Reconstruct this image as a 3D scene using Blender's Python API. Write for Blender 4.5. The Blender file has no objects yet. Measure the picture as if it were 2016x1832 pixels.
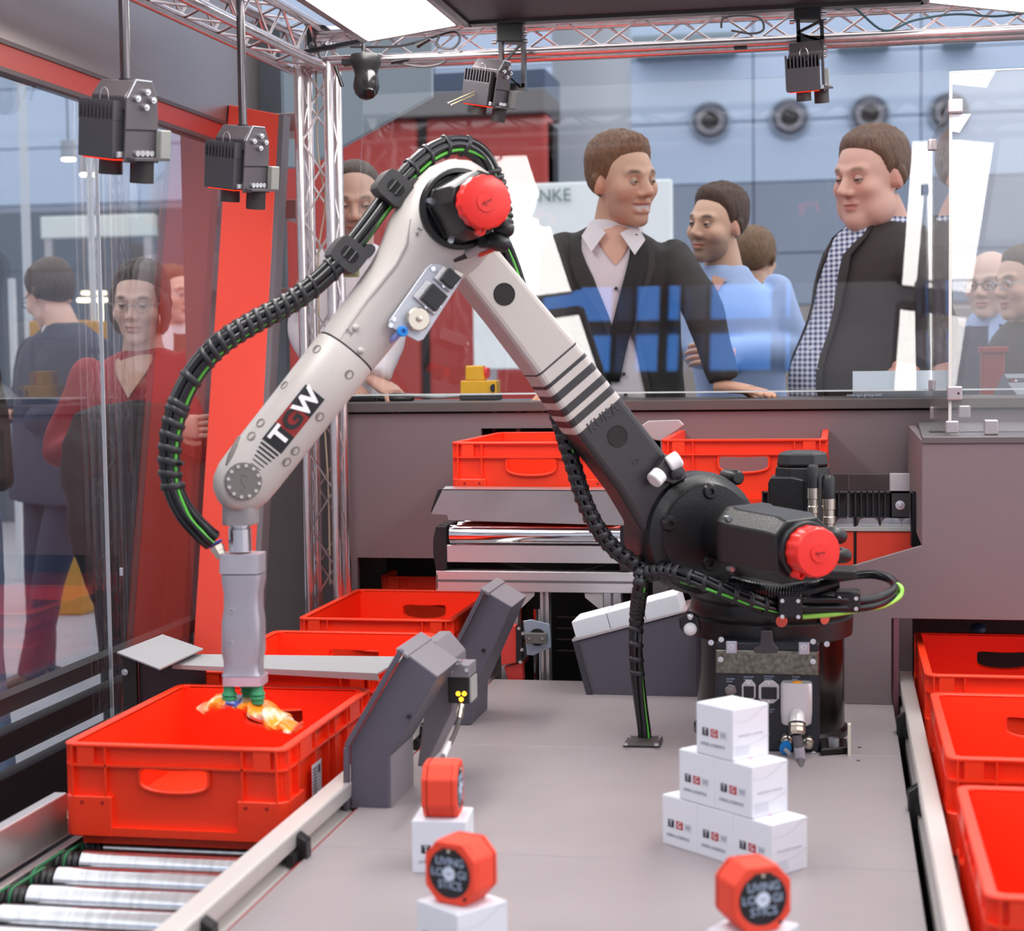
import bpy, bmesh, math, random
import numpy as np
from mathutils import Vector, Matrix
random.seed(7)
C = bpy.context.scene.collection
S = bpy.context.scene
# ------------------------------------------------------------------ camera
F, VX, VY, H = 3400.0, 1655.0, 690.0, 1.30
_d = Vector((VX-1008, 916-VY, F)).normalized()
_zr = -0.0136; _zf = -((VX-1008)*_zr+(916-VY))/F
_z = Vector((_zr, 1, _zf)).normalized()
_x = _d.cross(_z)
if _x.x < 0: _x = -_x
R_, U_, W_ = Vector((_x[0], _d[0], _z[0])), Vector((_x[1], _d[1], _z[1])), Vector((_x[2], _d[2], _z[2]))
CAM = Vector((0, 0, H))
cd = bpy.data.cameras.new('camera'); cam = bpy.data.objects.new('camera', cd); C.objects.link(cam)
m = Matrix((R_, U_, -W_)).transposed().to_4x4(); m.translation = CAM; cam.matrix_world = m
cd.sensor_fit = 'HORIZONTAL'; cd.sensor_width = 36; cd.lens = F/2016*36
cd.clip_start = .05; cd.clip_end = 200
cd.dof.use_dof = True; cd.dof.focus_distance = 3.9; cd.dof.aperture_fstop = 4.6
S.camera = cam
S.view_settings.view_transform = 'Standard'; S.view_settings.look = 'None'
S.view_settings.gamma = 1; S.view_settings.use_curve_mapping = False
S.view_settings.exposure = 0.45
# ------------------------------------------------------------------ ambient light of the exhibition hall
wd = bpy.data.worlds.new('hall_light'); S.world = wd; wd.use_nodes = True
wd.node_tree.nodes['Background'].inputs[0].default_value = (.80, .81, .84, 1)
wd.node_tree.nodes['Background'].inputs[1].default_value = 1.62
PANEL_W = 11.5      # ceiling light panels
WIN_W = 5.2         # windows of the hall
S.cycles.max_bounces = 10; S.cycles.transparent_max_bounces = 24; S.cycles.glossy_bounces = 5
S.cycles.caustics_reflective = False; S.cycles.caustics_refractive = False
S.cycles.sample_clamp_indirect = 6

def ray(x, y): return R_*(x-1008) + U_*(916-y) + W_*F
def PY(x, y, Y):
    r = ray(x, y); return CAM + r*(Y/r.y)
def PZ(x, y, Z):
    r = ray(x, y); return CAM + r*((Z-H)/r.z)
def PX(x, y, X):
    r = ray(x, y); return CAM + r*(X/r.x)

# ------------------------------------------------------------------ materials
def lin(c):
    if isinstance(c, str): c = tuple(int(c[i:i+2], 16)/255 for i in (0, 2, 4))
    return tuple(v/12.92 if v <= .04045 else ((v+.055)/1.055)**2.4 for v in c)
_M = {}
def mat(name, col, rough=.5, metal=0., bump=0., bscale=80., var=0., vscale=6., coat=0., emit=0., stretch=None, trans=0., spec=.5):
    if name in _M: return _M[name]
    k = bpy.data.materials.new(name); k.use_nodes = True; nt = k.node_tree; b = nt.nodes['Principled BSDF']
    c = lin(col); b.inputs['Base Color'].default_value = (*c, 1)
    b.inputs['Roughness'].default_value = rough; b.inputs['Metallic'].default_value = metal
    b.inputs['Coat Weight'].default_value = coat; b.inputs['Specular IOR Level'].default_value = spec
    if trans: b.inputs['Transmission Weight'].default_value = trans
    if emit: b.inputs['Emission Color'].default_value = (*c, 1); b.inputs['Emission Strength'].default_value = emit
    if bump or var:
        tc = nt.nodes.new('ShaderNodeTexCoord'); mp = nt.nodes.new('ShaderNodeMapping')
        nt.links.new(tc.outputs['Object'], mp.inputs[0])
        if stretch: mp.inputs['Scale'].default_value = stretch
        if var:
            n = nt.nodes.new('ShaderNodeTexNoise'); n.inputs['Scale'].default_value = vscale; n.inputs['Detail'].default_value = 5
            nt.links.new(mp.outputs[0], n.inputs[0])
            r = nt.nodes.new('ShaderNodeValToRGB'); r.color_ramp.elements[0].position = .3; r.color_ramp.elements[1].position = .7
            r.color_ramp.elements[0].color = (*[v*(1-var) for v in c], 1); r.color_ramp.elements[1].color = (*[min(1, v*(1+var)) for v in c], 1)
            nt.links.new(n.outputs[0], r.inputs[0]); nt.links.new(r.outputs[0], b.inputs['Base Color'])
        if bump:
            n2 = nt.nodes.new('ShaderNodeTexNoise'); n2.inputs['Scale'].default_value = bscale; n2.inputs['Detail'].default_value = 4
            nt.links.new(mp.outputs[0], n2.inputs[0])
            bp = nt.nodes.new('ShaderNodeBump'); bp.inputs['Strength'].default_value = bump; bp.inputs['Distance'].default_value = .002
            nt.links.new(n2.outputs[0], bp.inputs['Height']); nt.links.new(bp.outputs[0], b.inputs['Normal'])
    _M[name] = k; return k
def glass(name, tint=(1, 1, 1), ior=1.5, haze=0.):
    k = bpy.data.materials.new(name); k.use_nodes = True; nt = k.node_tree; nt.nodes.clear()
    o = nt.nodes.new('ShaderNodeOutputMaterial'); mx = nt.nodes.new('ShaderNodeMixShader'); fr = nt.nodes.new('ShaderNodeFresnel')
    ge = nt.nodes.new('ShaderNodeNewGeometry'); mi = nt.nodes.new('ShaderNodeMix'); mi.inputs['A'].default_value = ior; mi.inputs['B'].default_value = 1/ior
    nt.links.new(ge.outputs['Backfacing'], mi.inputs['Factor']); nt.links.new(mi.outputs['Result'], fr.inputs[0])
    t = nt.nodes.new('ShaderNodeBsdfTransparent'); t.inputs[0].default_value = (*tint, 1)
    g = nt.nodes.new('ShaderNodeBsdfGlossy'); g.inputs['Roughness'].default_value = 0
    nt.links.new(fr.outputs[0], mx.inputs[0]); nt.links.new(t.outputs[0], mx.inputs[1]); nt.links.new(g.outputs[0], mx.inputs[2])
    last = mx
    if haze:
        df = nt.nodes.new('ShaderNodeBsdfDiffuse'); df.inputs[0].default_value = (.8, .8, .8, 1)
        m2 = nt.nodes.new('ShaderNodeMixShader'); m2.inputs[0].default_value = haze
        nt.links.new(mx.outputs[0], m2.inputs[1]); nt.links.new(df.outputs[0], m2.inputs[2]); last = m2
    nt.links.new(last.outputs[0], o.inputs[0]); return k
def emis(name, col, st):
    if name in _M: return _M[name]
    k = bpy.data.materials.new(name); k.use_nodes = True; nt = k.node_tree; nt.nodes.clear()
    o = nt.nodes.new('ShaderNodeOutputMaterial'); e = nt.nodes.new('ShaderNodeEmission')
    e.inputs[0].default_value = (*lin(col), 1); e.inputs[1].default_value = st
    nt.links.new(e.outputs[0], o.inputs[0]); _M[name] = k; return k
def vcol(name, rough=.55, bump=0., bscale=200., sss=0.):
    if name in _M: return _M[name]
    k = mat(name, (.5, .5, .5), rough, bump=bump, bscale=bscale); nt = k.node_tree
    a = nt.nodes.new('ShaderNodeAttribute'); a.attribute_name = 'Col'
    b = nt.nodes['Principled BSDF']; nt.links.new(a.outputs[0], b.inputs['Base Color'])
    if sss: b.inputs['Subsurface Weight'].default_value = sss; b.inputs['Subsurface Scale'].default_value = .01
    return k

# ------------------------------------------------------------------ geometry collector
def frame(o, x, z):
    """matrix with origin o, local x along x, local z as near to z as can be"""
    x = Vector(x).normalized(); z = Vector(z); y = z.cross(x).normalized(); z = x.cross(y)
    M = Matrix((x, y, z)).transposed().to_4x4(); M.translation = Vector(o); return M
class MB:
    def __init__(s, M=None): s.v = []; s.f = []; s.fm = []; s.mi = 0; s.M = M
    def add(s, vs, fs):
        n = len(s.v)
        s.v += [tuple(s.M @ Vector(p)) if s.M else tuple(p) for p in vs]
        s.f += [tuple(i+n for i in f) for f in fs]; s.fm += [s.mi]*len(fs); return s
    def box(s, a, b, M=None):
        (x0, y0, z0), (x1, y1, z1) = a, b
        vs = [Vector(p) for p in ((x0,y0,z0),(x1,y0,z0),(x1,y1,z0),(x0,y1,z0),(x0,y0,z1),(x1,y0,z1),(x1,y1,z1),(x0,y1,z1))]
        if M: vs = [M @ p for p in vs]
        return s.add(vs, [(0,3,2,1),(4,5,6,7),(0,1,5,4),(1,2,6,5),(2,3,7,6),(3,0,4,7)])
    def cbox(s, c, d, M=None):
        return s.box([c[i]-d[i]/2 for i in range(3)], [c[i]+d[i]/2 for i in range(3)], M)
    def prism(s, poly, ext, M=None):
        """closed polygon (3D points) pushed along the vector ext"""
        p = [Vector(q) for q in poly]; e = Vector(ext); n = len(p)
        vs = p + [q+e for q in p]
        if M: vs = [M @ q for q in vs]
        return s.add(vs, [tuple(range(n))[::-1], tuple(range(n, 2*n))] + [(i, (i+1) % n, n+(i+1) % n, n+i) for i in range(n)])
    def cyl(s, p, q, r, r2=None, n=16, cap=True):
        p = Vector(p); q = Vector(q); r2 = r if r2 is None else r2
        z = (q-p).normalized(); x = z.orthogonal().normalized(); y = z.cross(x)
        vs = []
        for c, rr in ((p, r), (q, r2)):
            vs += [c + (x*math.cos(2*math.pi*i/n) + y*math.sin(2*math.pi*i/n))*rr for i in range(n)]
        fs = [(i, (i+1) % n, n+(i+1) % n, n+i) for i in range(n)]
        if cap: fs += [tuple(range(n))[::-1], tuple(range(n, 2*n))]
        return s.add(vs, fs)
    def lathe(s, o, ax, prof, n=32, ref=None):
        """profile of (distance along axis, radius)"""
        o = Vector(o); z = Vector(ax).normalized(); x = Vector(ref).normalized() if ref else z.orthogonal().normalized(); y = z.cross(x)
        vs = []; fs = []
        for h, r in prof:
            vs += [o + z*h + (x*math.cos(2*math.pi*i/n) + y*math.sin(2*math.pi*i/n))*max(r, 1e-5) for i in range(n)]
        for k in range(len(prof)-1):
            fs += [(k*n+i, k*n+(i+1) % n, (k+1)*n+(i+1) % n, (k+1)*n+i) for i in range(n)]
        fs += [tuple(range(n))[::-1], tuple(range((len(prof)-1)*n, len(prof)*n))]
        return s.add(vs, fs)
    def loft(s, secs, n=24, a0=0., a1=2*math.pi, cap=True):
        """secs: (centre, xdir, ydir, rx, ry[, power])"""
        vs = []; fs = []; closed = abs(a1-a0-2*math.pi) < 1e-6; cnt = n if closed else n+1
        for q in secs:
            c, x, y, rx, ry = q[:5]; pw = q[5] if len(q) > 5 else 2.
            b0, b1 = (q[6], q[7]) if len(q) > 7 else (a0, a1)
            for i in range(cnt):
                a = b0 + (b1-b0)*i/n; ca, sa = math.cos(a), math.sin(a)
                g = (abs(ca)**pw + abs(sa)**pw)**(-1/pw)
                vs.append(Vector(c) + Vector(x)*(ca*g*rx) + Vector(y)*(sa*g*ry))
        for k in range(len(secs)-1):
            for i in range(n):
                j = (i+1) % cnt
                fs.append((k*cnt+i, k*cnt+j, (k+1)*cnt+j, (k+1)*cnt+i))
        if cap and closed: fs += [tuple(range(cnt))[::-1], tuple(range((len(secs)-1)*cnt, len(secs)*cnt))]
        return s.add(vs, fs)
    def tube(s, pts, r, n=8, up=None, cap=True, closed=False):
        P = [Vector(p) for p in pts]; N = len(P); rr = r if hasattr(r, '__len__') else [r]*N
        T = [((P[(i+1) % N] - P[i-1]) if closed else (P[min(i+1, N-1)] - P[max(i-1, 0)])).normalized() for i in range(N)]
        x = T[0].orthogonal().normalized(); vs = []; fs = []
        for i in range(N):
            x = (x - T[i]*x.dot(T[i])).normalized(); y = T[i].cross(x)
            vs += [P[i] + (x*math.cos(2*math.pi*k/n) + y*math.sin(2*math.pi*k/n))*rr[i] for k in range(n)]
        for i in range(N if closed else N-1):
            i2 = (i+1) % N
            fs += [(i*n+k, i*n+(k+1) % n, i2*n+(k+1) % n, i2*n+k) for k in range(n)]
        if cap and not closed: fs += [tuple(range(n))[::-1], tuple(range((N-1)*n, N*n))]
        return s.add(vs, fs)
    def sphere(s, c, r, n=16, m=10, M=None):
        c = Vector(c); r = r if hasattr(r, '__len__') else (r, r, r); vs = [c+Vector((0,0,-r[2]))]; fs = []
        for j in range(1, m):
            t = -math.pi/2 + math.pi*j/m
            vs += [c + Vector((r[0]*math.cos(t)*math.cos(2*math.pi*i/n), r[1]*math.cos(t)*math.sin(2*math.pi*i/n), r[2]*math.sin(t))) for i in range(n)]
        vs.append(c+Vector((0,0,r[2])))
        fs += [(0, 1+(i+1) % n, 1+i) for i in range(n)]
        for j in range(m-2):
            fs += [(1+j*n+i, 1+j*n+(i+1) % n, 1+(j+1)*n+(i+1) % n, 1+(j+1)*n+i) for i in range(n)]
        L = len(vs)-1; fs += [(L, 1+(m-2)*n+i, 1+(m-2)*n+(i+1) % n) for i in range(n)]
        if M: vs = [M @ p for p in vs]
        return s.add(vs, fs)
    def build(s, name, mt, parent=None, smooth=0, bevel=0, sub=0, world=True, seg=2, weld=0, remesh=0, col=None):
        """smooth: auto-smooth angle in degrees; vertices are world coordinates unless world=False"""
        me = bpy.data.meshes.new(name); me.from_pydata([tuple(p) for p in s.v], [], s.f)
        for k in (mt if isinstance(mt, (list, tuple)) else [mt]): me.materials.append(k)
        if max(s.fm, default=0) > 0: me.polygons.foreach_set('material_index', s.fm)
        if weld or bevel or smooth:
            bm = bmesh.new(); bm.from_mesh(me)
            if weld: bmesh.ops.remove_doubles(bm, verts=bm.verts, dist=weld)
            bmesh.ops.recalc_face_normals(bm, faces=bm.faces)
            if smooth:
                th = math.radians(smooth)
                for f in bm.faces: f.smooth = True
                for e in bm.edges:
                    if len(e.link_faces) == 2 and e.calc_face_angle(0) > th: e.smooth = False
            bm.to_mesh(me); bm.free()
        if col is not None:
            at = me.color_attributes.new('Col', 'FLOAT_COLOR', 'POINT'); at.data.foreach_set('color', np.asarray(col, dtype=np.float32).ravel())
        me.update(); o = bpy.data.objects.new(name, me); C.objects.link(o)
        if bevel:
            b = o.modifiers.new('bevel', 'BEVEL'); b.width = bevel; b.segments = seg; b.limit_method = 'ANGLE'; b.angle_limit = math.radians(35)
            b.harden_normals = False
        if remesh:
            r = o.modifiers.new('remesh', 'REMESH'); r.mode = 'VOXEL'; r.voxel_size = remesh; r.use_smooth_shade = True
            q = o.modifiers.new('smooth', 'SMOOTH'); q.iterations = 6; q.factor = .5
        if sub:
            q = o.modifiers.new('sub', 'SUBSURF'); q.levels = sub; q.render_levels = sub
        if parent is not None:
            o.parent = parent
            if world: o.matrix_parent_inverse = inv_of(parent)
        return o
def world_of(o):
    return (world_of(o.parent) @ o.matrix_parent_inverse if o.parent else Matrix()) @ o.matrix_basis
def inv_of(o): return world_of(o).inverted()
def tag(o, label=None, cat=None, group=None, kind=None):
    if label: o['label'] = label
    if cat: o['category'] = cat
    if group: o['group'] = group
    if kind: o['kind'] = kind
    return o
def thing(name, label, cat, loc=(0, 0, 0), rz=0., group=None):
    o = bpy.data.objects.new(name, None); C.objects.link(o); o.location = loc; o.rotation_euler = (0, 0, rz); o.empty_display_size = .05
    return tag(o, label, cat, group)
def struct(o): o['kind'] = 'structure'; return o
def dup(root, loc, rz=0., label=None, group=None, scale=None):
    def cp(o, p):
        c = o.copy(); C.objects.link(c); c.parent = p
        for ch in list(o.children): cp(ch, c)
        return c
    r = cp(root, None); r.location = loc; r.rotation_euler = (root.rotation_euler.x, root.rotation_euler.y, rz)
    if scale: r.scale = scale
    if label: r['label'] = label
    if group: r['group'] = group
    return r
def text(s, size, M, mt, parent, name='lettering', ext=.0004, align='CENTER', xs=1., space=1., bold=0.):
    cu = bpy.data.curves.new(name, 'FONT'); cu.body = s; cu.size = size; cu.extrude = ext; cu.align_x = align; cu.align_y = 'CENTER'; cu.space_character = space; cu.offset = bold*size
    t = bpy.data.objects.new(name, cu); C.objects.link(t); bpy.context.view_layer.update()
    me = bpy.data.meshes.new_from_object(t.evaluated_get(bpy.context.evaluated_depsgraph_get()))
    bpy.data.objects.remove(t)
    me.materials.clear(); me.materials.append(mt)
    o = bpy.data.objects.new(name, me); C.objects.link(o); o.parent = parent
    M = M @ Matrix.Diagonal((xs, 1, 1, 1))
    o.matrix_world = M if parent is None else Matrix()
    if parent is not None: o.matrix_parent_inverse = inv_of(parent); o.matrix_basis = M
    return o
def spline(pts, n=8, closed=False):
    P = [Vector(p) for p in pts]; out = []; N = len(P)
    for i in range(N if closed else N-1):
        if closed: a, b, c, e = P[i-1], P[i], P[(i+1) % N], P[(i+2) % N]
        else: a, b, c, e = P[max(i-1, 0)], P[i], P[i+1], P[min(i+2, N-1)]
        for k in range(n):
            t = k/n; out.append(.5*((2*b) + (c-a)*t + (2*a-5*b+4*c-e)*t*t + (3*b-a-3*c+e)*t**3))
    if not closed: out.append(P[-1])
    return out
def lerp(a, b, t): return a + (b-a)*t

# palette
mDark = mat('anthracite_laminate', '786a6d', .55, bump=.12, bscale=900)
mTable = mat('grey_table_laminate', '958b8d', .42, bump=.15, bscale=1200, var=.05, vscale=5)
mBlk = mat('black_plastic', '1a191b', .36)
mBlkM = mat('black_cast_iron', '171618', .34, bump=.25, bscale=300)
mBlkG = mat('glossy_black_paint', '140f0e', .2, spec=.4)
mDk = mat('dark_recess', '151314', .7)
mGry = mat('robot_grey_paint', 'bdb5b0', .38, bump=.2, bscale=260)
mAlu = mat('brushed_aluminium', 'd6d1d2', .32, .85, bump=.1, bscale=60, stretch=(1, 40, 40))
mAluL = mat('anodised_aluminium', 'd9d3cf', .42, .55)
mChr = mat('polished_steel', 'dfe2e6', .1, 1.)
mRol = mat('zinc_plated_roller', 'd8d9dc', .2, 1., var=.12, vscale=3, stretch=(30, 2, 2))
mScr = mat('screw_steel', 'e4e6ea', .25, .9)
mRed = mat('red_crate_plastic', 'fb3a15', .42, bump=.12, bscale=250)
mRedC = mat('red_cap_plastic', 'e12a22', .3)
mRedP = mat('red_lacquer', 'ee4632', .5)
mPuck = mat('printed_red_plastic', 'f04428', .6, bump=.4, bscale=400, stretch=(.2, .2, 6))
mWht = mat('white_cardboard', 'e0e2ea', .55)
mInk = mat('dark_print', '2a2a33', .6)
mInkG = mat('grey_print', '8d92a0', .6)
mInkR = mat('red_print', 'b01822', .6)
mInkL = mat('pale_grey_print', 'd3d5de', .6)
mGrn = mat('green_belt', '2f7f52', .5)
mGrnY = mat('green_yellow_cable', '55b53a', .4)
mHose = mat('black_cable', '17171b', .22)
mWrap = mat('black_spiral_wrap', '232225', .4)
mYel = mat('yellow_plastic', 'f5b80f', .4)
mFelt = mat('grey_felt', '9d9b9d', .9, bump=.5, bscale=700)
mBrk = mat('powder_coated_anthracite', '57535f', .5, bump=.2, bscale=900)
mBrkL = mat('powder_coated_grey', '807a80', .5, bump=.2, bscale=900)
# ================================================================== the exhibition hall (setting)
mFloor = mat('hall_floor_carpet', '9a9aa2', .85, bump=.3, bscale=60, var=.06)
struct(MB().box((-22, -14, -.05), (16, 21, 0)).build('floor', mFloor))
mWallU = mat('pale_blue_wall_panel', 'b2c3da', .5, var=.04, vscale=.7)
mWallL = mat('blue_grey_wall_panel', '8792a3', .45, var=.08, vscale=.8)
mWallB = mat('beige_wall_panel', '8f8680', .6)
YW = 20.0
wall = struct(MB().box((-24, YW+.12, 0), (18, YW+.4, 9.5)).build('wall_back', mat('wall_joint', '93a0b2', .7)))
xs = [PY(x, 300, YW).x for x in (1483, 1813)]; stp = xs[1]-xs[0]
zs = [0, PY(1600, 600, YW).z, PY(1600, 497, YW).z, PY(1600, 356, YW).z, PY(1600, 234, YW).z, PY(1600, 105, YW).z, 9.4]
x = xs[0]-stp*12
while x < 15:
    for k in range(6):
        MB().box((x+.006, YW, zs[k]+.005), (x+stp-.006, YW+.12, zs[k+1]-.005)).build('panel', (mWallB, mWallL, mWallL, mWallU, mWallU, mWallU)[k], wall, bevel=.01, seg=1)
    x += stp
struct(MB().box((-24, -14, 0), (-23.7, 20.4, 9.5)).build('wall_left', mat('far_side_wall', '6f747e', .7)))
# blue upper glazing strip seen above the truss, and dark upper fittings
for (x0, x1, y0, y1) in ((1250, 1450, 70, 116), (1650, 1750, 80, 103), (1855, 1920, 80, 96)):
    a = PY(x0, y1, 19.9); b = PY(x1, y0, 19.9)
    tag(MB().box((a.x, 19.6, a.z), (b.x, 20, b.z)).build('ventilation_grille', mat('grey_green_grille', '7f9098', .6), bevel=.02),
        {1250: 'wide grey grille high on the blue wall above the first round nozzle', 1650: 'small grey grille on the blue wall above the third round nozzle', 1855: 'narrow grey grille on the blue wall at its far end'}[x0], 'grille')
# round air nozzles
mNz = mat('nozzle_ring_grey', '93a1b3', .45); mNz2 = mat('nozzle_inner_grey', '76767e', .5)
def nozzle(px, py, label):
    c = PY(px, py, YW); r = thing('air_nozzle', label, 'air nozzle', (c.x, YW, c.z), group='round air nozzles on the far wall')
    MB().lathe(c, (0, -1, 0), [(0, .235), (.05, .235), (.07, .215), (.05, .19), (.03, .18)], 40).build('outer_ring', mNz, r, smooth=40)
    MB().lathe(c, (0, -1, 0), [(.02, .18), (.1, .16), (.13, .15), (.12, .1), (.06, .095)], 40).build('inner_ring', mNz2, r, smooth=40)
    MB().lathe(c, (0, -1, 0), [(.05, .1), (.085, .095)], 32).build('throat', mDk, r, smooth=40)
nozzle(1399, 240, 'round air nozzle on the far blue wall nearest the grey column')
nozzle(1555, 233, 'round air nozzle on the far blue wall directly behind the hanging camera head')
nozzle(1712, 227, 'round air nozzle on the far blue wall above the heavy man')
nozzle(1868, 222, 'round air nozzle on the far blue wall behind the acrylic box corner')
# column
a = PY(1080, 400, 15); b = PY(1236, 400, 15); cx = (a.x+b.x)/2
st = struct(MB().cyl((cx, 15.3, 0), (cx, 15.3, 9.4), (b.x-a.x)/2, n=40).build('column', mat('grey_column', '9aa0a8', .6), smooth=40))
st['label'] = 'round grey concrete column behind the smiling man'
# red exhibition stand behind
mRedW = mat('dark_red_stand_wall', 'a3352f', .55, var=.06, vscale=1.)
a = PY(560, 560, 12); b = PY(1078, 222, 12)
rs = thing('red_stand', 'red exhibition stand wall behind the robot elbow with dark beam above', 'stand wall', ((a.x+b.x)/2, 12, 0))
gaps = [PY(x, 400, 12).x for x in (560, 822, 840, 1078)]
for k in (0, 2):
    MB().box((gaps[k], 12, 0), (gaps[k+1], 12.3, b.z)).build('panel', mRedW, rs, bevel=.03)
MB().box((gaps[0], 12.05, 0), (gaps[3], 12.5, b.z-.05)).build('post', mDk, rs)
t0 = PY(820, 190, 12).z; MB().box((gaps[0], 11.9, b.z), (gaps[3], 12.6, t0)).build('beam', mat('dark_beam', '3a3335', .6), rs)
MB().box((gaps[0], 11.95, t0), (gaps[3], 12.6, PY(820, 148, 12).z)).build('fascia', mat('steel_blue_fascia', '3f4d63', .5), rs)
# white sign behind the smiling man
a = PY(930, 560, 10); b = PY(1322, 352, 10)
sg = thing('white_sign', 'white sign board lettered SCHRÄNKE behind the smiling man', 'sign', ((a.x+b.x)/2, 10, 0))
MB().box((a.x, 10, a.z-.5), (b.x, 10.08, b.z)).build('board', mat('white_sign_board', 'f0f5f4', .5), sg, bevel=.01)
c = PY(1050, 387, 9.99); text('TSCHRÄNKE', .105, Matrix.Translation(c+Vector((-.06, -.012, 0))) @ Matrix.Rotation(math.pi/2, 4, 'X'), mat('sign_lettering', '5d7a78', .6), sg, xs=.95)
for x in (a.x+.1, b.x-.1): MB().box((x-.03, 10.02, 0), (x+.03, 10.06, a.z-.5)).build('leg', mAlu, sg)
# grey panel imitating the fascia's reflection in the glass, upper left behind the truss
Yg = 5.9
poly = [PY(*p, Yg) for p in ((640, 60), (850, 60), (850, 190), (668, 292), (600, 330), (545, 330), (535, 60))]
gp = tag(MB().prism(poly, (0, .03, 0)).build('fascia_reflection_panel', mat('fascia_reflection_grey', '87949b', .4), bevel=.004),
    'grey cut-corner panel standing in for a glass reflection behind the dome camera', 'panel')
MB().box((PY(690, 60, 5.93).x, 5.915, poly[0].z-.02), (PY(720, 60, 5.93).x, 5.93, 3.2)).build('suspension_bar', mAlu, gp)
# tall windows of the hall behind the photographer (seen mirrored in the back glass)
mSky = emis('dusk_blue_sky', '4c90ea', WIN_W)
mFrm = mat('window_frame_black', '15171a', .5)
wn = struct(MB().box((-8.2, -13.2, 8.6), (-.5, -13.1, 8.86)).build('window_1', mFrm))
mu = [-7.6, -6.7, -5.75, -4.25, -3.16, -2.88, -2.49, -2.43, -2.2, -1.83, -.92, -.78, -.66]
for i in range(0, len(mu)-1):
    if i in (2, 4, 6, 8, 10): continue
    for z0, z1 in ((8.9, 9.58), (9.74, 10.4)):
        MB().box((mu[i]+.02, -13.25, z0), (mu[i+1]-.02, -13.22, z1)).build('pane', mSky, wn)
for i in range(len(mu)): MB().box((mu[i]-.03, -13.2, 8.6), (mu[i]+.03, -13.0, 10.6)).build('frame', mFrm, wn)
for z in (8.82, 9.6, 10.42): MB().box((-8.2, -13.2, z), (-.5, -13.0, z+.11)).build('frame', mFrm, wn)
struct(MB().box((-24, -13.6, 0), (16, -13.3, 11)).build('wall_front', mat('hall_front_wall', 'c6c8ce', .7)))

# ================================================================== the booth: ceiling, trusses
ZC = 2.155
mFrame = mat('ceiling_frame_grey', '8f8a8b', .4, .6)
def light_panel(pts, label):
    c = sum((Vector(p) for p in pts), Vector())/len(pts)
    t = thing('ceiling_light', label, 'ceiling light', c, group='slanted ceiling light panels')
    MB().prism([Vector(p) for p in pts], (0, 0, .012)).build('diffuser', emis('light_panel_white', (1, .985, .97), PANEL_W), t)
    q = [Vector(p) for p in pts]; fr = MB()
    for i in range(4):
        a, b = q[i], q[(i+1) % 4]; d = (b-a).normalized(); o = (a-c).cross(Vector((0, 0, 1)))
        n_ = ((a+b)/2-c); n_ = (n_-d*n_.dot(d)).normalized()
        fr.prism([a+Vector((0, 0, -.004)), b+Vector((0, 0, -.004)), b+n_*.018+Vector((0, 0, -.004)), a+n_*.018+Vector((0, 0, -.004))], (0, 0, .03))
    fr.build('frame', mFrame, t)
    MB().prism([p+Vector((0, 0, .016)) for p in q], (0, 0, .02)).build('housing', mBlk, t)
def row(y1, y0, nm):
    s = 0
    light_panel([(-1.21, y1, 2.126), (-.975, y1, 2.155), (-.975, y0, 2.155), (-1.21, y0, 2.126)], 'glowing white ceiling light panel %s, beside the left truss' % nm)
    light_panel([(.215, y1, 2.153), (.45, y1, 2.117), (.45, y0, 2.117), (.215, y0, 2.153)], 'glowing white ceiling light panel %s, above the glass box side' % nm)
row(4.42, 3.4, 'at the back truss'); row(3.2, 2.2, 'in the front row')
ce = struct(MB().box((-.94, 3.42, 2.156), (.2, 4.42, 2.2)).build('ceiling', mat('dark_ceiling_panel', '3e3a3d', .55, bump=.1, bscale=700), bevel=.003))
for (a, b) in (((-.94, 4.40, 2.148), (.2, 4.44, 2.17)), ((-.955, 3.42, 2.148), (-.935, 4.44, 2.17)), ((.195, 3.42, 2.148), (.21, 4.44, 2.17))):
    MB().box(a, b).build('panel_edge', mat('dark_edge_profile', '2b292b', .4), ce)
mTr = mat('truss_aluminium', 'd9d0d0', .22, .95, var=.08, vscale=30)
def truss(name, label, p, q, w, side, up, rt=.0135, rb=.004, pitch=.105, group=None, flip=False):
    p = Vector(p); q = Vector(q); d = (q-p); L = d.length; d.normalize(); sd = Vector(side).normalized(); u = Vector(up).normalized()
    t = thing(name, label, 'truss', p, group=group)
    cs = [sd*(w/2*i)+u*(w/2*j) for i, j in ((-1, -1), (1, -1), (1, 1), (-1, 1))]
    for c in cs: MB().cyl(p+c, q+c, rt, n=14).build('chord', mTr, t, smooth=50)
    n = int(L/pitch)
    for k in range(4):
        a, b = cs[k], cs[(k+1) % 4]; pts = []
        for i in range(n+1):
            s = (a if (i+k) % 2 == 0 else b); m_ = (a+b)/2
            pts.append(p+d*(L*i/n)+s*.86+m_*.14)
        MB().tube(pts, rb, 6).build('lacing', mTr, t, smooth=60)
    for e in (p, q):
        fr = MB()
        for k in range(4): fr.cyl(e+cs[k], e+cs[(k+1) % 4], .006, n=8)
        fr.build('end_frame', mTr, t, smooth=50)
    return t
tc = PY(625, 130, 4.55)
TX, TY = tc.x, 4.55
truss('truss_column', 'upright silver lattice truss column in the back corner left of the robot', (TX, TY, 0), (TX, TY, 2.09), .082, (1, 0, 0), (0, 1, 0), pitch=.1)
# beams
bz = 2.13
truss('truss_beam', 'silver lattice truss beam across the back under the ceiling panel', (TX-.02, 4.55, bz), (2.2, 4.55, bz+.0), .08, (0, 1, 0), (0, 0, 1), pitch=.1)
truss('truss_beam', 'silver lattice truss beam running forward above the left glass wall', (TX-.02, 4.6, bz), (TX-.12, 1.2, bz), .1, (1, 0, 0), (0, 0, 1), pitch=.1)
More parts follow.
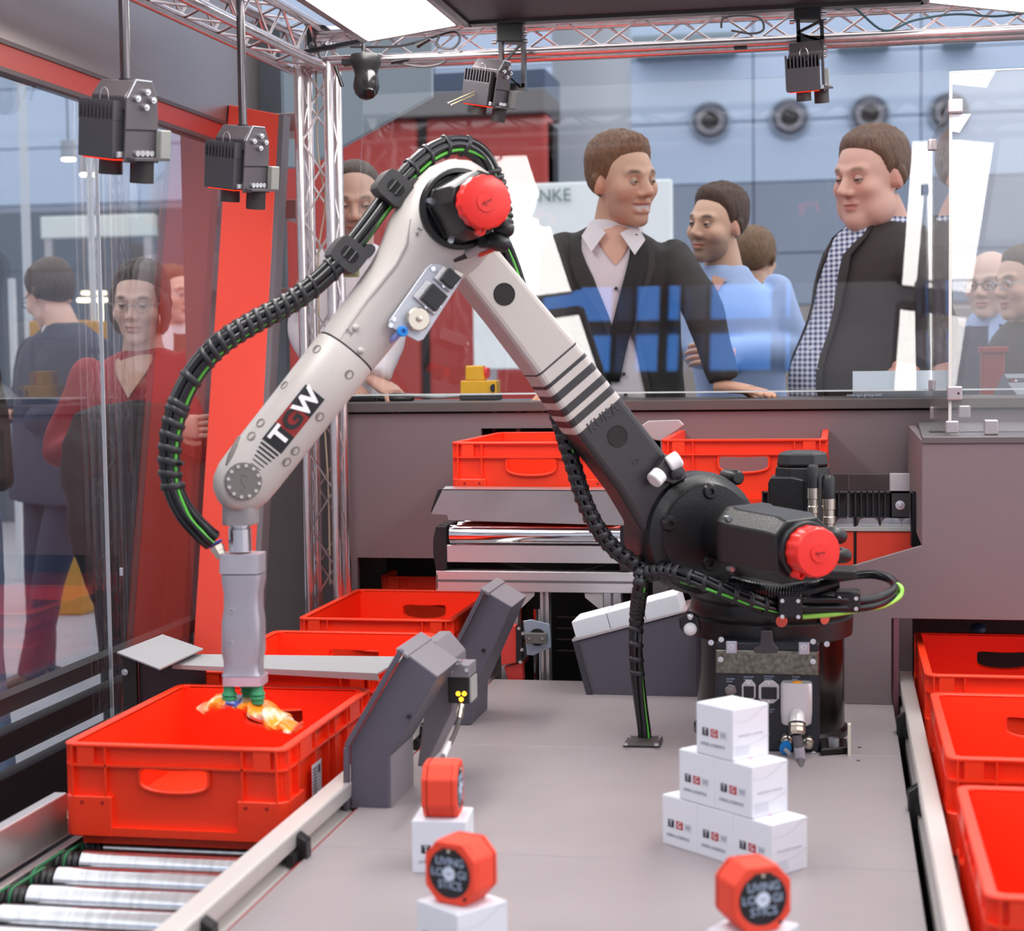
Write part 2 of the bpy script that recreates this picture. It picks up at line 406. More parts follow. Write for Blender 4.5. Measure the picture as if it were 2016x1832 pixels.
# corner node with black bracket and cables
cn = thing('truss_corner', 'truss corner joint with black bracket and clamps above the column', 'truss joint', (TX, TY, 2.1))
MB().box((TX-.05, TY-.05, 2.08), (TX+.05, TY+.05, 2.09)).build('plate', mTr, cn, bevel=.002)
MB().prism([PY(*p, 4.44) for p in ((588, 100), (700, 78), (745, 62), (745, 68), (702, 86), (592, 106))], (0, .02, 0)).build('bracket', mBlk, cn)
MB().prism([PY(*p, 4.47) for p in ((592, 40), (640, 50), (645, 55), (618, 58), (614, 90), (604, 90), (604, 55))], (0, .03, 0)).build('bracket', mBlk, cn)
for k in range(6):
    a = PY(612+k*9, 92+3*(k % 3), 4.46); MB().cyl(a, a+Vector((0, .02, .012)), .008, n=10).build('clamp', mScr, cn, smooth=40)

# ================================================================== left side wall
XL = -1.695
mBrush = mat('brushed_steel_fascia', 'a39794', .33, .85, var=.10, vscale=.8)
lf = struct(MB().box((XL-.03, .6, 1.961), (XL, 5.0, 2.6)).build('wall_left_fascia', mBrush)); lf.name = 'wall_left_upper'
st = struct(MB().box((XL-.03, .6, 1.905), (XL+.004, 4.66, 1.952)).build('trim_1', mat('red_stripe_lacquer', 'a93126', .4)))
struct(MB().box((XL-.03, .6, 1.952), (XL+.008, 4.66, 1.962)).build('trim_2', mat('dark_stripe_edge', '4a3a3a', .4)))
struct(MB().box((XL-.03, .6, 1.895), (XL+.006, 4.66, 1.905)).build('trim_3', mat('dark_stripe_edge', '4a3a3a', .4)))
gl = glass('clear_wall_glass', (.97, .975, .98), 1.75)
joint = PX(205, 600, XL).y
gw = struct(MB().box((XL-.014, .7, .12), (XL-.004, joint-.003, 1.9)).build('window_2', gl)); gw['label'] = 'left glass wall pane toward the viewer'
gw2 = struct(MB().box((XL-.014, joint+.003, .12), (XL-.004, 4.64, 1.9)).build('window_3', gl)); gw2['label'] = 'left glass wall pane next to the red pillar'
MB().box((XL-.013, joint-.0025, .12), (XL-.005, joint+.0025, 1.9)).build('seal', mat('clear_seal', 'cfd4da', .2, .4), gw2)
# dark lengthwise bands built just outside the glass
for k, (x, z0, z1) in enumerate(((XL-.02, .20, .432), (XL-.02, .470, .524), (XL-.02, .565, .60))):
    struct(MB().box((x-.04, .6, z0), (x, 4.6, z1)).build('trim_%d' % (4+k), mat('dark_brown_band', '2a2022', .5)))
# grey pillar and red leaning pillar in the back corner
mPil = mat('dark_grey_pillar', '5b5252', .5)
def lean(x, y, z, tau=math.radians(12), y0=4.72, z0=1.18): return Vector((x, y0 + (z-z0)*math.tan(tau), z))
pa, pb_ = PX(447, 250, XL+.002), PX(370, 1430, XL+.002); pn = (pb_-pa).cross(Vector((1, 0, 0))).normalized()
def on_pl(x, y): r = ray(x, y); return CAM + r*(pn.dot(pa-CAM)/pn.dot(r))
pl2 = [pa, on_pl(547, 265), on_pl(490, 1340), pb_]
pl2 = [pl2[0]+(pl2[0]-pl2[3])*.04, pl2[1]+(pl2[1]-pl2[2])*.04, pl2[2]+(pl2[2]-pl2[1])*.35, pl2[3]+(pl2[3]-pl2[0])*.35]
rp = struct(MB().prism(pl2, (0, .05, .0)).build('wall_corner_red', mRedP, bevel=.003)); rp.name = 'wall_red_pillar'; rp['label'] = 'leaning red pillar in the back corner left of the truss'
g0 = [pl2[1], pl2[1]+Vector((.014, .0, 0)), pl2[2]+Vector((.016, 0, 0)), pl2[2]]
struct(MB().prism(g0, (0, .06, 0)).build('trim_7', mat('grey_edge_profile', '6d6468', .5)))
a = PY(556, 500, 4.98).x; b = PY(700, 500, 4.98).x
struct(MB().box((a-.05, 4.9, 0), (TX+.06, 4.95, 1.18)).build('wall_back_corner', mPil))
struct(MB().box((-1.95, 4.97, 0), (a+.01, 5.0, 2.3)).build('wall_back_left', mat('blue_grey_panel', '5f686e', .5)))
for (x0, y0, x1, y1) in ((537, 222, 585, 260), (549, 393, 586, 431), (540, 566, 586, 590)):
    p = PY(x0, y1, 4.8); q = PY(x1, y0, 4.8)
    tag(MB().box((p.x, 4.79, p.z), (q.x, 4.97, q.z)).build('glass_clamp', mat('brushed_steel_clamp', 'a39b98', .35, .8, bump=.1, bscale=30), bevel=.003),
        {222: 'brushed steel block clamp beside the truss, topmost', 393: 'brushed steel block clamp beside the truss, middle one', 566: 'brushed steel block clamp beside the truss, lowest and behind the hose'}[y0], 'clamp', 'steel clamps beside the truss column')
    # each clamp grips the grey panel behind

# ================================================================== back wall with counter
YB = 4.70
mCtr = mDark
wl = -1.42; wr = 2.2
op = PY(947, 843, YB); ox0, oz = op.x, op.z
lo = PY(703, 1097, YB); lx0, lz = lo.x, lo.z
bw = MB()
ozb = PY(947, 985, YB).z; ox1 = PY(1300, 843, YB).x
bw.box((wl, YB, lz), (ox0, YB+.02, 1.14)).box((ox0, YB, oz), (ox1, YB+.02, 1.14)).box((ox1, YB, lz), (wr, YB+.02, 1.14)).box((ox0, YB, lz), (ox1, YB+.02, ozb-.1)).box((wl, YB, 0), (lx0, YB+.02, lz))
struct(bw.build('wall_counter', mDark))
# dark space behind the openings
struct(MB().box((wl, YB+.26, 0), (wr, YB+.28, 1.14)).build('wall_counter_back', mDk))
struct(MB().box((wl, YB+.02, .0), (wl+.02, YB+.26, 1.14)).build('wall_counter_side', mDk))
ct = tag(MB().box((wl, YB-.015, 1.145), (wr, YB+.30, 1.172)).build('counter_top', mat('dark_counter_edge', '57504f', .5, bump=.1, bscale=900), bevel=.002),
   'long dark counter top behind the robot where visitors lean', 'counter')
for k in range(3):
    x = PY((975, 1023, 1100)[k], 850, YB+.2).x
    tag(MB().box((x-.006, YB+.18, .75), (x+.006, YB+.2, 1.14)).build('support_rod', mat('reddish_metal_rod', 'a86a70', .4, .5)), ['thin rod in the dark opening above the middle crate, first', 'thin rod in the dark opening above the middle crate, second', 'thin rod in the dark opening behind the robot arm'][k], 'rod')
gl = glass('clear_back_glass', (.97, .975, .98), 1.5)
# leaning back glass
tau = math.radians(12); y0, z0 = 4.72, 1.192
def gpt(x, z, off=0): return Vector((x, y0+(z-z0)*math.tan(tau)+off*math.cos(tau), z-off*math.sin(tau)))
bg = struct(MB().prism([gpt(-1.36, z0), gpt(2.2, z0), gpt(2.2, 2.06), gpt(-1.36, 2.06)], (0, .008*math.cos(tau), -.008*math.sin(tau))).build('window_4', gl)); bg['label'] = 'leaning glass pane above the counter'
MB().prism([gpt(-1.36, z0-.001), gpt(2.2, z0-.001), gpt(2.2, z0+.003), gpt(-1.36, z0+.003)], (0, .009, 0)).build('edge', mat('polished_glass_edge', 'e8f0f0', .15), bg)
# ================================================================== work table
ZT = .52; TXL, TXR = -.825, .113
tb = thing('work_table', 'grey laminate machine table the robot stands on', 'table', (-.35, 3, 0))
for (y0_, y1_) in ((1.7, PZ(1000, 1681, ZT).y), (PZ(1000, 1681, ZT).y, PZ(1000, 1466, ZT).y), (PZ(1000, 1466, ZT).y, 4.05)):
    MB().box((TXL, y0_+.0012, ZT-.025), (TXR, y1_-.0012, ZT)).build('panel', mTable, tb, bevel=.0012, seg=1)
MB().box((TXL+.03, 1.8, .05), (TXR-.03, 4.0, ZT-.026)).build('base', mDark, tb)
MB().box((TXL-.006, 1.7, ZT-.05), (TXL, 4.05, ZT-.004)).build('edge_strip', mat('red_edge_strip', 'b03038', .5), tb)
for (x, y) in ((890, 1458), (882, 1472), (1690, 1497), (1692, 1471)):
    p = PZ(x, y, ZT); MB().cyl(p+Vector((0, 0, -.001)), p+Vector((0, 0, .0006)), .004, n=10).build('plug', mBlk, tb)

# ================================================================== crates
LC, HC = .54, .178
def make_crate(label, sticker=False):
    t = thing('red_crate', label, 'crate')
    hx, hy = .188, LC/2-.012; ox, oy = .2, LC/2
    def wall(b, axis, sgn, hole):
        """one upright wall, outer skin and inner skin, with a handle opening"""
        w = hx if axis == 'x' else hy; o = (hy if axis == 'x' else hx)
        for off, inn in ((0, False), (-.004, True)):
            if not hole:
                pts = [(-w, .02), (w, .02), (w, HC-.003), (-w, HC-.003)]
                vs = [(u, sgn*(o+off), z) if axis == 'x' else (sgn*(o+off), u, z) for u, z in pts]; b.add(vs, [(0, 1, 2, 3)])
            else:
                hp = hole; n = len(hp); cz = .122; op_ = []
                for (u, z) in hp:
                    a = math.atan2((z-cz), u); ca, sa = math.cos(a), math.sin(a)
                    k = min((w/abs(ca)) if abs(ca) > 1e-6 else 9, ((HC-.003-cz)/sa) if sa > 1e-6 else ((cz-.02)/-sa if sa < -1e-6 else 9))
                    op_.append((ca*k, cz+sa*k))
                # keep the four corners
                for cx_, cz_ in ((w, HC-.003), (-w, HC-.003), (-w, .02), (w, .02)):
                    i = min(range(n), key=lambda q: abs(math.atan2(op_[q][1]-cz, op_[q][0])-math.atan2(cz_-cz, cx_))); op_[i] = (cx_, cz_)
                P3 = lambda u, z: (u, sgn*(o+off), z) if axis == 'x' else (sgn*(o+off), u, z)
                b.add([P3(*q) for q in hp]+[P3(*q) for q in op_], [(i, (i+1) % n, n+(i+1) % n, n+i) for i in range(n)])
        if hole:
            n = len(hole); P3 = lambda u, z, off: (u, sgn*(o+off), z) if axis == 'x' else (sgn*(o+off), u, z)
            b.add([P3(*q, 0) for q in hole]+[P3(*q, -.004) for q in hole], [(i, (i+1) % n, n+(i+1) % n, n+i) for i in range(n)])
    hole = []
    for i in range(40):
        a = 2*math.pi*i/40; ca, sa = math.cos(a), math.sin(a); g = (abs(ca)**5+abs(sa)**5)**-.2
        u = .0615*ca*g; z = .1225+.0195*sa*g - (.007*(1-(u/.062)**2) if sa < 0 else .005*(1-(u/.062)**2))
        hole.append((u, z))
    b = MB()
    wall(b, 'x', -1, hole); wall(b, 'x', 1, hole); wall(b, 'y', -1, None); wall(b, 'y', 1, None)
    b.box((-hx, -hy, .018), (hx, hy, .023)).box((-.176, -LC/2+.024, 0), (.176, LC/2-.024, .02))
    b.build('body', mRed, t, world=False)
    r = MB()
    def ring(b, z0, z1, o_x, o_y, i_x, i_y, rad=.022):
        def loop(x, y, z, rd):
            out = []
            for cx_, cy_, a0 in ((x-rd, y-rd, 0), (-x+rd, y-rd, 90), (-x+rd, -y+rd, 180), (x-rd, -y+rd, 270)):
                for k in range(5):
                    a = math.radians(a0+k*22.5); out.append((cx_+rd*math.cos(a), cy_+rd*math.sin(a), z))
            return out
        A = loop(o_x, o_y, z0, rad), loop(o_x, o_y, z1, rad), loop(i_x, i_y, z1, rad*.55), loop(i_x, i_y, z0, rad*.55)
        n = 20; vs = sum(A, []); fs = []
        for k in range(4): fs += [(k*n+i, k*n+(i+1) % n, ((k+1) % 4)*n+(i+1) % n, ((k+1) % 4)*n+i) for i in range(n)]
        b.add(vs, fs)
    ring(r, HC-.006, HC, ox, oy, hx-.004, hy-.004)
    r.build('rim', mRed, t, world=False, bevel=.0015, seg=1)
    q = MB(); ring(q, .139, .143, ox-.001, oy-.001, hx-.001, hy-.001)
    ring(q, .02, .034, ox-.001, oy-.001, hx-.002, hy-.002)
    q.build('stacking_band', mRed, t, world=False)
    rb = MB()
    for s in (-1, 1):
        for x in (.182, .122, -.122, -.182):
            rb.box((x-.0015, s*(hy-.001) if s > 0 else -oy+.001, .03), (x+.0015, oy-.001 if s > 0 else -hy+.001, HC-.004))
        for x0, x1 in ((.142, .172), (-.172, -.142)):
            rb.box((x0, hy-.001 if s > 0 else -oy+.0015, .141), (x1, oy-.0015 if s > 0 else -hy+.001, HC-.004))
        for y in (-.25, -.20, -.1, -.02, .02, .1, .20, .25):
            rb.box((hx-.001 if s > 0 else -ox+.001, y-.0015, .03), (ox-.001 if s > 0 else -hx+.001, y+.0015, HC-.004))
        for y_0, y_1 in ((-.185, -.12), (.12, .185)):
            rb.box((hx-.001 if s > 0 else -ox+.0015, y_0, .141), (ox-.0015 if s > 0 else -hx+.001, y_1, HC-.004))
    for k in range(0, len(rb.v), 8):
        MB().add(rb.v[k:k+8], rb.f[:6]).build('rib', mRed, t, world=False)
    for sx in (-1, 1):
        for sy in (-1, 1):
            pl = [(.112, 0), (.178, 0)] + [(.178+.022*math.sin(a), .022-.022*math.cos(a)) for a in (.4, .8, 1.2, math.pi/2)] + [(.2, .1)]
            po = [(sx*x, sy*(oy-y), .018) for x, y in pl]; pi = [(sx*x, sy*(oy-y), .018) for x, y in ((.187, .1), (.187, .014), (.112, .014))]
            MB().prism(po+pi, (0, 0, .07)).build('corner_plate', mRed, t, world=False, bevel=.002, seg=1)
            for x in (.165, .128):
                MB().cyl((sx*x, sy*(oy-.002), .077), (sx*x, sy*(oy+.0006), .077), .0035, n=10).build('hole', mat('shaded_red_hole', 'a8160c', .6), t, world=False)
    for s in (-1, 1):
        MB().tube([(u*1.0, s*(oy-.006), z) for u, z in hole], .0032, 6, closed=True).build('handle_rim', mRed, t, world=False, smooth=60)
        sl = MB(); n = len(hole)
        sl.add([(u, s*hy, z) for u, z in hole]+[(u, s*(oy-.006), z) for u, z in hole], [(i, (i+1) % n, n+(i+1) % n, n+i) for i in range(n)])
        sl.build('handle_sleeve', mRed, t, world=False, smooth=40)
    if sticker:
        st_ = MB().box((ox+.0003, -.13, .06), (ox+.0008, -.075, .118)).build('sticker', mWht, t, world=False)
        g = MB()
        for k in range(9): g.box((ox+.0008, -.126, .064+k*.0055), (ox+.0011, -.104, .0665+k*.0055))
        for k in range(4): g.box((ox+.0008, -.098, .098+k*.0035), (ox+.0011, -.082, .1005+k*.0035))
        g.build('barcode', mInk, st_, world=False)
    return t
ZR = .472
GC = 'red crates on the conveyors'
XC = -1.108
near = make_crate('large near red crate with a sticker, the bag hangs over it', True); near.location = (XC, 2.715+LC/2, ZR); near['group'] = GC
pc = make_crate('red crate behind the sensor bracket, second from the front on the left conveyor'); pc.location = (-1.135, 3.93-LC/2, ZR); pc['group'] = GC
dup(pc, (-1.14, 4.12+LC/2, ZR), 0, 'red crate before the truss column, third from the front on the left conveyor', GC)
q = PY(747, 1140, 4.82); dup(pc, (q.x+.2, 4.82+LC/2, PY(747, 1134, 4.82).z-HC), 0, 'red crate half inside the low opening behind the truss', GC)
q = PY(891, 881, 4.12); dup(pc, (q.x+.2, 4.12+LC/2, 1.089-HC), math.radians(-1.5), 'red crate on the raised middle conveyor left of the robot arm', GC)
q = PY(1629, 878, 4.2); dup(pc, (q.x-.2, 4.2+LC/2, 1.09-HC), 0, 'red crate on the raised conveyor behind the robot shoulder motors', GC)
XR = .365
for yb, lb in ((3.52, 'red crate entering the dark opening, farthest on the right conveyor'), (2.80, 'middle red crate on the right conveyor, partly covered by the nearest'), (2.085, 'nearest red crate on the right conveyor, cut by the picture edge')):
    dup(pc, (XR+(.003 if yb < 2.5 else 0), yb+LC/2, ZR), 0, lb, GC)

# ================================================================== roller conveyors
def roller_bed(t, x0, x1, ys, z, r=.025, pulley=True):
    for i, y in enumerate(ys):
        rr = MB().cyl((x0+.052, y, z-r), (x1-.006, y, z-r), r, n=24).build('roller', mRol, t, smooth=40)
        if pulley:
            pr = [(0, .017)]
            for k in range(4): pr += [(k*.011+.002, .022), (k*.011+.006, .019), (k*.011+.01, .022)]
            MB().lathe((x0+.006, y, z-r), (1, 0, 0), pr, 18).build('pulley', mBlk, rr, smooth=30)
            if i+1 < len(ys):
                y2 = ys[i+1]; xx = x0+.012+.011*(i % 2)
                pts = [(xx, y+.021*math.sin(a)*-1, z-r+.021*math.cos(a)) for a in np.linspace(math.pi, 0, 8)] if False else []
                loop = [(xx, y-.0205*math.sin(a), z-r+.0205*math.cos(a)) for a in np.linspace(0, math.pi, 9)] + [(xx, y2+.0205*math.sin(a), z-r-.0205*math.cos(a)) for a in np.linspace(0, math.pi, 9)]
                MB().tube(loop, .0024, 6, closed=True).build('drive_belt', mGrn, rr, smooth=60)
lc = thing('left_roller_conveyor', 'roller conveyor with bright zinc rollers under the row of left crates', 'conveyor', (XC, 3.2, 0)); lc.name = 'roller_conveyor'
ys = [1.62+.098*i for i in range(36)]
roller_bed(lc, -1.315, -.895, ys, ZR)
def rail(t, xa, xb, y0_, y1_, z0_, z1_, face, name='side_rail'):
    """aluminium side profile with a groove on the face side"""
    w = abs(xb-xa); s = 1 if face > 0 else -1; xo = xb if face > 0 else xa; h = z1_-z0_
    prof = [(0, z0_), (0, z0_+h*.32), (-s*.006, z0_+h*.36), (-s*.02, z0_+h*.4), (-s*.02, z0_+h*.60), (-s*.002, z0_+h*.64), (-s*.0, z1_-.003), (-s*.003, z1_), (-s*w, z1_), (-s*w, z0_)]
    return MB().prism([(xo+dx, y0_, z) for dx, z in prof], (0, y1_-y0_, 0)).build(name, mAluL, t, bevel=.001, seg=1)
rail(lc, -.872, -.835, 1.6, 4.6, .485, .566, 1)
MB().box((-.872, 1.6, .47), (-.838, 4.6, .484)).build('rail_foot', mat('red_edge_strip', 'b03038', .5), lc)
MB().box((-1.36, 1.6, .468), (-1.335, 2.79, .545)).build('side_guard', mAlu, lc, bevel=.003)
MB().box((-1.36, 2.79, .468), (-1.335, 4.7, .5)).build('side_guard', mAlu, lc, bevel=.003)
MB().box((-1.335, 1.6, .40), (-1.318, 4.7, .462)).build('inner_profile', mAlu, lc, bevel=.002)
MB().box((-.892, 1.6, .36), (-.874, 4.7, .5)).build('inner_profile', mAlu, lc, bevel=.002)
MB().box((-1.335, 1.6, .1), (-.88, 4.7, .36)).build('frame', mDk, lc)
def clip(t, x, y, z0_, z1_, s=1):
    p = [(x, y, z0_), (x+s*.016, y, z0_), (x+s*.016, y, z1_-.012), (x-s*.002, y, z1_), (x-s*.012, y, z1_-.001), (x-s*.012, y, z0_+.04), (x, y, z0_+.03)]
    c = MB().prism(p, (0, .024, 0)).build('rail_clip', mBlk, t, bevel=.0015, seg=1)
    MB().prism([(x-s*.008, y-.03, z0_+.03), (x+s*.004, y-.03, z0_+.035), (x+s*.004, y-.03, z0_+.05), (x-s*.008, y-.03, z0_+.055)], (0, .08, 0)).build('clip_key', mBlk, c)
    MB().cyl((x+s*.012, y+.012, z0_+.022), (x+s*.019, y+.012, z0_+.022), .006, n=10).build('bolt', mScr, c, smooth=40)
for y in (PX(585, 1690, -.835).y, PX(395, 1815, -.835).y, 3.35): clip(lc, -.835, y, .482, .56)
rc = thing('roller_conveyor', 'roller conveyor carrying the crates on the viewer-right side of the table', 'conveyor', (XR, 3, 0)); rc['label'] = 'roller conveyor between the table and the row of crates at the picture edge'
roller_bed(rc, .11, .58, [1.45+.098*i for i in range(26)], ZR, pulley=False)
rail(rc, .127, .158, 1.3, 3.98, .488, .572, -1)
MB().box((.13, 1.3, .36), (.157, 3.98, .486)).build('inner_profile', mBlk, rc)
MB().box((.575, 1.3, .36), (.6, 3.98, .56)).build('side_rail', mAluL, rc, bevel=.002)
MB().box((.16, 1.3, .1), (.575, 3.98, .40)).build('frame', mDk, rc)
for y in (PX(1808, 1560, .128).y, 2.1, 3.55): clip(rc, .127, y, .488, .566, -1)

# ================================================================== sheet metal guide over the left conveyor
sh = thing('guide_plate', 'grey felt-topped sheet metal guide crossing over the left conveyor', 'guide plate', (-1.36, 3.3, .69))
Yq = 3.3
dm = [PY(*p, Yq) for p in ((230, 1283), (320, 1248), (400, 1276), (314, 1316))]
dm[1].y += .1; dm[2].y += .05; dm[1].z += .0; 
MB().prism([PZ(230, 1283, .705), PZ(320, 1248, .712), PZ(400, 1276, .708), PZ(314, 1316, .70)], (0, 0, -.003)).build('flap', mFelt, sh)
b0 = [PZ(340, 1308, .69), PZ(382, 1287, .695), PZ(800, 1292, .695), PZ(742, 1325, .69)]
MB().prism(b0, (0, 0, -.003)).build('plate', mFelt, sh)
MB().prism([b0[0], b0[3], b0[3]+Vector((.004, 0, -.014)), b0[0]+Vector((-.002, 0, -.008))], (0, .003, 0)).build('lip', mFelt, sh)
p = PZ(240, 1290, .70); q2 = PZ(312, 1316, .695)
MB().box((p.x, p.y-.0, .47), (p.x+.03, p.y+.01, .70)).build('upright', mat('dark_steel_upright', '3e3838', .35, .6), sh)
MB().box((p.x+.03, p.y+.012, .5), (q2.x+.05, p.y+.02, .69)).build('backing', mat('brown_steel_plate', '4a3a3e', .4, .5), sh)
c = PY(247, 1322, p.y-.002); MB().lathe(c, (0, -1, 0), [(0, .007), (.004, .007), (.004, .004), (.007, .004)], 12).build('bolt', mScr, sh, smooth=40)

# ================================================================== angled sensor brackets
def bracket(label, pts, Yf, depth, lip, cat='bracket'):
    P = [PY(*p, Yf) for p in pts]; c = P[0]
    t = thing('sensor_bracket', label, cat, (c.x, Yf, ZT), group='angled sheet metal brackets beside the left conveyor')
    MB().prism(P, (0, depth, 0)).build('housing', mBrk, t, bevel=.0015, seg=1)
    a, b = P[-1], P[-2]  # left sloping edge: flange proud of the face
    for (u, v, k) in lip:
        u, v = PY(*u, Yf), PY(*v, Yf); d = (v-u).normalized(); nrm = Vector((-d.z, 0, d.x))*.009*k
        MB().prism([u, v, v+nrm, u+nrm], (0, -.014, 0)).build('flange', mBrk, t, bevel=.001, seg=1)
    return t
bk = bracket('near angled dark sheet metal bracket beside the large near crate', ((690, 1592), (766, 1591), (767, 1490), (862, 1332), (797, 1284), (690, 1468)), 2.853, .165,
    (((690, 1590), (690, 1468), 1), ((690, 1468), (797, 1280), 1)))
MB().prism([PY(*p, 2.855)+Vector((.0, 0, .001)) for p in ((797, 1284), (862, 1332), (858, 1336), (795, 1290))], (0, .16, .0)).build('top_cover', mBrkL, bk)
MB().prism([PY(780, 1276, 2.84), PY(802, 1290, 2.84), PY(802, 1296, 2.84), PY(780, 1282, 2.84)], (0, .18, 0)).build('top_flange', mBrkL, bk)
MB().box((-.769, 2.857, ZT), (-.766, 3.017, .62)).build('side_plate', mBrkL, bk)
for (x, y) in ((805, 1410),): 
    p = PY(x, y, 2.85); MB().cyl(p, p+Vector((0, -.002, 0)), .004, n=12).build('plug', mBlk, bk)
bk2 = bracket('far angled dark sheet metal bracket beside the third crate', ((888, 1426), (928, 1427), (929, 1372), (1008, 1195), (958, 1165), (888, 1300)), 3.53, .17, (((888, 1300), (958, 1163), 1),))
MB().prism([PY(946, 1158, 3.52), PY(962, 1166, 3.52), PY(962, 1172, 3.52), PY(946, 1164, 3.52)], (0, .18, 0)).build('top_flange', mBrkL, bk2)
MB().prism([PY(*p, 3.532)+Vector((.0, 0, .001)) for p in ((958, 1165), (1008, 1195), (1004, 1199), (956, 1171))], (0, .165, .0)).build('top_cover', mBrkL, bk2)
p = PY(952, 1280, 3.527); MB().cyl(p, p+Vector((0, -.002, 0)), .004, n=12).build('plug', mBlk, bk2)
Ym = 3.06
bk3 = thing('sensor_post', 'grey sheet metal post carrying the small sensor with orange lights', 'post', (PY(860, 1500, Ym).x, Ym, ZT))
MB().prism([PY(*p, Ym) for p in ((822, 1508), (838, 1508), (890, 1400), (890, 1300), (858, 1262), (836, 1262), (836, 1400))], (0, .12, 0)).build('housing', mBrkL, bk3, bevel=.0015, seg=1)
# sensor with orange lamps
Ys = 3.02
sb = thing('light_sensor', 'small black sensor box with glowing orange lights and a plugged-in cable', 'sensor', PY(905, 1340, Ys))
a = PY(882, 1384, Ys); b = PY(923, 1312, Ys)
MB().box((a.x, Ys, a.z), (b.x, Ys+.06, b.z)).build('body', mBlk, sb, bevel=.002)
MB().box((a.x-.001, Ys-.002, b.z-.02), (b.x+.001, Ys+.061, b.z+.003)).build('cover', mBrkL, sb, bevel=.002)
MB().box((b.x, Ys+.004, a.z+.002), (b.x+.003, Ys+.056, b.z-.022)).build('side_label', mat('grey_label', 'a9a5a3', .5), sb)
for (x, y) in ((902, 1365), (914, 1365), (908, 1376)):
    p = PY(x, y, Ys); MB().sphere(p, .0042, 10, 8).build('lamp', emis('orange_lamp', 'ffa51e', 5.), sb, smooth=80)
for (x, y) in ((888, 1320), (919, 1318), (905, 1303)):
    p = PY(x, y, Ys-.002); MB().cyl(p+Vector((0, .01, 0)), p+Vector((0, -.004, 0)), .004, n=10).build('screw', mScr, sb, smooth=40)
a, b = PY(909, 1382, Ys+.01), PY(903, 1415, Ys-.02)
MB().lathe(a, b-a, [(0, .006), (.008, .0075), (.01, .0065), ((b-a).length*.6, .0065), ((b-a).length*.62, .0075), ((b-a).length, .006)], 14).build('connector', mat('nickel_connector', 'cfc4b6', .2, .9), sb, smooth=30)
cb = spline([b, PY(900, 1432, Ys-.04), PY(888, 1460, 2.88), PY(874, 1485, 2.78), PY(868, 1500, 2.74), PZ(866, 1520, ZT+.01)], 8)
MB().tube(cb, .0042, 8).build('cable', mat('dark_grey_cable', '5a5658', .4), sb, smooth=60)
MB().tube(spline([PY(884, 1464, 2.865), PY(877, 1480, 2.80), PY(872, 1492, 2.76)], 4), .0056, 8).build('cable_sleeve', mat('white_sleeve', 'd8d2d6', .5), sb, smooth=60)

# ================================================================== raised middle conveyor
mc = thing('lift_conveyor', 'raised aluminium roller conveyor with one wide front roller below the middle crate', 'conveyor', (-.73, 4.1, 0))
Y4 = 4.1
MB().prism([PY(*p, Y4-.02) for p in ((872, 962), (1206, 964), (1230, 1034), (1216, 1034), (882, 1024), (880, 1014), (849, 1012), (851, 1006))], (0, .004, 0)).build('front_plate', mat('scuffed_steel_plate', '9d979b', .5, .7, bump=.1, bscale=40, var=.1, vscale=8), mc, bevel=.001, seg=1)
MB().prism([PY(872, 962, Y4-.02), PY(1206, 964, Y4-.02), PY(1206, 964, Y4-.02)+Vector((0, .03, .004)), PY(872, 962, Y4-.02)+Vector((0, .03, .004))], (0, 0, -.003)).build('plate_lip', mAlu, mc)
MB().prism([PY(*p, Y4) for p in ((848, 1006), (862, 964), (872, 962), (852, 1010))], (0, .06, 0)).build('side_cheek', mBlk, mc)
z1_ = PY(1000, 1034, Y4).z; z2_ = PY(1000, 1071, Y4).z; rr = (z1_-z2_)/2; zc_ = (z1_+z2_)/2
xa, xb = PY(886, 1050, Y4).x, PY(1222, 1050, Y4).x
MB().cyl((xa, Y4+.01, zc_), (xb, Y4+.01, zc_), rr, n=32).build('roller', mat('chrome_roller', 'e4e6ea', .06, 1.), mc, smooth=40)
for k in range(1, 7): MB().cyl((xa, Y4+.01+.09*k, zc_), (xb, Y4+.01+.09*k, zc_), rr, n=24).build('roller', mRol, mc, smooth=40)
for (x0_, x1_) in ((852, 880), (1215, 1240)):
    pts = [PY(*p, Y4) for p in ((x0_+6, 1034), (x1_, 1034), (x1_, 1126), (x0_+6, 1126), (x0_, 1090), (x0_, 1060))]
    MB().prism(pts, (0, .66, 0)).build('drive_cover', mBlk, mc, bevel=.004)
def bar(x0_, y0_, x1_, y1_, nm, d=.04, M_=mAlu, groove=0):
    a, b = PY(x0_, y1_, Y4), PY(x1_, y0_, Y4)
    o = MB().box((a.x, Y4, a.z), (b.x, Y4+d, b.z)).build(nm, M_, mc, bevel=.001, seg=1)
    if groove:
        zc = a.z+(b.z-a.z)*.52
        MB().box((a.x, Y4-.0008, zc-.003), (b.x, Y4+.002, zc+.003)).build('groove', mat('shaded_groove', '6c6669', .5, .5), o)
bar(880, 1075, 1232, 1106, 'cross_bar'); bar(859, 1127, 1250, 1163, 'profile', .04, mAlu, 1)
bar(859, 1129, 862, 1159, 'end_cap', .041, mBlk)
for (x0_, x1_) in ((985, 1019), (1063, 1080), (1188, 1222)):
    a, b = PY(x0_, 1300, Y4), PY(x1_, 1300, Y4)
    MB().box((a.x, Y4+.01, .0), (b.x, Y4+.05, PY(1000, 1163, Y4).z)).build('leg', mAlu, mc, bevel=.001, seg=1)
    MB().box(((a.x+b.x)/2-.003, Y4+.009, .0), ((a.x+b.x)/2+.003, Y4+.012, PY(1000, 1163, Y4).z)).build('groove', mat('shaded_groove', '6c6669', .5, .5), mc)
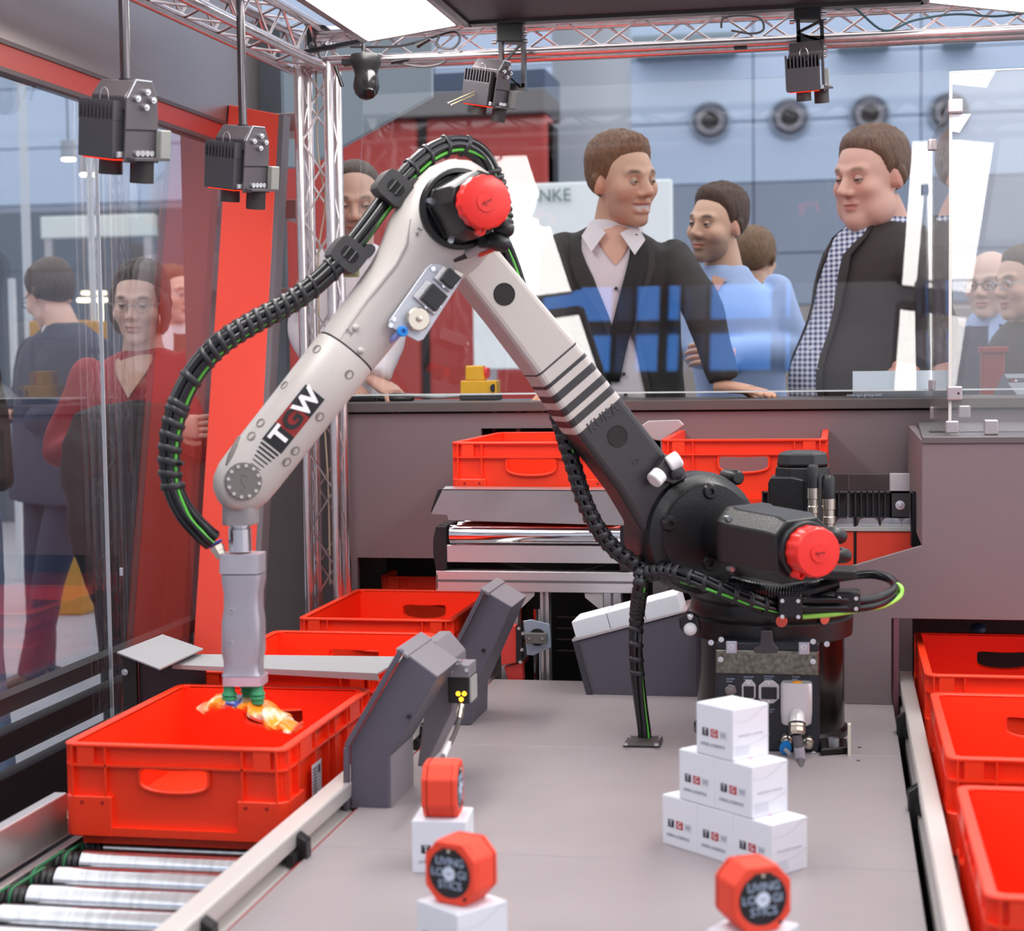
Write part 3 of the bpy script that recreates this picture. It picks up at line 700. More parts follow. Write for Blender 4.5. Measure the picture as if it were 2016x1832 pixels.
for pts in (((1020, 1163), (1052, 1163), (1052, 1172), (1027, 1196), (1020, 1196)), ((1150, 1163), (1187, 1163), (1187, 1197), (1178, 1197), (1152, 1176)), ((952, 1163), (985, 1163), (985, 1190))):
    MB().prism([PY(*p, Y4+.005) for p in pts], (0, .006, 0)).build('gusset', mat('cast_gusset', 'b9b3b2', .5, .6), mc)
cbz = spline([PY(985, 1105, Y4+.06), PY(1030, 1118, Y4+.05), PY(1090, 1125, Y4+.04), PY(1150, 1122, Y4+.05), PY(1200, 1108, Y4+.06)], 6)
MB().tube(cbz, .0035, 8).build('cable', mBlk, mc, smooth=60)
# interior details behind the table edge: lift column, valve bracket, dark machinery
lm = thing('lift_mechanism', 'dark lifting mechanism in the shade below the middle conveyor', 'machine', (-.7, 4.35, 0))
MB().box((-.62, 4.3, 0), (-.5, 4.36, .68)).build('guide_rail', mat('dark_steel', '2c282a', .4, .5), lm)
MB().cyl((PY(1058, 1300, 4.25).x, 4.25, 0), (PY(1058, 1300, 4.25).x, 4.25, PY(1058, 1198, 4.25).z), .01, n=16).build('piston_rod', mChr, lm, smooth=40)
for k in range(4):
    p = PY(1120, 1215+k*22, 4.29); MB().box((p.x-.03, 4.285, p.z), (p.x+.03, 4.29, p.z+.003)).build('scale_line', mat('brown_line', '6a5650', .5), lm)
vb = thing('valve_plate', 'pale blue steel plate with black block and red housing behind the table edge', 'fixture', PY(1050, 1265, 4.1))
MB().prism([PY(*p, 4.06) for p in ((1030, 1222), (1046, 1219), (1082, 1228), (1085, 1274), (1050, 1290), (1037, 1289))], (0, .004, 0)).build('plate', mat('pale_blue_steel', '9eacbd', .35, .5), vb, bevel=.001, seg=1)
c = PY(1058, 1254, 4.058); MB().cyl(c, c+Vector((0, -.002, 0)), .021, n=24).build('port', mBlk, vb)
MB().box((c.x-.025, 4.04, c.z-.013), (c.x+.025, 4.056, c.z+.012)).build('block', mat('dark_grey_block', '5d5957', .5), vb, bevel=.001, seg=1)
for s in (-.016, .016): MB().cyl((c.x+s, 4.041, c.z), (c.x+s, 4.036, c.z), .003, n=10).build('screw', mScr, vb)
MB().prism([PY(*p, 4.06) for p in ((987, 1310), (1018, 1304), (1016, 1232), (1000, 1228), (986, 1260))], (0, .03, 0)).build('red_housing', mat('red_lacquered_steel', 'c63a34', .4), vb, bevel=.002)
MB().prism([PY(*p, 4.07) for p in ((1000, 1340), (1030, 1340), (1028, 1304), (992, 1312))], (0, .03, 0)).build('red_housing', mat('red_lacquered_steel', 'c63a34', .4), vb, bevel=.002)
MB().prism([PY(*p, 4.055) for p in ((1016, 1305), (1028, 1296), (1026, 1222), (1016, 1232))], (0, .02, 0)).build('dark_strip', mBlk, vb)
for (x, y) in ((1022, 1236), (1030, 1246), (1028, 1278), (1025, 1302)):
    p = PY(x, y, 4.05); MB().cyl(p, p+Vector((0, -.006, 0)), .004, n=10).build('bolt', mScr, vb)
# angled chute with white boxes, left of the robot base
Yc = 3.89
cp_ = thing('chute', 'dark sloping chute behind the cable hose holding flat white boxes', 'chute', (PY(1250, 1375, Yc).x, Yc, ZT))
cpts = ((1157, 1375), (1372, 1380), (1372, 1205), (1350, 1206), (1128, 1262))
MB().prism([PY(*p, Yc) for p in cpts], (0, .17, 0)).build('housing', mBrk, cp_, bevel=.001, seg=1)
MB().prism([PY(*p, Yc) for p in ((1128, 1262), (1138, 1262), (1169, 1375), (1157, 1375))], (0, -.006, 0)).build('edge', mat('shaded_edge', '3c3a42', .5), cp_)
MB().prism([PY(1126, 1263, Yc-.004), PY(1352, 1204, Yc-.004), PY(1352, 1200, Yc-.004), PY(1126, 1258, Yc-.004)], (0, .18, 0)).build('floor_plate', mAlu, cp_)

# right part of the raised line: cross conveyor with red side panel behind the robot motors
Y5 = 4.15
xc = thing('cross_conveyor', 'raised cross conveyor with red side panel and black slotted guards behind the robot motors', 'conveyor', (.0, Y5, 0))
def p5(x0, y0, x1, y1, nm, mt_, dy=0., d=.01, bev=.001, par=None):
    a, b = PY(x0, y1, Y5+dy), PY(x1, y0, Y5+dy); return MB().box((a.x, Y5+dy, a.z), (b.x, Y5+dy+d, b.z)).build(nm, mt_, par or xc, bevel=bev, seg=1)
p5(1252, 1044, 1681, 1118, 'red_panel', mRedP, 0, .012); p5(1686, 1044, 1799, 1118, 'red_panel', mRedP, 0, .012)
p5(1681, 1020, 1686, 1118, 'gap_strip', mBlk, -.002, .012)
p5(1400, 1037, 1799, 1044, 'white_rail', mAluL, -.004, .03)
for x in (1476, 1520, 1564, 1612, 1665, 1710, 1755, 1795):
    a = PY(x, 1036, Y5+.02); MB().cyl((a.x, Y5+.02, a.z), (a.x, Y5+.42, a.z), .0245, n=24).build('roller', mRol, xc, smooth=40)
def guard(x0, x1, slots, bolt):
    o = MB(); f = [PY(x0, 1019, Y5-.012), PY(x1, 968, Y5-.012)]; lx, hx_, lz_, hz_ = f[0].x, f[1].x, f[0].z, f[1].z; yb_ = Y5-.012
    w = (PY(1755, 1000, Y5).x-PY(1673, 1000, Y5).x)/7; t_ = .0016
    o.box((lx, yb_, hz_-.003), (hx_, yb_+.03, hz_)).box((lx, yb_, lz_), (hx_, yb_+.03, lz_+.0025))
    for k in range(slots+1): o.box((lx+k*w, yb_, lz_), (lx+k*w+t_*1.6, yb_+.03, hz_))
    if bolt: o.box((lx+slots*w, yb_, lz_), (hx_, yb_+.03, hz_))
    o.box((lx, yb_+.026, lz_), (hx_, yb_+.03, hz_))
    g = o.build('slotted_guard', mat('satin_black_guard', '343134', .4), xc)
    if bolt:
        p = PY(1772, 994, yb_); MB().lathe(p, (0, -1, 0), [(0, .011), (.002, .011), (.0022, .007), (.005, .007), (.0055, .003)], 18).build('bolt', mScr, g, smooth=40)
guard(1671, 1791, 7, True); guard(1500, 1668, 13, False)
p5(1793, 968, 1817, 1076, 'end_cap', mBlk, -.01, .05, .003); p5(1799, 966, 1812, 1040, 'end_profile', mAluL, .02, .04)
p5(1490, 933, 1670, 970, 'back_panel', mat('dark_back_panel', '403b3d', .5), .40, .02); p5(1673, 933, 1750, 968, 'back_panel', mat('dark_back_panel2', '4a4042', .5), .40, .02); p5(1752, 932, 1830, 968, 'white_back_panel', mat('pale_back_panel', 'd5d2d8', .5), .40, .02)
for x in (1300, 1560, 1780):
    a = PY(x, 1100, Y5+.2); MB().box((a.x-.02, Y5+.2, 0), (a.x+.02, Y5+.24, a.z)).build('leg', mAlu, xc)
tag(MB().prism([PY(*p, 4.5) for p in ((1262, 838), (1276, 828), (1337, 826), (1347, 836), (1302, 868), (1288, 866), (1268, 852))], (0, .006, 0)).build('bent_sheet', mat('pale_steel_sheet', 'bdb7b9', .4, .5), bevel=.002),
    'pale bent steel sheet sticking up beside the crate behind the robot arm', 'sheet metal')
# boxes lying on the chute
def printed_box(w, d, h, label, group=None, name='white_box', full=True):
    """white folding carton with coloured letter blocks and small print; origin at the base centre"""
    t = thing(name, label, 'box', group=group)
    MB().box((-w/2, -d/2, 0), (w/2, d/2, h)).build('carton', mWht, t, world=False, bevel=.0012, seg=2)
    MB().box((-w/2+.002, -d/2+.002, h), (w/2-.002, d/2-.001, h+.0009)).build('lid_flap', mWht, t, world=False, bevel=.0005, seg=1)
    if full:
        k = w/.082
        MR = Matrix.Translation((0, -d/2-.0002, h*.46)) @ Matrix.Rotation(math.pi/2, 4, 'X')
        for bx0, bx1, mt_, nm in ((-.027, -.013, mInk, 'black_print'), (-.008, .008, mInkR, 'red_print'), (.012, .028, mInkL, 'grey_print')):
            b = MB(); b.box((bx0*k, -.0065*k, 0), (bx1*k, .0065*k, .0002), MR)
            o = b.build(nm, mt_, t, world=False)
        for ch, x in (('T', -.020), ('G', 0), ('W', .020)):
            mt_ = mWht if ch != 'W' else mInkG
            text(ch, .013*k, MR @ Matrix.Translation((x*k, 0, .0003)), mt_, t)
        text('LIVING LOGISTICS', .0066*k, Matrix.Translation((-.004*k, -d/2-.0003, h*.22)) @ Matrix.Rotation(math.pi/2, 4, 'X'), mInkG, t)
        # pale curved swoosh on the other side, and a bar block
        sw = MB(); M2 = Matrix.Translation((w/2+.0002, 0, h*.5)) @ Matrix.Rotation(math.pi/2, 4, 'Z') @ Matrix.Rotation(math.pi/2, 4, 'X')
        for (a, b, c, th) in ((.02, .03, .3, .004), (-.02, .012, .2, .003)):
            up = []; dn = []
            for i in range(13):
                u = -.5+i/12; y = min(a*h/.08 + b*(u+.2)**2*1.6 + .006*u, h*.46)
                hw = th*(.25+.75*(.5+u)) * .5; up.append((u*w*.96, y+hw, 0)); dn.append((u*w*.96, y-hw, 0))
            n = len(up); sw.add([M2 @ Vector(p) for p in up+dn], [(i, i+1, n+i+1, n+i) for i in range(n-1)])
        sw.build('swoosh_print', mInkL, t, world=False)
        text('intralogistics solutions', .006*k, M2 @ Matrix.Translation((0, -.002, .0003)), mInkL, t)
        bb = MB()
        for i in range(9): bb.box((-.033*k+i*.0035*k, -h/2+.006, 0), (-.0315*k+i*.0035*k, -h/2+.022, .0002), M2)
        bb.build('fine_print', mInkL, t, world=False)
        tp = MB(); tp.box((-.02*k, -.006*k, h+.0009), (.006*k, .001*k, h+.0011)); tp.build('red_print', mat('faint_red_print', 'd9a9b0', .6), t, world=False)
    return t
sl = (PY(1352, 1204, Yc) - PY(1128, 1262, Yc)); sd = sl.normalized(); ang = math.atan2(sd.z, sd.x)
for i in range(3):
    o = printed_box(.083, .12, .04, ['white box on the chute, lowest of the three', 'white box on the chute just behind the hanging hose', 'white box on the chute, highest and next to the robot base'][i], 'white boxes on the sloping chute', full=False)
    p = PY(1128, 1261, Yc)+Vector((0, .075, .001)) + sd*(.047+i*.0845); o.location = p; o.rotation_euler = (0, -ang, 0)
# pyramid of boxes
SZ = .08; yw = -math.radians(42); ax = Vector((math.cos(yw), math.sin(yw), 0)); ay = Vector((-math.sin(yw), math.cos(yw), 0))
GP = 'pyramid of six white cartons'
pb = printed_box(SZ, SZ*.96, .079, 'white printed carton, lower row of the pyramid, at its far-left end', GP)
crn = Vector((-.102, 2.548, ZT))
def place(o, i, lvl, sh=0):
    o.location = crn - ax*(SZ*(i+.5)+sh) + ay*SZ*.48 + Vector((0, 0, lvl*.0802)); o.rotation_euler = (0, 0, yw); return o
place(pb, 2, 0)
for i, lvl, lb in ((1, 0, 'white printed carton in the middle of the lower row of the pyramid'), (0, 0, 'white printed carton at the near corner of the lower row of the pyramid'),
    (1.5, 1, 'white printed carton of the second row, far one under the top box'), (.5, 1, 'white printed carton of the second row, near one under the top box'), (1, 2, 'single white printed carton on top of the pyramid')):
    place(dup(pb, (0, 0, 0), yw, lb, GP), i, lvl)
# pedestals with the red octagonal holders
def puck(label):
    t = thing('octagonal_holder', label, 'desk ornament', group='red octagonal holders on white cartons')
    w, h, d = .078, .082, .054; c = .25
    P = [(-w/2, h*c), (-w/2*(1-2*c*.95), 0), (w/2*(1-2*c*.95), 0), (w/2, h*c), (w/2, h*(1-c)), (w/2*(1-2*c*.95), h), (-w/2*(1-2*c*.95), h), (-w/2, h*(1-c))]
    MB().prism([(x, -d*.36, z) for x, z in P], (0, d*.72, 0)).build('holder', mPuck, t, world=False, bevel=.003)
    for s in (-1, 1):
        ring = [(x, s*d*.36, z) for x, z in P]; q = [(x*.97, s*d*.5, h/2+(z-h/2)*.97) for x, z in P]
        inner = [(.031*math.cos(a), s*d*.5, h/2+.031*math.sin(a)) for a in [math.atan2(z-h/2, x) for x, z in P]]
        vs = ring+q+inner; fs = [(i, (i+1) % 8, 8+(i+1) % 8, 8+i) for i in range(8)] + [(8+i, 8+(i+1) % 8, 16+(i+1) % 8, 16+i) for i in range(8)]
        MB().add(vs, fs).build('collar', mPuck, t, world=False, bevel=.0015, seg=1)
        MB().lathe((0, s*d*.36, h/2), (0, s, 0), [(0, .0325), (.0075, .0325), (.0078, .031)], 32).build('face', mat('black_speaker_face', '16161c', .35), t, world=False, smooth=40)
    Mf = Matrix.Translation((0, -d*.36-.0080, h/2)) @ Matrix.Rotation(math.pi/2, 4, 'X')
    pl = mat('pale_blue_lettering', 'a9bad2', .5)
    text('LIVING', .0148, Mf @ Matrix.Translation((.001, .015, 0)), pl, t, space=.95); text('LO', .0148, Mf @ Matrix.Translation((-.0185, 0, 0)), pl, t); text('GI', .0148, Mf @ Matrix.Translation((.0195, 0, 0)), pl, t); text('STICS', .0148, Mf @ Matrix.Translation((.001, -.015, 0)), pl, t)
    MB().cyl(Mf @ Vector((0, 0, 0)), Mf @ Vector((0, 0, .0006)), .0092, n=28).build('centre_disc', mat('pale_blue_disc', 'd5def0', .4), t, world=False)
    MB().box((-.004, -.001, .0006), (.004, .001, .0009), Mf).build('centre_print', mInkG, t, world=False)
    MB().box((-.012, .0255, -.0012), (.012, .032, .0004), Mf).build('notch', mBlk, t, world=False, bevel=.001)
    MB().sphere(Mf @ Vector((0, .0288, .0006)), .002, 10, 8).build('pin', mat('pale_pin', 'cfcabb', .4), t, world=False, smooth=60)
    MB().cyl((w*.3, -d*.5+.0003, .011), (w*.3, -d*.5-.0006, .011), .0028, n=12).build('hole', mDk, t, world=False)
    return t
def pedestal(pts, hgt, label, rz):
    o = printed_box(.083, .083, .08, label, 'white cartons under the red holders'); o.location = pts; o.rotation_euler = (0, 0, rz); return o
# far one seen from its side, near one and the one by the pyramid
pA = PZ(872, 1602, ZT+.08); pedestal((pA.x, pA.y, ZT), .1, 'white carton standing farther from the camera, its red holder seen edge-on', math.radians(4))
k1 = puck('red octagonal holder on the farther carton, turned edge-on'); k1.location = (pA.x+.001, pA.y-.002, ZT+.109); k1.rotation_euler = (0, 0, math.radians(94))
pB = PZ(909, 1772, ZT+.08); pedestal(Vector((pB.x, pB.y, ZT)), .1, 'white carton at the lower picture edge in front of the farther one', math.radians(-38))
k2 = puck('red octagonal holder with black lettered face, nearest on the conveyor side'); k2.location = (pB.x, pB.y, ZT+.109); k2.rotation_euler = (0, 0, math.radians(-22))
pD = PZ(1482, 1824, ZT+.08); pedestal(Vector((pD.x, pD.y, ZT)), .1, 'white carton at the lower picture edge in front of the pyramid', math.radians(-26))
k3 = puck('red octagonal holder with black lettered face, in front of the carton pyramid'); k3.location = (pD.x, pD.y, ZT+.1075); k3.rotation_euler = (0, 0, math.radians(30))
for k_, z_ in ((k1, 1), (k2, 1), (k3, 1)): k_.location.z = ZT+.0812

# ================================================================== side cabinet with acrylic box
YP = 3.85
cb_t = thing('side_cabinet', 'dark cabinet with slanted front panel in front of the right conveyor opening', 'cabinet', (.4, YP, 0)); cb_t['label'] = 'dark cabinet with slanted front panel carrying the acrylic box'
def pp(*a): return [PY(x, y, YP) for x, y in a]
XE = 1.5
zb = PY(1815, 868, YP).z
A = pp((1815, 868), (1815, 1074), (1650, 1122), (1560, 1150)); zlo = PY(1755, 1217, YP).z
xr = PY(1755, 1217, YP).x
MB().prism([A[0], A[1], A[2], A[3], Vector((A[3].x, YP, ZT)), Vector((xr, YP, ZT)), Vector((xr, YP, zlo)), Vector((XE, YP, zlo)), Vector((XE, YP, zb))], (0, .018, 0)).build('front_panel', mDark, cb_t, bevel=.001, seg=1)
xl3 = PY(1372, 1200, YP).x
MB().prism([Vector((A[3].x, YP+.002, A[3].z)), Vector((xl3, YP+.002, PY(1372, 1170, YP).z)), Vector((xl3, YP+.002, ZT)), Vector((A[3].x, YP+.002, ZT))], (0, .016, 0)).build('front_panel', mDark, cb_t)
MB().prism([A[0]+Vector((.0, .018, 0)), A[1]+Vector((0, .018, 0)), A[1]+Vector((0, .8, 0)), A[0]+Vector((0, .8, 0))], (.018, 0, 0)).build('side_panel', mDark, cb_t)
zt_ = PY(1815, 860, YP).z
tp = [PZ(1816, 860, zt_), PZ(1788, 820, zt_)]; tp[1].y = min(tp[1].y, YB-.002)
MB().prism([tp[0]+Vector((0, -.004, -.0)), Vector((XE, YP-.004, zt_)), Vector((XE, YB-.02, zt_)), Vector((tp[1].x+.012, YB-.02, zt_))], (0, 0, -.014)).build('top_board', mat('dark_counter_top', '5f585a', .42, bump=.1, bscale=900), cb_t, bevel=.001, seg=1)
MB().box((.2, YP+.2, zt_+.0003), (XE, YP+.27, zt_+.0012)).build('slot', mDk, cb_t)
MB().box((PY(1890, 838, YP+.2).x, YP+.215, zt_+.001), (XE, YP+.222, zt_+.004)).build('slot_rail', mAlu, cb_t)
MB().box((xr+.005, YP-.002, ZT-.3), (xr+.016, YP+.12, zlo)).build('reveal', mat('reddish_reveal', '6f4650', .4), cb_t)
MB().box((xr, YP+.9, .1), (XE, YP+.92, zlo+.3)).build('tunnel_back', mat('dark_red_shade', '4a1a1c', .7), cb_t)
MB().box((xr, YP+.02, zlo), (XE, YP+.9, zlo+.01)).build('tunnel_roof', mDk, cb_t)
tag(MB().sphere((PY(1925, 1232, YP+.5).x, YP+.5, PY(1925, 1238, YP+.5).z), (.02, .02, .015), 14, 8).build('blue_bag_scrap', mat('blue_foil', '3c4668', .4), smooth=60), 'small crumpled blue foil bag deep in the dark opening', 'bag')
# acrylic box
ga = glass('acrylic', (.97, .97, .97), 1.49, .07)
ab = thing('acrylic_box', 'clear acrylic box with cut corner and aluminium clips on the cabinet', 'display case', (.3, 4.0, zt_))
Yf = 3.93
fx = PY(1868, 850, Yf).x; ztop = PY(1900, 140, Yf).z; zbot = zt_+.004
fr = MB().prism([Vector((fx+.004, Yf, zbot)), Vector((XE, Yf, zbot)), Vector((XE, Yf, ztop)), Vector((fx+.004, Yf, ztop))], (0, .006, 0)).build('front_pane', ga, ab)
Yr = min(PX(1829, 830, fx).y, 4.66)
sidep = [Vector((fx, Yf, zbot)), Vector((fx, Yf, ztop-.001)), Vector((fx, Yf+.07, ztop-.06)), Vector((fx, Yr, PX(1831, 280, fx).z)), Vector((fx, Yr, zbot))]
MB().prism(sidep, (.005, 0, 0)).build('side_pane', ga, ab)
mEdge = mat('frosted_acrylic_edge', 'd9d6cf', .4)
MB().box((fx-.001, Yf-.001, zbot), (fx+.0055, Yf, ztop)).build('edge', mEdge, ab)
MB().box((fx+.004, Yf-.0006, ztop-.0015), (XE, Yf+.0066, ztop+.0008)).build('edge', mEdge, ab)
MB().prism([PY(1888, 143, Yf-.001), PY(1950, 140, Yf-.001), PY(1944, 147, Yf-.001)], (0, .0005, 0)).build('tape', mWht, ab)
MB().prism([PY(*p, Yf-.001) for p in ((1874, 225), (1912, 224), (1889, 261), (1875, 259))], (0, .0008, 0)).build('sticker', mWht, ab)
mClip = mat('matt_aluminium_clip', 'b9aeb2', .38, .6)
def clipb(x0, y0, x1, y1, Y, d=.03):
    a, b = PY(x0, y1, Y), PY(x1, y0, Y); return MB().box((a.x, Y, a.z), (b.x, Y+d, b.z)).build('clip', mClip, ab, bevel=.003)
clipb(1866, 194, 1896, 222, Yf-.012); clipb(1827, 273, 1843, 296, Yr-.01, .02)
c = clipb(1865, 760, 1895, 788, Yf-.012); p = PY(1887, 774, Yf-.0125); MB().cyl(p, p+Vector((0, -.0008, 0)), .0025, n=10).build('screw_hole', mDk, c)
clipb(1828, 747, 1837, 769, Yr-.01, .02)
clipb(1862, 828, 1888, 853, Yf-.012, .02); clipb(1938, 826, 1966, 856, Yf-.012, .025); clipb(1888, 798, 1911, 823, YP+.45, .02)
clipb(1831, 800, 1845, 826, Yr-.008, .02)

# ================================================================== things on the back counter
ZCt = 1.1725
def tent(label, x0, x1, ytop, Y, wtxt=None, sq=False):
    a, b = PY(x0, 780, Y), PY(x1, 780, Y); h = PY(x0, ytop, Y).z-ZCt
    t = thing('tent_card', label, 'tent card', ((a.x+b.x)/2, Y, ZCt))
    MB().prism([(a.x, Y, ZCt), (a.x, Y+.002, ZCt), (a.x, Y+.05, ZCt+h), (a.x, Y+.048, ZCt+h)], (b.x-a.x, 0, 0)).build('card', mat('pale_blue_card', 'b9c3cd', .35), t)
    MB().prism([(a.x, Y-.001, ZCt), (a.x, Y-.0015, ZCt), (a.x, Y+.0105, ZCt+h*.26), (a.x, Y+.0115, ZCt+h*.26)], (b.x-a.x, 0, 0)).build('dark_band', mat('slate_print', '565a63', .4), t)
    MB().prism([(a.x, Y+.05, ZCt+h), (a.x, Y+.052, ZCt+h), (a.x, Y+.10, ZCt), (a.x, Y+.098, ZCt)], (b.x-a.x, 0, 0)).build('card', mat('pale_blue_card', 'b9c3cd', .35), t)
    return t
t1 = tent('pale folded tent card with a web address strip in front of the heavy man', 1679, 1862, 731, 4.74)
p = PY(1685, 778, 4.74); text('www.tgw-group.com', .011, Matrix.Translation((p.x+.022, 4.738, ZCt+.008)) @ Matrix.Rotation(math.radians(78), 4, 'X'), mWht, t1)
Yt = 4.95; t2 = thing('tent_card', 'dark blue folded tent card with a white lettered front, beside the acrylic box clips', 'tent card', PY(1955, 785, Yt))
P_ = [PY(*p, Yt) for p in ((1954, 781), (1975, 735), (2030, 735), (2030, 781))]
MB().prism(P_, (0, .002, 0)).build('card', mat('slate_card', '5b6270', .4), t2)
MB().prism([PY(*p, Yt-.001) for p in ((1977, 736), (2030, 735), (2030, 744), (1982, 744))], (0, .0005, 0)).build('pale_stripe', mat('pale_blue_card', 'b9c3cd', .35), t2)
MB().prism([PY(*p, Yt-.001) for p in ((1984, 753), (2030, 753), (2030, 779), (2004, 779))], (0, .0005, 0)).build('pale_stripe', mat('pale_blue_card', 'b9c3cd', .35), t2)
for (x0, x1, mt_) in ((1986, 1990, mInk), (1991, 1997, mInkR), (1998, 2003, mWht)):
    MB().prism([PY(*p, Yt-.001) for p in ((x0, 747), (x1, 747), (x1, 751), (x0, 751))], (0, .0004, 0)).build('print', mt_, t2)
# emergency stop box
Ye = 4.86
es = thing('emergency_stop_box', 'yellow emergency stop box on a dark foot behind the robot arm', 'switch box', PY(940, 775, Ye))
a, b = PY(906, 783, Ye), PY(980, 773, Ye); MB().box((a.x, Ye-.01, ZCt), (b.x, Ye+.07, ZCt+.016)).build('foot', mat('dark_grey_foot', '3c3c42', .5), es, bevel=.003)
zf = ZCt+.016; p0, p1 = PY(906, 775, Ye), PY(978, 745, Ye)
MB().prism([(p0.x, Ye, zf), (p1.x, Ye, zf), (p1.x-.002, Ye, zf+.04), (p0.x+.001, Ye, zf+.04)], (0, .06, 0)).build('lower_housing', mYel, es, bevel=.003)
q0, q1 = PY(915, 745, Ye), PY(966, 714, Ye)
MB().prism([(q0.x, Ye+.004, zf+.04), (q0.x+.056, Ye+.004, zf+.04), (q0.x+.052, Ye+.004, zf+.083), (q0.x+.001, Ye+.004, zf+.083)], (0, .05, 0)).build('upper_housing', mYel, es, bevel=.004)
MB().cyl((q0.x+.05, Ye+.03, zf+.062), (q0.x+.066, Ye+.028, zf+.062), .016, n=20).build('red_button', mRedC, es, bevel=.003)
MB().cyl((p1.x-.012, Ye, zf+.018), (p1.x-.008, Ye-.003, zf+.018), .012, n=20).build('black_button', mBlk, es, bevel=.002)
cbl = spline([PY(906, 778, Ye), PY(890, 779, Ye-.02), PY(860, 781, Ye-.03)+Vector((0, 0, 0)), PY(830, 779, Ye-.02), PY(790, 778, Ye), PY(760, 779, Ye+.02)], 6)
for v in cbl: v.z = max(v.z, ZCt+.006)
tag(MB().tube(cbl, .006, 8).build('grey_cable', mat('light_grey_cable', 'aeb2b4', .5), smooth=60), 'light grey cable lying on the counter from the yellow stop box', 'cable')
Yk = 4.84
kb = PY(730, 776, Yk)
kt = thing('keyboard', 'flat dark keyboard at the left end of the counter near the truss', 'keyboard', (kb.x, Yk, ZCt)); kt['label'] = 'flat dark keyboard on the counter beside the truss'
MB().box((PY(682, 776, Yk).x, Yk-.03, ZCt), (PY(742, 776, Yk).x, Yk+.09, ZCt+.014)).build('body', mBlk, kt, bevel=.003)
for i in range(5):
    for j in range(4): 
        x = PY(685, 776, Yk).x+.002+i*.0145; MB().box((x, Yk-.024+j*.026, ZCt+.014), (x+.0125, Yk-.003+j*.026, ZCt+.018)).build('key', mat('dark_key', '2e2e33', .5), kt)
ms = PY(778, 776, Yk-.01)
mst = thing('computer_mouse', 'black computer mouse on the counter under the bald man\'s hand', 'mouse', (ms.x, Yk, ZCt))
M_ = Matrix.Translation((ms.x, Yk, ZCt+.006)); MB().sphere((0, 0, 0), (.055, .03, .018), 20, 12, M_).build('shell', mBlk, mst, smooth=60)
MB().cyl((ms.x+.02, Yk-.004, ZCt+.02), (ms.x+.02, Yk+.004, ZCt+.02), .006, n=12).build('wheel', mGry, mst)
# ================================================================== hanging 3D camera heads
mHead = mat('black_anodised_head', '48454a', .4, .2, bump=.1, bscale=600)
mHeadP = mat('grey_anodised_plate', '5f595d', .36, .4, bump=.1, bscale=600)
mLens = mat('black_rubber_lens_hood', '2c2829', .6)
mRedL = emis('red_led_glow', 'ff3418', 1.2)
def head(label):
    """local frame: x across the finned front, -y the finned front, z up; hung from its top centre at the origin"""
    t = thing('vision_camera', label, 'camera', group='black two-lens camera heads hung over the machine')
    fb = MB(); fb.box((-.066, -.052, -.140), (.032, .02, -.070)).build('camera_body', mHead, t, world=False, bevel=.002)
    for i in range(10):
        x = -.066+i*.0105; MB().box((x, -.052, -.071), (x+.0042, .018, -.036)).build('cooling_fin', mHead, t, world=False)
    MB().box((-.064, -.036, -.075), (.030, .018, -.045)).build('fin_core', mDk, t, world=False)
    # mounting hood (folded sheet) above
    MB().prism([(-.052, -.032, -.052), (-.052, -.034, -.028), (-.052, -.012, 0), (-.052, .03, 0), (-.052, .035, -.05)], (.094, 0, 0)).build('hood', mHeadP, t, world=False, bevel=.0012, seg=1)
    MB().tube([(-.012+.012*math.cos(a), -.0345-.002, -.034+.02*math.sin(a)) for a in np.linspace(0, 2*math.pi, 20)[:-1]], .0008, 5, closed=True).build('wire_loop', mScr, t, world=False)
    # side plate with bolts
    sp = MB().prism([(.042, -.034, -.03), (.042, -.014, .004), (.042, .024, .002), (.042, .038, -.03), (.042, .044, -.145), (.042, -.036, -.145)], (.005, 0, 0)).build('side_plate', mHeadP, t, world=False, bevel=.001, seg=1)
    MB().prism([(.0425, -.034, -.03), (.0425, -.014, .004), (.0425, .024, .002), (.0425, .022, .0), (.0425, -.0125, .0015), (.0425, -.0315, -.03)], (.0055, 0, 0)).build('bright_edge', mScr, sp, world=False)
    MB().box((.0468, -.036, -.088), (.0476, .041, -.085)).build('joint_line', mDk, sp, world=False)
    for y, z in ((-.014, -.03), (.008, -.018), (.022, -.032), (.006, -.045)):
        b = MB(); b.cyl((.047, y, z), (.056, y, z), .0058, n=12).cyl((.056, y, z), (.06, y, z), .003, n=8).build('bolt', mScr, sp, world=False, smooth=40)
    for k in range(4):
        MB().cyl((.047, -.01+k*.011, -.128), (.053, -.01+k*.011, -.128), .0055, n=12).build('bolt', mScr, sp, world=False, smooth=40)
    MB().box((.0325, -.046, -.137), (.0415, -.03, -.126)).build('bright_block', mScr, t, world=False, bevel=.001)
    MB().box((.03, -.03, -.14), (.07, .05, -.135)).build('base_plate', mHeadP, t, world=False)
    MB().box((.049, .034, -.140), (.064, .058, -.085)).build('rear_body', mat('pale_grey_body', '8f908c', .5), t, world=False, bevel=.002)
    MB().box((-.058, -.046, -.1425), (.028, .014, -.1395)).build('led_plate', mRedL, t, world=False)
    for (x, y, z0, z1, r) in ((-.016, -.016, -.139, -.170, .022), (.038, .012, -.14, -.182, .022)):
        l = MB().lathe((x, y, z0), (0, 0, -1), [(0, r*.98), (z0-z1, r), (z0-z1+.0002, r*.8), (z0-z1-.006, r*.75)], 28).build('lens_hood', mLens, t, world=False, smooth=40)
        MB().cyl((x, y, z1+.006), (x, y, z1+.005), r*.72, n=24).build('lens', mBlkG, l, world=False)
    return t
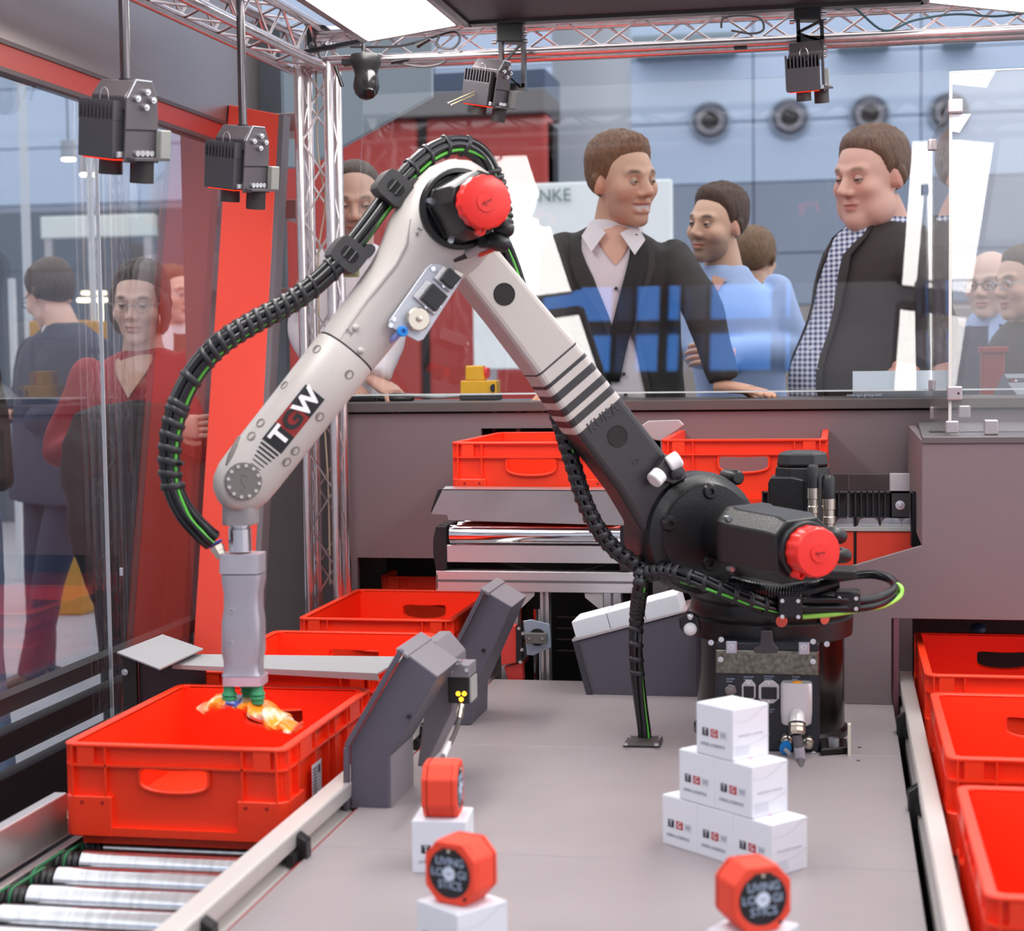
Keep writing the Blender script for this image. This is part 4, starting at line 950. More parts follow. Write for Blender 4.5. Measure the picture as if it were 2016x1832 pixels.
def pole(x, y, z0, z1, label, r=.0095):
    t = thing('support_pole', label, 'pole', (x, y, z0)); 
    MB().cyl((x, y, z0), (x, y, z1), r, n=20).build('tube', mat('grey_steel_pole', '5b575a', .25, .85), t, smooth=40)
    MB().cyl((x, y, z0-.012), (x, y, z0+.012), r*1.35, n=20).build('foot_collar', mBlk, t, smooth=40); return t
Y1, Y2 = 3.0, 3.75
for (px, py, Y, rz, lb, pl) in ((246, 158, Y1, -27, 'black camera head on the nearer steel pole above the left conveyor', 'grey steel pole holding the nearer camera head'),
                                (478, 248, Y2, -27, 'black camera head on the farther steel pole in front of the red pillar', 'grey steel pole holding the farther camera head')):
    h = head(lb); p = PY(px, py, Y); h.location = p; h.rotation_euler = (math.radians(4), math.radians(9), math.radians(rz))
    pole(p.x-.003, p.y+.01, p.z-.008, 2.75, pl)
# two heads under the back truss
p = PY(972, 118, 4.36); h3 = dup(h, p, math.radians(-22), 'black camera head under the back truss above the robot elbow'); h3.rotation_euler = (math.radians(2), math.radians(12), math.radians(-22)); h3.scale = (.83,)*3
p = PY(1588, 82, 4.36); h4 = dup(h, p, math.radians(6), 'black camera head under the back truss seen head-on above the young man'); h4.rotation_euler = (math.radians(12), math.radians(-3), math.radians(4)); h4.scale = (.83,)*3
def bracketm(x0, x1, y0, y1, ym, Y, label, mt_):
    t = thing('camera_mount', label, 'bracket', PY((x0+x1)/2, y0, Y), group='black lattice mounts clamped to the back truss')
    f = lambda *a: [PY(x, y, Y) for x, y in a]
    MB().prism(f((x0, y0), (x1, y0), (x1, ym), (x0, ym)), (0, .05, 0)).build('clamp_block', mBlk, t, bevel=.003)
    w = (x1-x0)*.14
    for xa, xb in ((x0, x0+w), (x1-w, x1)): MB().prism(f((xa+4, ym), (xb+4, ym), (xb+6, y1), (xa+6, y1)), (0, .03, 0)).build('strut', mt_, t)
    MB().prism(f((x0+5, y1-w*2), (x1+6, y1-w*2), (x1+6, y1), (x0+5, y1)), (0, .03, 0)).build('strut', mt_, t)
    h2 = (y1-ym)
    for (ya, yb, s) in ((ym, ym+h2*.5, 1), (ym+h2*.5, y1-w, 0)):
        a, b = ((x0+6, yb), (x1-2, ya)) if s else ((x0+6, ya), (x1-2, yb))
        MB().prism(f(a, b, (b[0], b[1]+w*.7), (a[0], a[1]+w*.7)), (0, .012, 0)).build('brace', mt_, t)
    for (x, y) in ((x0-4, y0+38), (x1+5, y0+22), (x1+6, y0+36)):
        q = PY(x, y, Y+.02); MB().cyl(q+Vector((-.006, 0, 0)), q+Vector((.006, 0, 0)), .006, n=12).build('bolt', mScr, t, smooth=40)
    return t
bracketm(977, 1028, 45, 178, 82, 4.42, 'black lattice mount clamped to the truss above the robot elbow', mat('dark_metal_strut', '4b474a', .35, .6))
bracketm(1563, 1617, 5, 85, 38, 4.42, 'black lattice mount clamped to the truss above the young man', mBlk)
an = thing('antenna', 'pair of thin brass wires sticking out from the camera head by the robot elbow', 'antenna', PY(925, 185, 4.33))
for d_ in (0, 6):
    MB().cyl(PY(934, 180+d_, 4.33), PY(884+d_, 202+d_*.6, 4.3), .0012, n=6).build('wire', mat('brass_wire', 'b9a77c', .3, .9), an)
    MB().sphere(PY(883+d_, 203+d_*.6, 4.3), .0028, 8, 6).build('tip', mScr, an, smooth=60)
# dome camera
Yd = 4.36
dc = thing('dome_camera', 'black pan-tilt dome camera with antenna hanging at the truss corner', 'camera', PY(718, 150, Yd))
o = PY(720, 108, Yd); s_ = 1/3400*Yd
MB().lathe(o, (0, 0, -1), [(0, 30*s_), (6*s_, 32*s_), (18*s_, 31*s_), (30*s_, 25*s_), (40*s_, 23*s_), (56*s_, 26*s_), (66*s_, 26.5*s_), (78*s_, 22*s_), (86*s_, 14*s_), (90*s_, 3*s_)], 36).build('housing', mBlk, dc, smooth=50)
c = PY(727, 160, Yd-.02); MB().sphere(c, (17*s_, 15*s_, 26*s_), 24, 16).build('lens_ball', mat('satin_black_ball', '1a191b', .25, coat=.4), dc, smooth=70)
c = PY(727, 184, Yd-.03); MB().lathe(c, (.15, -.75, -.6), [(-.006, 12*s_), (.002, 11*s_), (.003, 8*s_), (.0035, 2*s_)], 24).build('lens', mBlkG, dc, smooth=40)
MB().box(tuple(PY(672, 128, Yd)), tuple(PY(700, 114, Yd)+Vector((0, .03, 0)))).build('arm', mBlk, dc, bevel=.002)
MB().cyl(PY(660, 130, Yd), PY(674, 170, Yd), .005, n=12).build('antenna', mBlk, dc, smooth=40)
MB().cyl(PY(716, 100, Yd), PY(716, 86, Yd), .006, n=12).build('stem', mBlk, dc, smooth=40)
MB().box(tuple(PY(640, 112, Yd)), tuple(PY(748, 105, Yd)+Vector((0, .04, 0)))).build('mount_plate', mAlu, dc, bevel=.001)
# cables coiled in the back truss
def loosecable(label, pts, r=.0035, mt_=None):
    return tag(MB().tube(spline(pts, 7), r, 8).build('loose_cable', mt_ or mat('dark_grey_cable', '5a5658', .4), smooth=60), label, 'cable')
loosecable('grey cable looped in the back truss beside the dome camera', [PY(690, 92, 4.5), PY(760, 92, 4.5), PY(800, 88, 4.52), PY(850, 74, 4.52), PY(895, 62, 4.53), PY(905, 78, 4.5), PY(890, 95, 4.48), PY(860, 90, 4.49), PY(865, 70, 4.5)], .0035)
loosecable('grey cable hanging in a curve below the back truss beside the dome camera', [PY(776, 120, 4.5), PY(805, 128, 4.5), PY(838, 131, 4.5), PY(868, 125, 4.5), PY(884, 114, 4.52)], .0035)
tag(MB().cyl(PY(770, 122, 4.49), PY(805, 116, 4.49), .007, .004, n=12).build('cable_plug', mBlk, smooth=40), 'black plug on the hanging cable under the truss by the dome camera', 'plug')
tag(MB().cyl(PY(820, 90, 4.46), PY(846, 76, 4.46), .009, .006, n=12).build('cable_plug', mBlk, smooth=40), 'black plug lying inside the back truss by the dome camera', 'plug')
loosecable('round grey cable loop in the back truss beside the head-on camera head', [PY(1420, 55, 4.5), PY(1424, 36, 4.5), PY(1455, 30, 4.5), PY(1495, 35, 4.5), PY(1503, 58, 4.5), PY(1480, 66, 4.5), PY(1440, 60, 4.5)], .003)
loosecable('dark teal cable running along the back truss to the slanted light panel', [PY(1615, 6, 4.5), PY(1650, 18, 4.5), PY(1680, 14, 4.5), PY(1740, 60, 4.5), PY(1800, 40, 4.5), PY(1880, 28, 4.5), PY(1960, 32, 4.5), PY(2040, 22, 4.5)], .003, mat('teal_cable', '2f4f57', .4))
tag(MB().box(tuple(PY(1444, 96, 4.5)), tuple(PY(1471, 89, 4.5)+Vector((0, .02, 0)))).build('cable_clip', mBlk, bevel=.002), 'small black clip under the back truss above the smiling man', 'clip')
# thin cable on the truss column
loosecable('thin beige cable hanging down inside the truss column', [PY(622, 140, 4.53), PY(626, 300, 4.53), PY(640, 400, 4.53), PY(626, 520, 4.53), PY(634, 760, 4.53), PY(646, 950, 4.53), PY(650, 1150, 4.53)], .0026, mat('beige_cable', 'b9a58f', .5))

# ================================================================== orange bag hanging from the suction cups
# ================================================================== the robot
AL = math.radians(31); BX, BY = -.143, 3.56
n_ = Vector((math.sin(AL), -math.cos(AL), 0)); e_ = Vector((-math.cos(AL), -math.sin(AL), 0)); up = Vector((0, 0, 1))
BO = Vector((BX, BY, .67))
def PN(x, y, c):
    r = ray(x, y); t = (n_.dot(BO-CAM)+c)/n_.dot(r); return CAM + r*t
rb = thing('industrial_robot', 'grey and black six-axis industrial robot arm standing on the grey table', 'robot', (BX, BY, ZT))
bc = Vector((BX, BY, 0))
zr0 = PY(1518, 1262, BY-.16).z; zr1 = PY(1518, 1214, BY-.16).z
# base
MB().lathe((BX, BY, ZT), (0, 0, 1), [(0, .158), (.012, .158), (.018, .150), (zr0-ZT-.01, .150), (zr0-ZT, .155)], 48).build('base', mBlkG, rb, smooth=40)
fa = [PZ(*p, ZT) for p in ((1612, 1468), (1668, 1466), (1670, 1484), (1616, 1488))]
ft = MB().prism(fa, (0, 0, .014)).build('foot', mBlkG, rb, bevel=.003)
MB().cyl(PZ(1640, 1474, ZT)+Vector((0, 0, .014)), PZ(1640, 1474, ZT)+Vector((0, 0, .022)), .012, n=6).build('foot_bolt', mScr, ft)
MB().box(tuple(PZ(1669, 1487, ZT)), tuple(PZ(1669, 1487, ZT)+Vector((.006, .02, .06)))).build('shim', mat('pale_shim', 'd6cfbf', .6), rb)
# carousel ring
MB().lathe((BX, BY, zr0), (0, 0, 1), [(-.012, .15), (-.006, .166), (.03, .168), (.034, .16), (zr1-zr0, .165), (zr1-zr0+.02, .160), (zr1-zr0+.022, .12)], 56).build('carousel_ring', mBlkM, rb, smooth=40)
# rotating column up to the shoulder
SH = PN(1393, 1052, .10); SC = SH - n_*.10
secs = []
for t, rx, ry in ((0, .15, .14), (.15, .145, .13), (.35, .125, .115), (.6, .11, .1), (.85, .1, .085), (1.0, .085, .075)):
    c = lerp(Vector((BX, BY, zr1+.01)), SC+Vector((0, 0, .02)), t); secs.append((c, e_, n_, rx, ry, 2.6))
MB().loft(secs, 32).build('rotating_column', mBlkM, rb, smooth=60)
# shoulder housing
so = MB().lathe(SH-n_*.165, n_, [(0, .085), (.012, .112), (.1, .122), (.13, .122), (.150, .117), (.158, .105), (.165, .1), (.166, .02)], 56).build('shoulder_housing', mBlkM, rb, smooth=35)
MB().lathe(SH-n_*.002, n_, [(0, .098), (.006, .096), (.007, .02)], 48).build('lid', mBlkM, so, smooth=35)
for (x, y) in ((1396, 967), (1395, 1108), (1316, 1030)):
    p = PN(x, y, .1); MB().lathe(p, n_, [(-.02, .017), (.004, .016), (.010, .0125), (.0102, .0065), (.004, .006)], 20).build('bolt', mBlk, so, smooth=40)
q = PN(1438, 938, .03); MB().lathe(q-n_*.02, n_, [(0, .015), (.05, .015), (.055, .011), (.0552, .005)], 20).build('lug', mBlkM, so, smooth=40)
# shoulder motor
def motor(c0, length, w, name, rot=0, cap=.87):
    """square chamfered motor along n_ ending in a red fluted cap"""
    X = (e_*-1*math.cos(rot)+up*math.sin(rot)); Y = up*math.cos(rot)+e_*math.sin(rot)
    M_ = Matrix((X, Y, n_)).transposed().to_4x4(); M_.translation = c0
    h = w/2; k = h*.42
    sec = [(h, -h+k), (h, h-k), (h-k, h), (-h+k, h), (-h, h-k), (-h, -h+k), (-h+k, -h), (h-k, -h)]
    b = MB(M_)
    def loop(z, s): return [(x*s, y*s, z) for x, y in sec]
    L = [(0, 1.0), (length*.12, 1.0), (length*.14, .96), (length*.70, .94), (length*.76, .86), (length*.80, .84)]
    vs = sum([loop(z, s) for z, s in L], []); fs = []
    for r in range(len(L)-1): fs += [(r*8+i, r*8+(i+1) % 8, (r+1)*8+(i+1) % 8, (r+1)*8+i) for i in range(8)]
    fs += [tuple(range(8))[::-1], tuple(range(len(vs)-8, len(vs)))]; b.add(vs, fs)
    b.cyl((0, 0, length*.78), (0, 0, length*.86), h*.8, n=28)
    o = b.build(name, mBlkM, rb, bevel=.003, smooth=30)
    # cap
    R = h*cap; nfl = 16; prof = [(length*.84, 1.0, 1), (length*.97, 1.0, 1), (length*.99, .96, .3), (length, .9, 0)]
    vs = []; N = nfl*4
    for z, s, fl in prof:
        for i in range(N):
            a = 2*math.pi*i/N; r = R*s*(1-.045*fl*(.5-.5*math.cos(a*nfl))); vs.append((r*math.cos(a), r*math.sin(a), z))
    for z, s in ((length+.001, .38), (length+.0035, .36), (length+.0035, .12), (length+.006, .11)):
        vs += [(R*s*math.cos(2*math.pi*i/N), R*s*math.sin(2*math.pi*i/N), z) for i in range(N)]
    m_ = len(prof)+4; fs = []
    for r in range(m_-1): fs += [(r*N+i, r*N+(i+1) % N, (r+1)*N+(i+1) % N, (r+1)*N+i) for i in range(N)]
    fs += [tuple(range((m_-1)*N, m_*N))]
    cp = MB(M_).add(vs, fs).build('red_cap', mRedC, o, smooth=35); cp['label'] = 'fluted red end cap'
    MB(M_).box((-.009, -.0012, length+.0055), (.009, .0012, length+.0066)).build('cap_mark', mat('dark_red_mark', '7a1512', .5), o)
    MB(M_).lathe((-R*.62, -R*.84, length*.84), (0, 0, 1), [(0, R*.17), (length*.1, R*.17), (length*.1+.001, R*.09), (length*.08, R*.08)], 14).build('cap_lug', mRedC, o, smooth=40)
    for sx, sy in ((-1, 1), (-1, -1), (1, -1), (1, 1)):
        MB(M_).cyl((sx*h*.86, sy*h*.72, length*.11), (sx*h*.86, sy*h*.72, length*.17), .0055, n=12).build('screw', mScr, o, smooth=40)
    return o, M_
MB().cyl(SH-e_*.035, SH-e_*.035+n_*.12, .052, n=32).build('motor_neck', mBlkM, rb, smooth=40)
mo, Mm = motor(SH+n_*.095-e_*.035, .27, .132, 'shoulder_motor', rot=.06, cap=.70)
def plug(a, b, r):
    a, b = Vector(a), Vector(b); L = (b-a).length
    return MB().lathe(a, b-a, [(0, r*.7), (L*.15, r*.95), (L*.5, r), (L*.8, r*.85), (L*.95, r*.55), (L, r*.2)], 18)
for (x0, y0, x1, y1) in ((1625, 1050, 1668, 1058), (1630, 1090, 1677, 1095)):
    plug(PN(x0, y0, .38), PN(x1, y1, .40), .0155).build('connector_plug', mBlk, mo, smooth=60)
MB().box(tuple(PN(1600, 1140, .3)), tuple(PN(1665, 1118, .3)+Vector((.02, .05, 0)))).build('connector_block', mBlk, mo, bevel=.004)
# upright motor of the first axis, behind
m1 = MB()
Ym1 = 3.66
def oct_loop(x0, x1, y, yv, k=.3):
    a, b = PY(x0, yv, Ym1), PY(x1, yv, Ym1); c = (a+b)/2; r = (b.x-a.x)/2
    return [(c.x+r*px, c.y+r*py, c.z) for px, py in ((1, -k), (1, k), (k, 1), (-k, 1), (-1, k), (-1, -k), (-k, -1), (k, -1))]
def stack(loops):
    vs = sum(loops, []); fs = []
    for r in range(len(loops)-1): fs += [(r*8+i, r*8+(i+1) % 8, (r+1)*8+(i+1) % 8, (r+1)*8+i) for i in range(8)]
    return MB().add(vs, fs+[tuple(range(8))[::-1], tuple(range(len(vs)-8, len(vs)))])
um = stack([oct_loop(*q) for q in ((1528, 1634, 0, 1120, .45), (1526, 1634, 0, 945, .45), (1528, 1632, 0, 917, .45))]).build('upright_motor', mBlkM, rb, bevel=.003)
stack([oct_loop(*q) for q in ((1532, 1628, 0, 916, .5), (1530, 1631, 0, 912, .5), (1534, 1627, 0, 892, .5), (1550, 1612, 0, 887, .5))]).build('motor_cap', mBlk, um, bevel=.002)
ho = [PY(*p, 3.60) for p in ((1511, 1060), (1512, 950), (1518, 938), (1560, 938), (1584, 944), (1586, 1060))]
MB().prism(ho, (0, .06, 0)).build('terminal_box', mBlkM, um, bevel=.004)
for x0, x1, yt, ym, yb in ((1589, 1612, 914, 960, 1030), (1618, 1644, 935, 981, 1050)):
    a = PY((x0+x1)/2, yt, 3.57); b = PY((x0+x1)/2, ym, 3.57); c = PY((x0+x1)/2, yb, 3.57); r = (x1-x0)/2/3400*3.57
    MB().lathe(a, b-a, [(0, r*.7), (.006, r), ((b-a).length, r)], 18).build('rubber_boot', mBlk, um, smooth=40)
    L = (c-b).length; MB().lathe(b, c-b, [(0, r*1.02), (L*.3, r*1.02), (L*.32, r*.9), (L*.5, r*.9), (L*.52, r*1.0), (L*.7, r*1.0), (L*.72, r*.85), (L, r*.85)], 18).build('nickel_connector', mat('nickel_connector', 'cfc4b6', .2, .9), um, smooth=30)
# ---------------- link arm (lower arm) with printed bands
kL = PN(870, 500, .07); kR = PN(1300, 1075, .07); ax_ = (kR-kL).normalized()
ML = frame(kL, ax_, n_); MLi = ML.inverted()
s1 = (MLi @ PN(1057, 736, .07)).x
km = bpy.data.materials.new('link_arm_paint'); km.use_nodes = True; nt = km.node_tree; bs = nt.nodes['Principled BSDF']; bs.inputs['Roughness'].default_value = .4
tcn = nt.nodes.new('ShaderNodeTexCoord'); sx_ = nt.nodes.new('ShaderNodeSeparateXYZ'); nt.links.new(tcn.outputs['Object'], sx_.inputs[0])
cr = nt.nodes.new('ShaderNodeValToRGB'); cr.color_ramp.interpolation = 'CONSTANT'; nt.links.new(sx_.outputs['X'], cr.inputs[0]); nt.links.new(cr.outputs[0], bs.inputs['Base Color'])
gcol, bcol = (*lin('bdb5b0'), 1), (*lin('302d30'), 1)
st = [(0, gcol)]
for a, b in ((0, .006), (.026, .036), (.053, .066), (.081, .098), (.110, .127)): st += [(s1+a, bcol), (s1+b, gcol)]
st += [(s1+.142, bcol)]
el = cr.color_ramp.elements
while len(el) < len(st): el.new(.5)
for i, (p, c) in enumerate(st): el[i].position = p; el[i].color = c
nz = nt.nodes.new('ShaderNodeTexNoise'); nz.inputs['Scale'].default_value = 260; bp_ = nt.nodes.new('ShaderNodeBump'); bp_.inputs['Strength'].default_value = .2; bp_.inputs['Distance'].default_value = .001
nt.links.new(tcn.outputs['Object'], nz.inputs[0]); nt.links.new(nz.outputs[0], bp_.inputs['Height']); nt.links.new(bp_.outputs[0], bs.inputs['Normal'])
R_edge = [(930, 410), (985, 492), (1070, 594), (1160, 700), (1232, 790), (1318, 900), (1372, 950)]
L_edge = [(1330, 1118), (1288, 1080), (1222, 970), (1132, 850), (1057, 736), (985, 640), (905, 540), (850, 470)]
face = [MLi @ PN(x, y, .072) for x, y in R_edge+L_edge]
MBl = MB().prism([(p.x, p.y, p.z) for p in face], (0, 0, -.085))
lk = MBl.build('link_arm', km, rb, bevel=.012, seg=3); lk.matrix_basis = ML; lk.parent = rb; lk.matrix_parent_inverse = inv_of(rb)
for f in lk.data.polygons: f.use_smooth = False
for (x, y, nm) in ((993, 579, 'h1'), (1216, 858, 'h2')):
    p = PN(x, y, .0725); MB().lathe(p-n_*.004, n_, [(0, .0215), (.0045, .0215), (.0050, .0200), (.0043, .0192)], 32).build('cover_plug', mDk, lk, smooth=30)
# raised maker's lettering and axis mark on the black part
Mt = frame(PN(1188, 822, .0722), (PN(1222, 792, .0722)-PN(1152, 848, .0722)), n_)
text('KUKA', .030, Mt, mat('raised_black_letter', '3a373a', .35), lk, ext=.0015, xs=.95)
text('+2-', .015, frame(PN(1252, 908, .0722), (PN(1275, 890, .0722)-PN(1232, 925, .0722)), n_), mat('raised_black_letter', '3a373a', .35), lk, ext=.001)
# buffers with white ends on the arm near the shoulder
bf = MB().prism([PN(*p, .075) for p in ((1280, 928), (1305, 893), (1322, 902), (1340, 922), (1345, 938), (1318, 952), (1296, 944))], n_*.02).build('buffer_bracket', mat('dark_cast_steel', '4a4547', .35, .5), lk, bevel=.003)
for a, b, r in (((1316, 915), (1338, 901), .0165), ((1300, 932), (1286, 947), .0165)):
    p, q = PN(*a, .095), PN(*b, .10); MB().cyl(p, q, r, n=20).build('white_buffer', mat('white_rubber', 'eeecec', .5), bf, bevel=.003, smooth=40)
MB().lathe(PN(1328, 932, .095), n_, [(0, .012), (.012, .012), (.014, .009), (.0142, .004)], 16).build('bolt', mBlk, bf, smooth=40)
# ---------------- forearm
CF = .125
E0 = PN(893, 424, CF); W0 = PN(480, 948, CF); av = (W0-E0); LF = av.length; av.normalize(); pv = n_.cross(av).normalized()
if pv.z < 0: pv = -pv
def FA(s, p=0., c=0.): return E0 + av*s + pv*p + n_*c
head_secs = [(-.095, .02, .03), (-.088, .05, .05), (-.07, .072, .066), (-.04, .088, .072), (0, .094, .074), (.045, .092, .074), (.085, .084, .072), (.12, .072, .068), (.16, .063, .064), (.21, .0595, .060), (.30, .057, .058), (LF*.52, .056, .057)]
mk = lambda S_: [(FA(s), pv, n_, rp, rn, 2.35) for s, rp, rn in S_]
fa1 = MB().loft(mk(head_secs), 40).build('forearm', mGry, rb, smooth=60)
wr_s = [(LF*.52+.003, .0545, .056), (LF*.52+.006, .0565, .0575), (LF*.7, .0555, .056), (LF*.85, .055, .052), (LF-.03, .0548, .048), (LF, .054, .046), (LF+.025, .047, .044), (LF+.042, .034, .04), (LF+.052, .016, .032), (LF+.055, .004, .02)]
fa2 = MB().loft(mk(wr_s), 40).build('wrist_arm', mGry, rb, smooth=60)
MB().loft([(FA(LF*.52-.001), pv, n_, .0545, .056, 2.35), (FA(LF*.52+.004), pv, n_, .0545, .056, 2.35)], 40).build('seam', mDk, fa2)
# cast ridge on the forearm
rg = spline([PN(x, y, CF+.05) for x, y in ((806, 440), (795, 490), (760, 545), (722, 590), (690, 636))], 6)
def on_surf(P, lift=.0):
    d = P-E0; s = d.dot(av); p = d.dot(pv)
    L_ = head_secs+wr_s
    for i in range(len(L_)-1):
        if L_[i][0] <= s <= L_[i+1][0] or i == len(L_)-2:
            t = (s-L_[i][0])/(L_[i+1][0]-L_[i][0]); rp = lerp(L_[i][1], L_[i+1][1], t); rn = lerp(L_[i][2], L_[i+1][2], t); break
    k = min(abs(p)/rp, .999); c = rn*(1-k**2.35)**(1/2.35)
    return FA(s, p, c+lift)
def PS(x, y, lift=0.):
    """point of the forearm surface seen in direction x, y"""
    c = .05
    for _ in range(12):
        P = PN(x, y, CF+c); Q = on_surf(P); c = (Q-E0).dot(n_)
    return on_surf(PN(x, y, CF+c), lift)
MB().tube([PS(x, y, -.0015) for x, y in ((808, 432), (800, 480), (780, 520), (752, 555), (722, 592), (692, 634), (670, 668))], [.003, .005, .005, .005, .0045, .004, .002], 10).build('cast_ridge', mGry, fa1, smooth=60)
# axis marks, screws
for (x, y, s_, ang) in ((826, 455, '+3-', -60), (690, 655, '+4-', 30)):
    p = PS(x, y, .0006); text(s_, .016, frame(p, (pv*math.cos(1.57)-av*math.sin(1.57)) if ang < 0 else -pv, n_), mat('raised_grey_letter', '8b8583', .4), fa1, ext=.0008)
for (x, y) in ((624, 687), (560, 758), (513, 832), (495, 858), (582, 887), (565, 909), (630, 820), (688, 737)):
    p = PS(x, y); nn = (p-E0-av*(p-E0).dot(av)).normalized()
    MB().lathe(p-nn*.004, nn, [(0, .0085), (.0048, .0085), (.005, .0065), (.0035, .006), (.0035, .002)], 16).build('screw', mat('dull_screw', '8d8784', .4, .4), fa2, smooth=30)
for (x, y) in ((710, 690), (700, 645)):
    p = PS(x, y); nn = (p-E0-av*(p-E0).dot(av)).normalized(); MB().sphere(p, .0065, 12, 8).build('rivet', mGry, fa2, smooth=60)
# dark slot along the wrist edge
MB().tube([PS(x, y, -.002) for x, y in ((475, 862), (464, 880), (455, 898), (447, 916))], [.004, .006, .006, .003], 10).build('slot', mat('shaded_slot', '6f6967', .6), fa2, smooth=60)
# wrist cover with bolt circle
wc = PN(479, 947, CF+.046)
wo = MB().lathe(wc-n_*.004, n_, [(0, .0335), (.005, .0335), (.0055, .032), (.0035, .031), (.0035, .0235), (.0062, .023), (.0068, .021), (.007, .002)], 40).build('wrist_cover', mat('wrist_grey', '958f91', .4), fa2, smooth=30)
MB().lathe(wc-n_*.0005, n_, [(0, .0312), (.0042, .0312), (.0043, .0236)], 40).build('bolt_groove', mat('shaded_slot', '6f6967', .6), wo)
for k in range(12):
    a = 2*math.pi*k/12; p = wc+n_*.004 + (av*math.cos(a)+pv*math.sin(a))*.0272; MB().lathe(p-n_*.001, n_, [(0, .0032), (.0022, .0032), (.0024, .0015)], 10).build('bolt', mGry, wo, smooth=30)
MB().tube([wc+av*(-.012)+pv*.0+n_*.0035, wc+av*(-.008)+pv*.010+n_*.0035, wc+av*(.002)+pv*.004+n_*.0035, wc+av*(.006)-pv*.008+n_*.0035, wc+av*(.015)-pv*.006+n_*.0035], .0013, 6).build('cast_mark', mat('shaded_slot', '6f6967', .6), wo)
# printed logo strip along the wrist arm
def decal(u0, u1, w0, w1, mt_, lift, par, nm):
    """strip in arm coordinates: u along the arm from the wrist, w across"""
    b = MB(); N = 6; vs = []
    for i in range(N+1):
        for j in range(N+1): vs.append(on_surf(FA(LF-lerp(u0, u1, i/N), lerp(w0, w1, j/N), 0), lift))
    return b.add(vs, [(i*(N+1)+j, i*(N+1)+j+1, (i+1)*(N+1)+j+1, (i+1)*(N+1)+j) for i in range(N) for j in range(N)]).build(nm, mt_, par)
mW2 = mat('white_print', 'f2f0f0', .4); mR2 = mat('dark_red_print', '8e1f1c', .4)
def wv(x, y): d = PS(x, y)-E0; return LF-d.dot(av), d.dot(pv)
ua = wv(507, 922); ub = wv(617, 768); wcen = (ua[1]+ub[1])/2; hw = .021
ua, ub = ua[0], ub[0]; LU = ub-ua
lg = decal(ua+LU*.27, ua+LU*.54, wcen-hw, wcen+hw, mat('black_print', '1b1a1c', .4), .0004, fa2, 'logo_print')
decal(ua+LU*.49, ua+LU*.77, wcen-hw, wcen+hw, mR2, .0005, fa2, 'logo_print'); decal(ua+LU*.75, ua+LU, wcen-hw, wcen+hw, mat('black_print', '1b1a1c', .4), .0006, fa2, 'logo_print')
for k in range(6): decal(ua+LU*.045*k, ua+LU*.045*k+LU*(.008+.003*k), wcen-hw*(.5+.08*k), wcen+hw*(.5+.08*k), mat('black_print', '1b1a1c', .4), .0005, fa2, 'logo_print')
for k, (ch, uu, mt_) in enumerate((('T', .41, mW2), ('G', .62, mat('black_print', '1b1a1c', .4)), ('W', .86, mW2))):
    p = on_surf(FA(LF-(ua+LU*uu), wcen, 0), .0012); text(ch, .043, frame(p, -av, n_), mt_, fa2, xs=1.1, bold=.035)
# ---------------- elbow ring and motor
RC = FA(.002, -.008, .070)
RC = PN(905, 411, CF+.080)
er = MB().lathe(RC-n_*.012, n_, [(0, .072), (.013, .072), (.017, .070), (.018, .064), (.006, .060), (.004, .03), (.004, .002)], 48).build('elbow_ring', mBlkM, rb, smooth=35)
m2, Mm2 = motor(RC-n_*.01, .152, .108, 'elbow_motor', rot=.5)
for (x0, y0, x1, y1) in ((975, 448, 1012, 452), (960, 470, 1004, 484)):
    plug(PN(x0, y0, CF+.13), PN(x1, y1, CF+.15), .0165).build('connector_plug', mBlk, m2, smooth=60)
MB().box(tuple(PN(940, 488, CF+.1)), tuple(PN(985, 462, CF+.1)+Vector((.01, .04, 0)))).build('connector_block', mBlk, m2, bevel=.004)
# cable and red tag below the elbow
MB().tube(spline([PN(868, 524, CF+.05), PN(890, 512, CF+.06), PN(918, 500, CF+.06), PN(945, 484, CF+.07)], 6), .008, 10).build('elbow_cable', mBlk, rb, smooth=60)
MB().tube(spline([PN(918, 500, CF+.06), PN(938, 488, CF+.07), PN(955, 478, CF+.08)], 6), .011, 10).build('clear_sleeve', mat('clear_plastic_sleeve', 'aaa3a3', .25), rb, smooth=60)
MB().prism([PN(*p, CF+.05) for p in ((940, 500), (982, 484), (984, 490), (944, 506))], n_*.01).build('red_tag', mat('bright_red_tag', 'f23a22', .5), rb)
# ---------------- connection plate beside the forearm
cplt = MB().prism([PN(*p, CF+.066) for p in ((838, 528), (848, 520), (866, 521), (908, 541), (904, 556), (832, 668), (822, 672), (764, 642), (766, 630))], n_*.005).build('connection_plate', mat('pale_blue_plate', 'c3c6cf', .4, .2), rb, bevel=.001, seg=1)
def plate(x, y, w, h, d, nm, mt_, lift=.071, rot=0, bev=.002):
    M_ = frame(PN(x, y, CF+lift), -av, n_) @ Matrix.Rotation(rot, 4, 'Z'); return MB(M_).box((-w/2, -h/2, 0), (w/2, h/2, d)).build(nm, mt_, cplt, bevel=bev)
mSil = mat('silver_socket', 'c9c5c6', .3, .7)
for (x, y, s_) in ((881, 549, .026), (849, 586, .034)):
    plate(x-3, y, s_*1.15, s_*1.5, .006, 'socket_frame', mSil); plate(x+2, y, s_*1.05, s_*1.05, .016, 'socket', mBlk, bev=.0015)
    for dx, dy in ((-14, -12), (14, 14), (-10, 16), (14, -10)):
        p = PN(x+dx*s_/.03, y+dy*s_/.03, CF+.072); MB().cyl(p, p+n_*.005, .003, n=10).build('screw', mScr, cplt, smooth=40)
p = PN(820, 628, CF+.071); MB().lathe(p, n_, [(0, .021), (.014, .021), (.016, .019), (.016, .006), (.021, .005), (.022, .003)], 28).build('round_connector', mat('nickel_connector', 'cfc4b6', .2, .9), cplt, smooth=35)
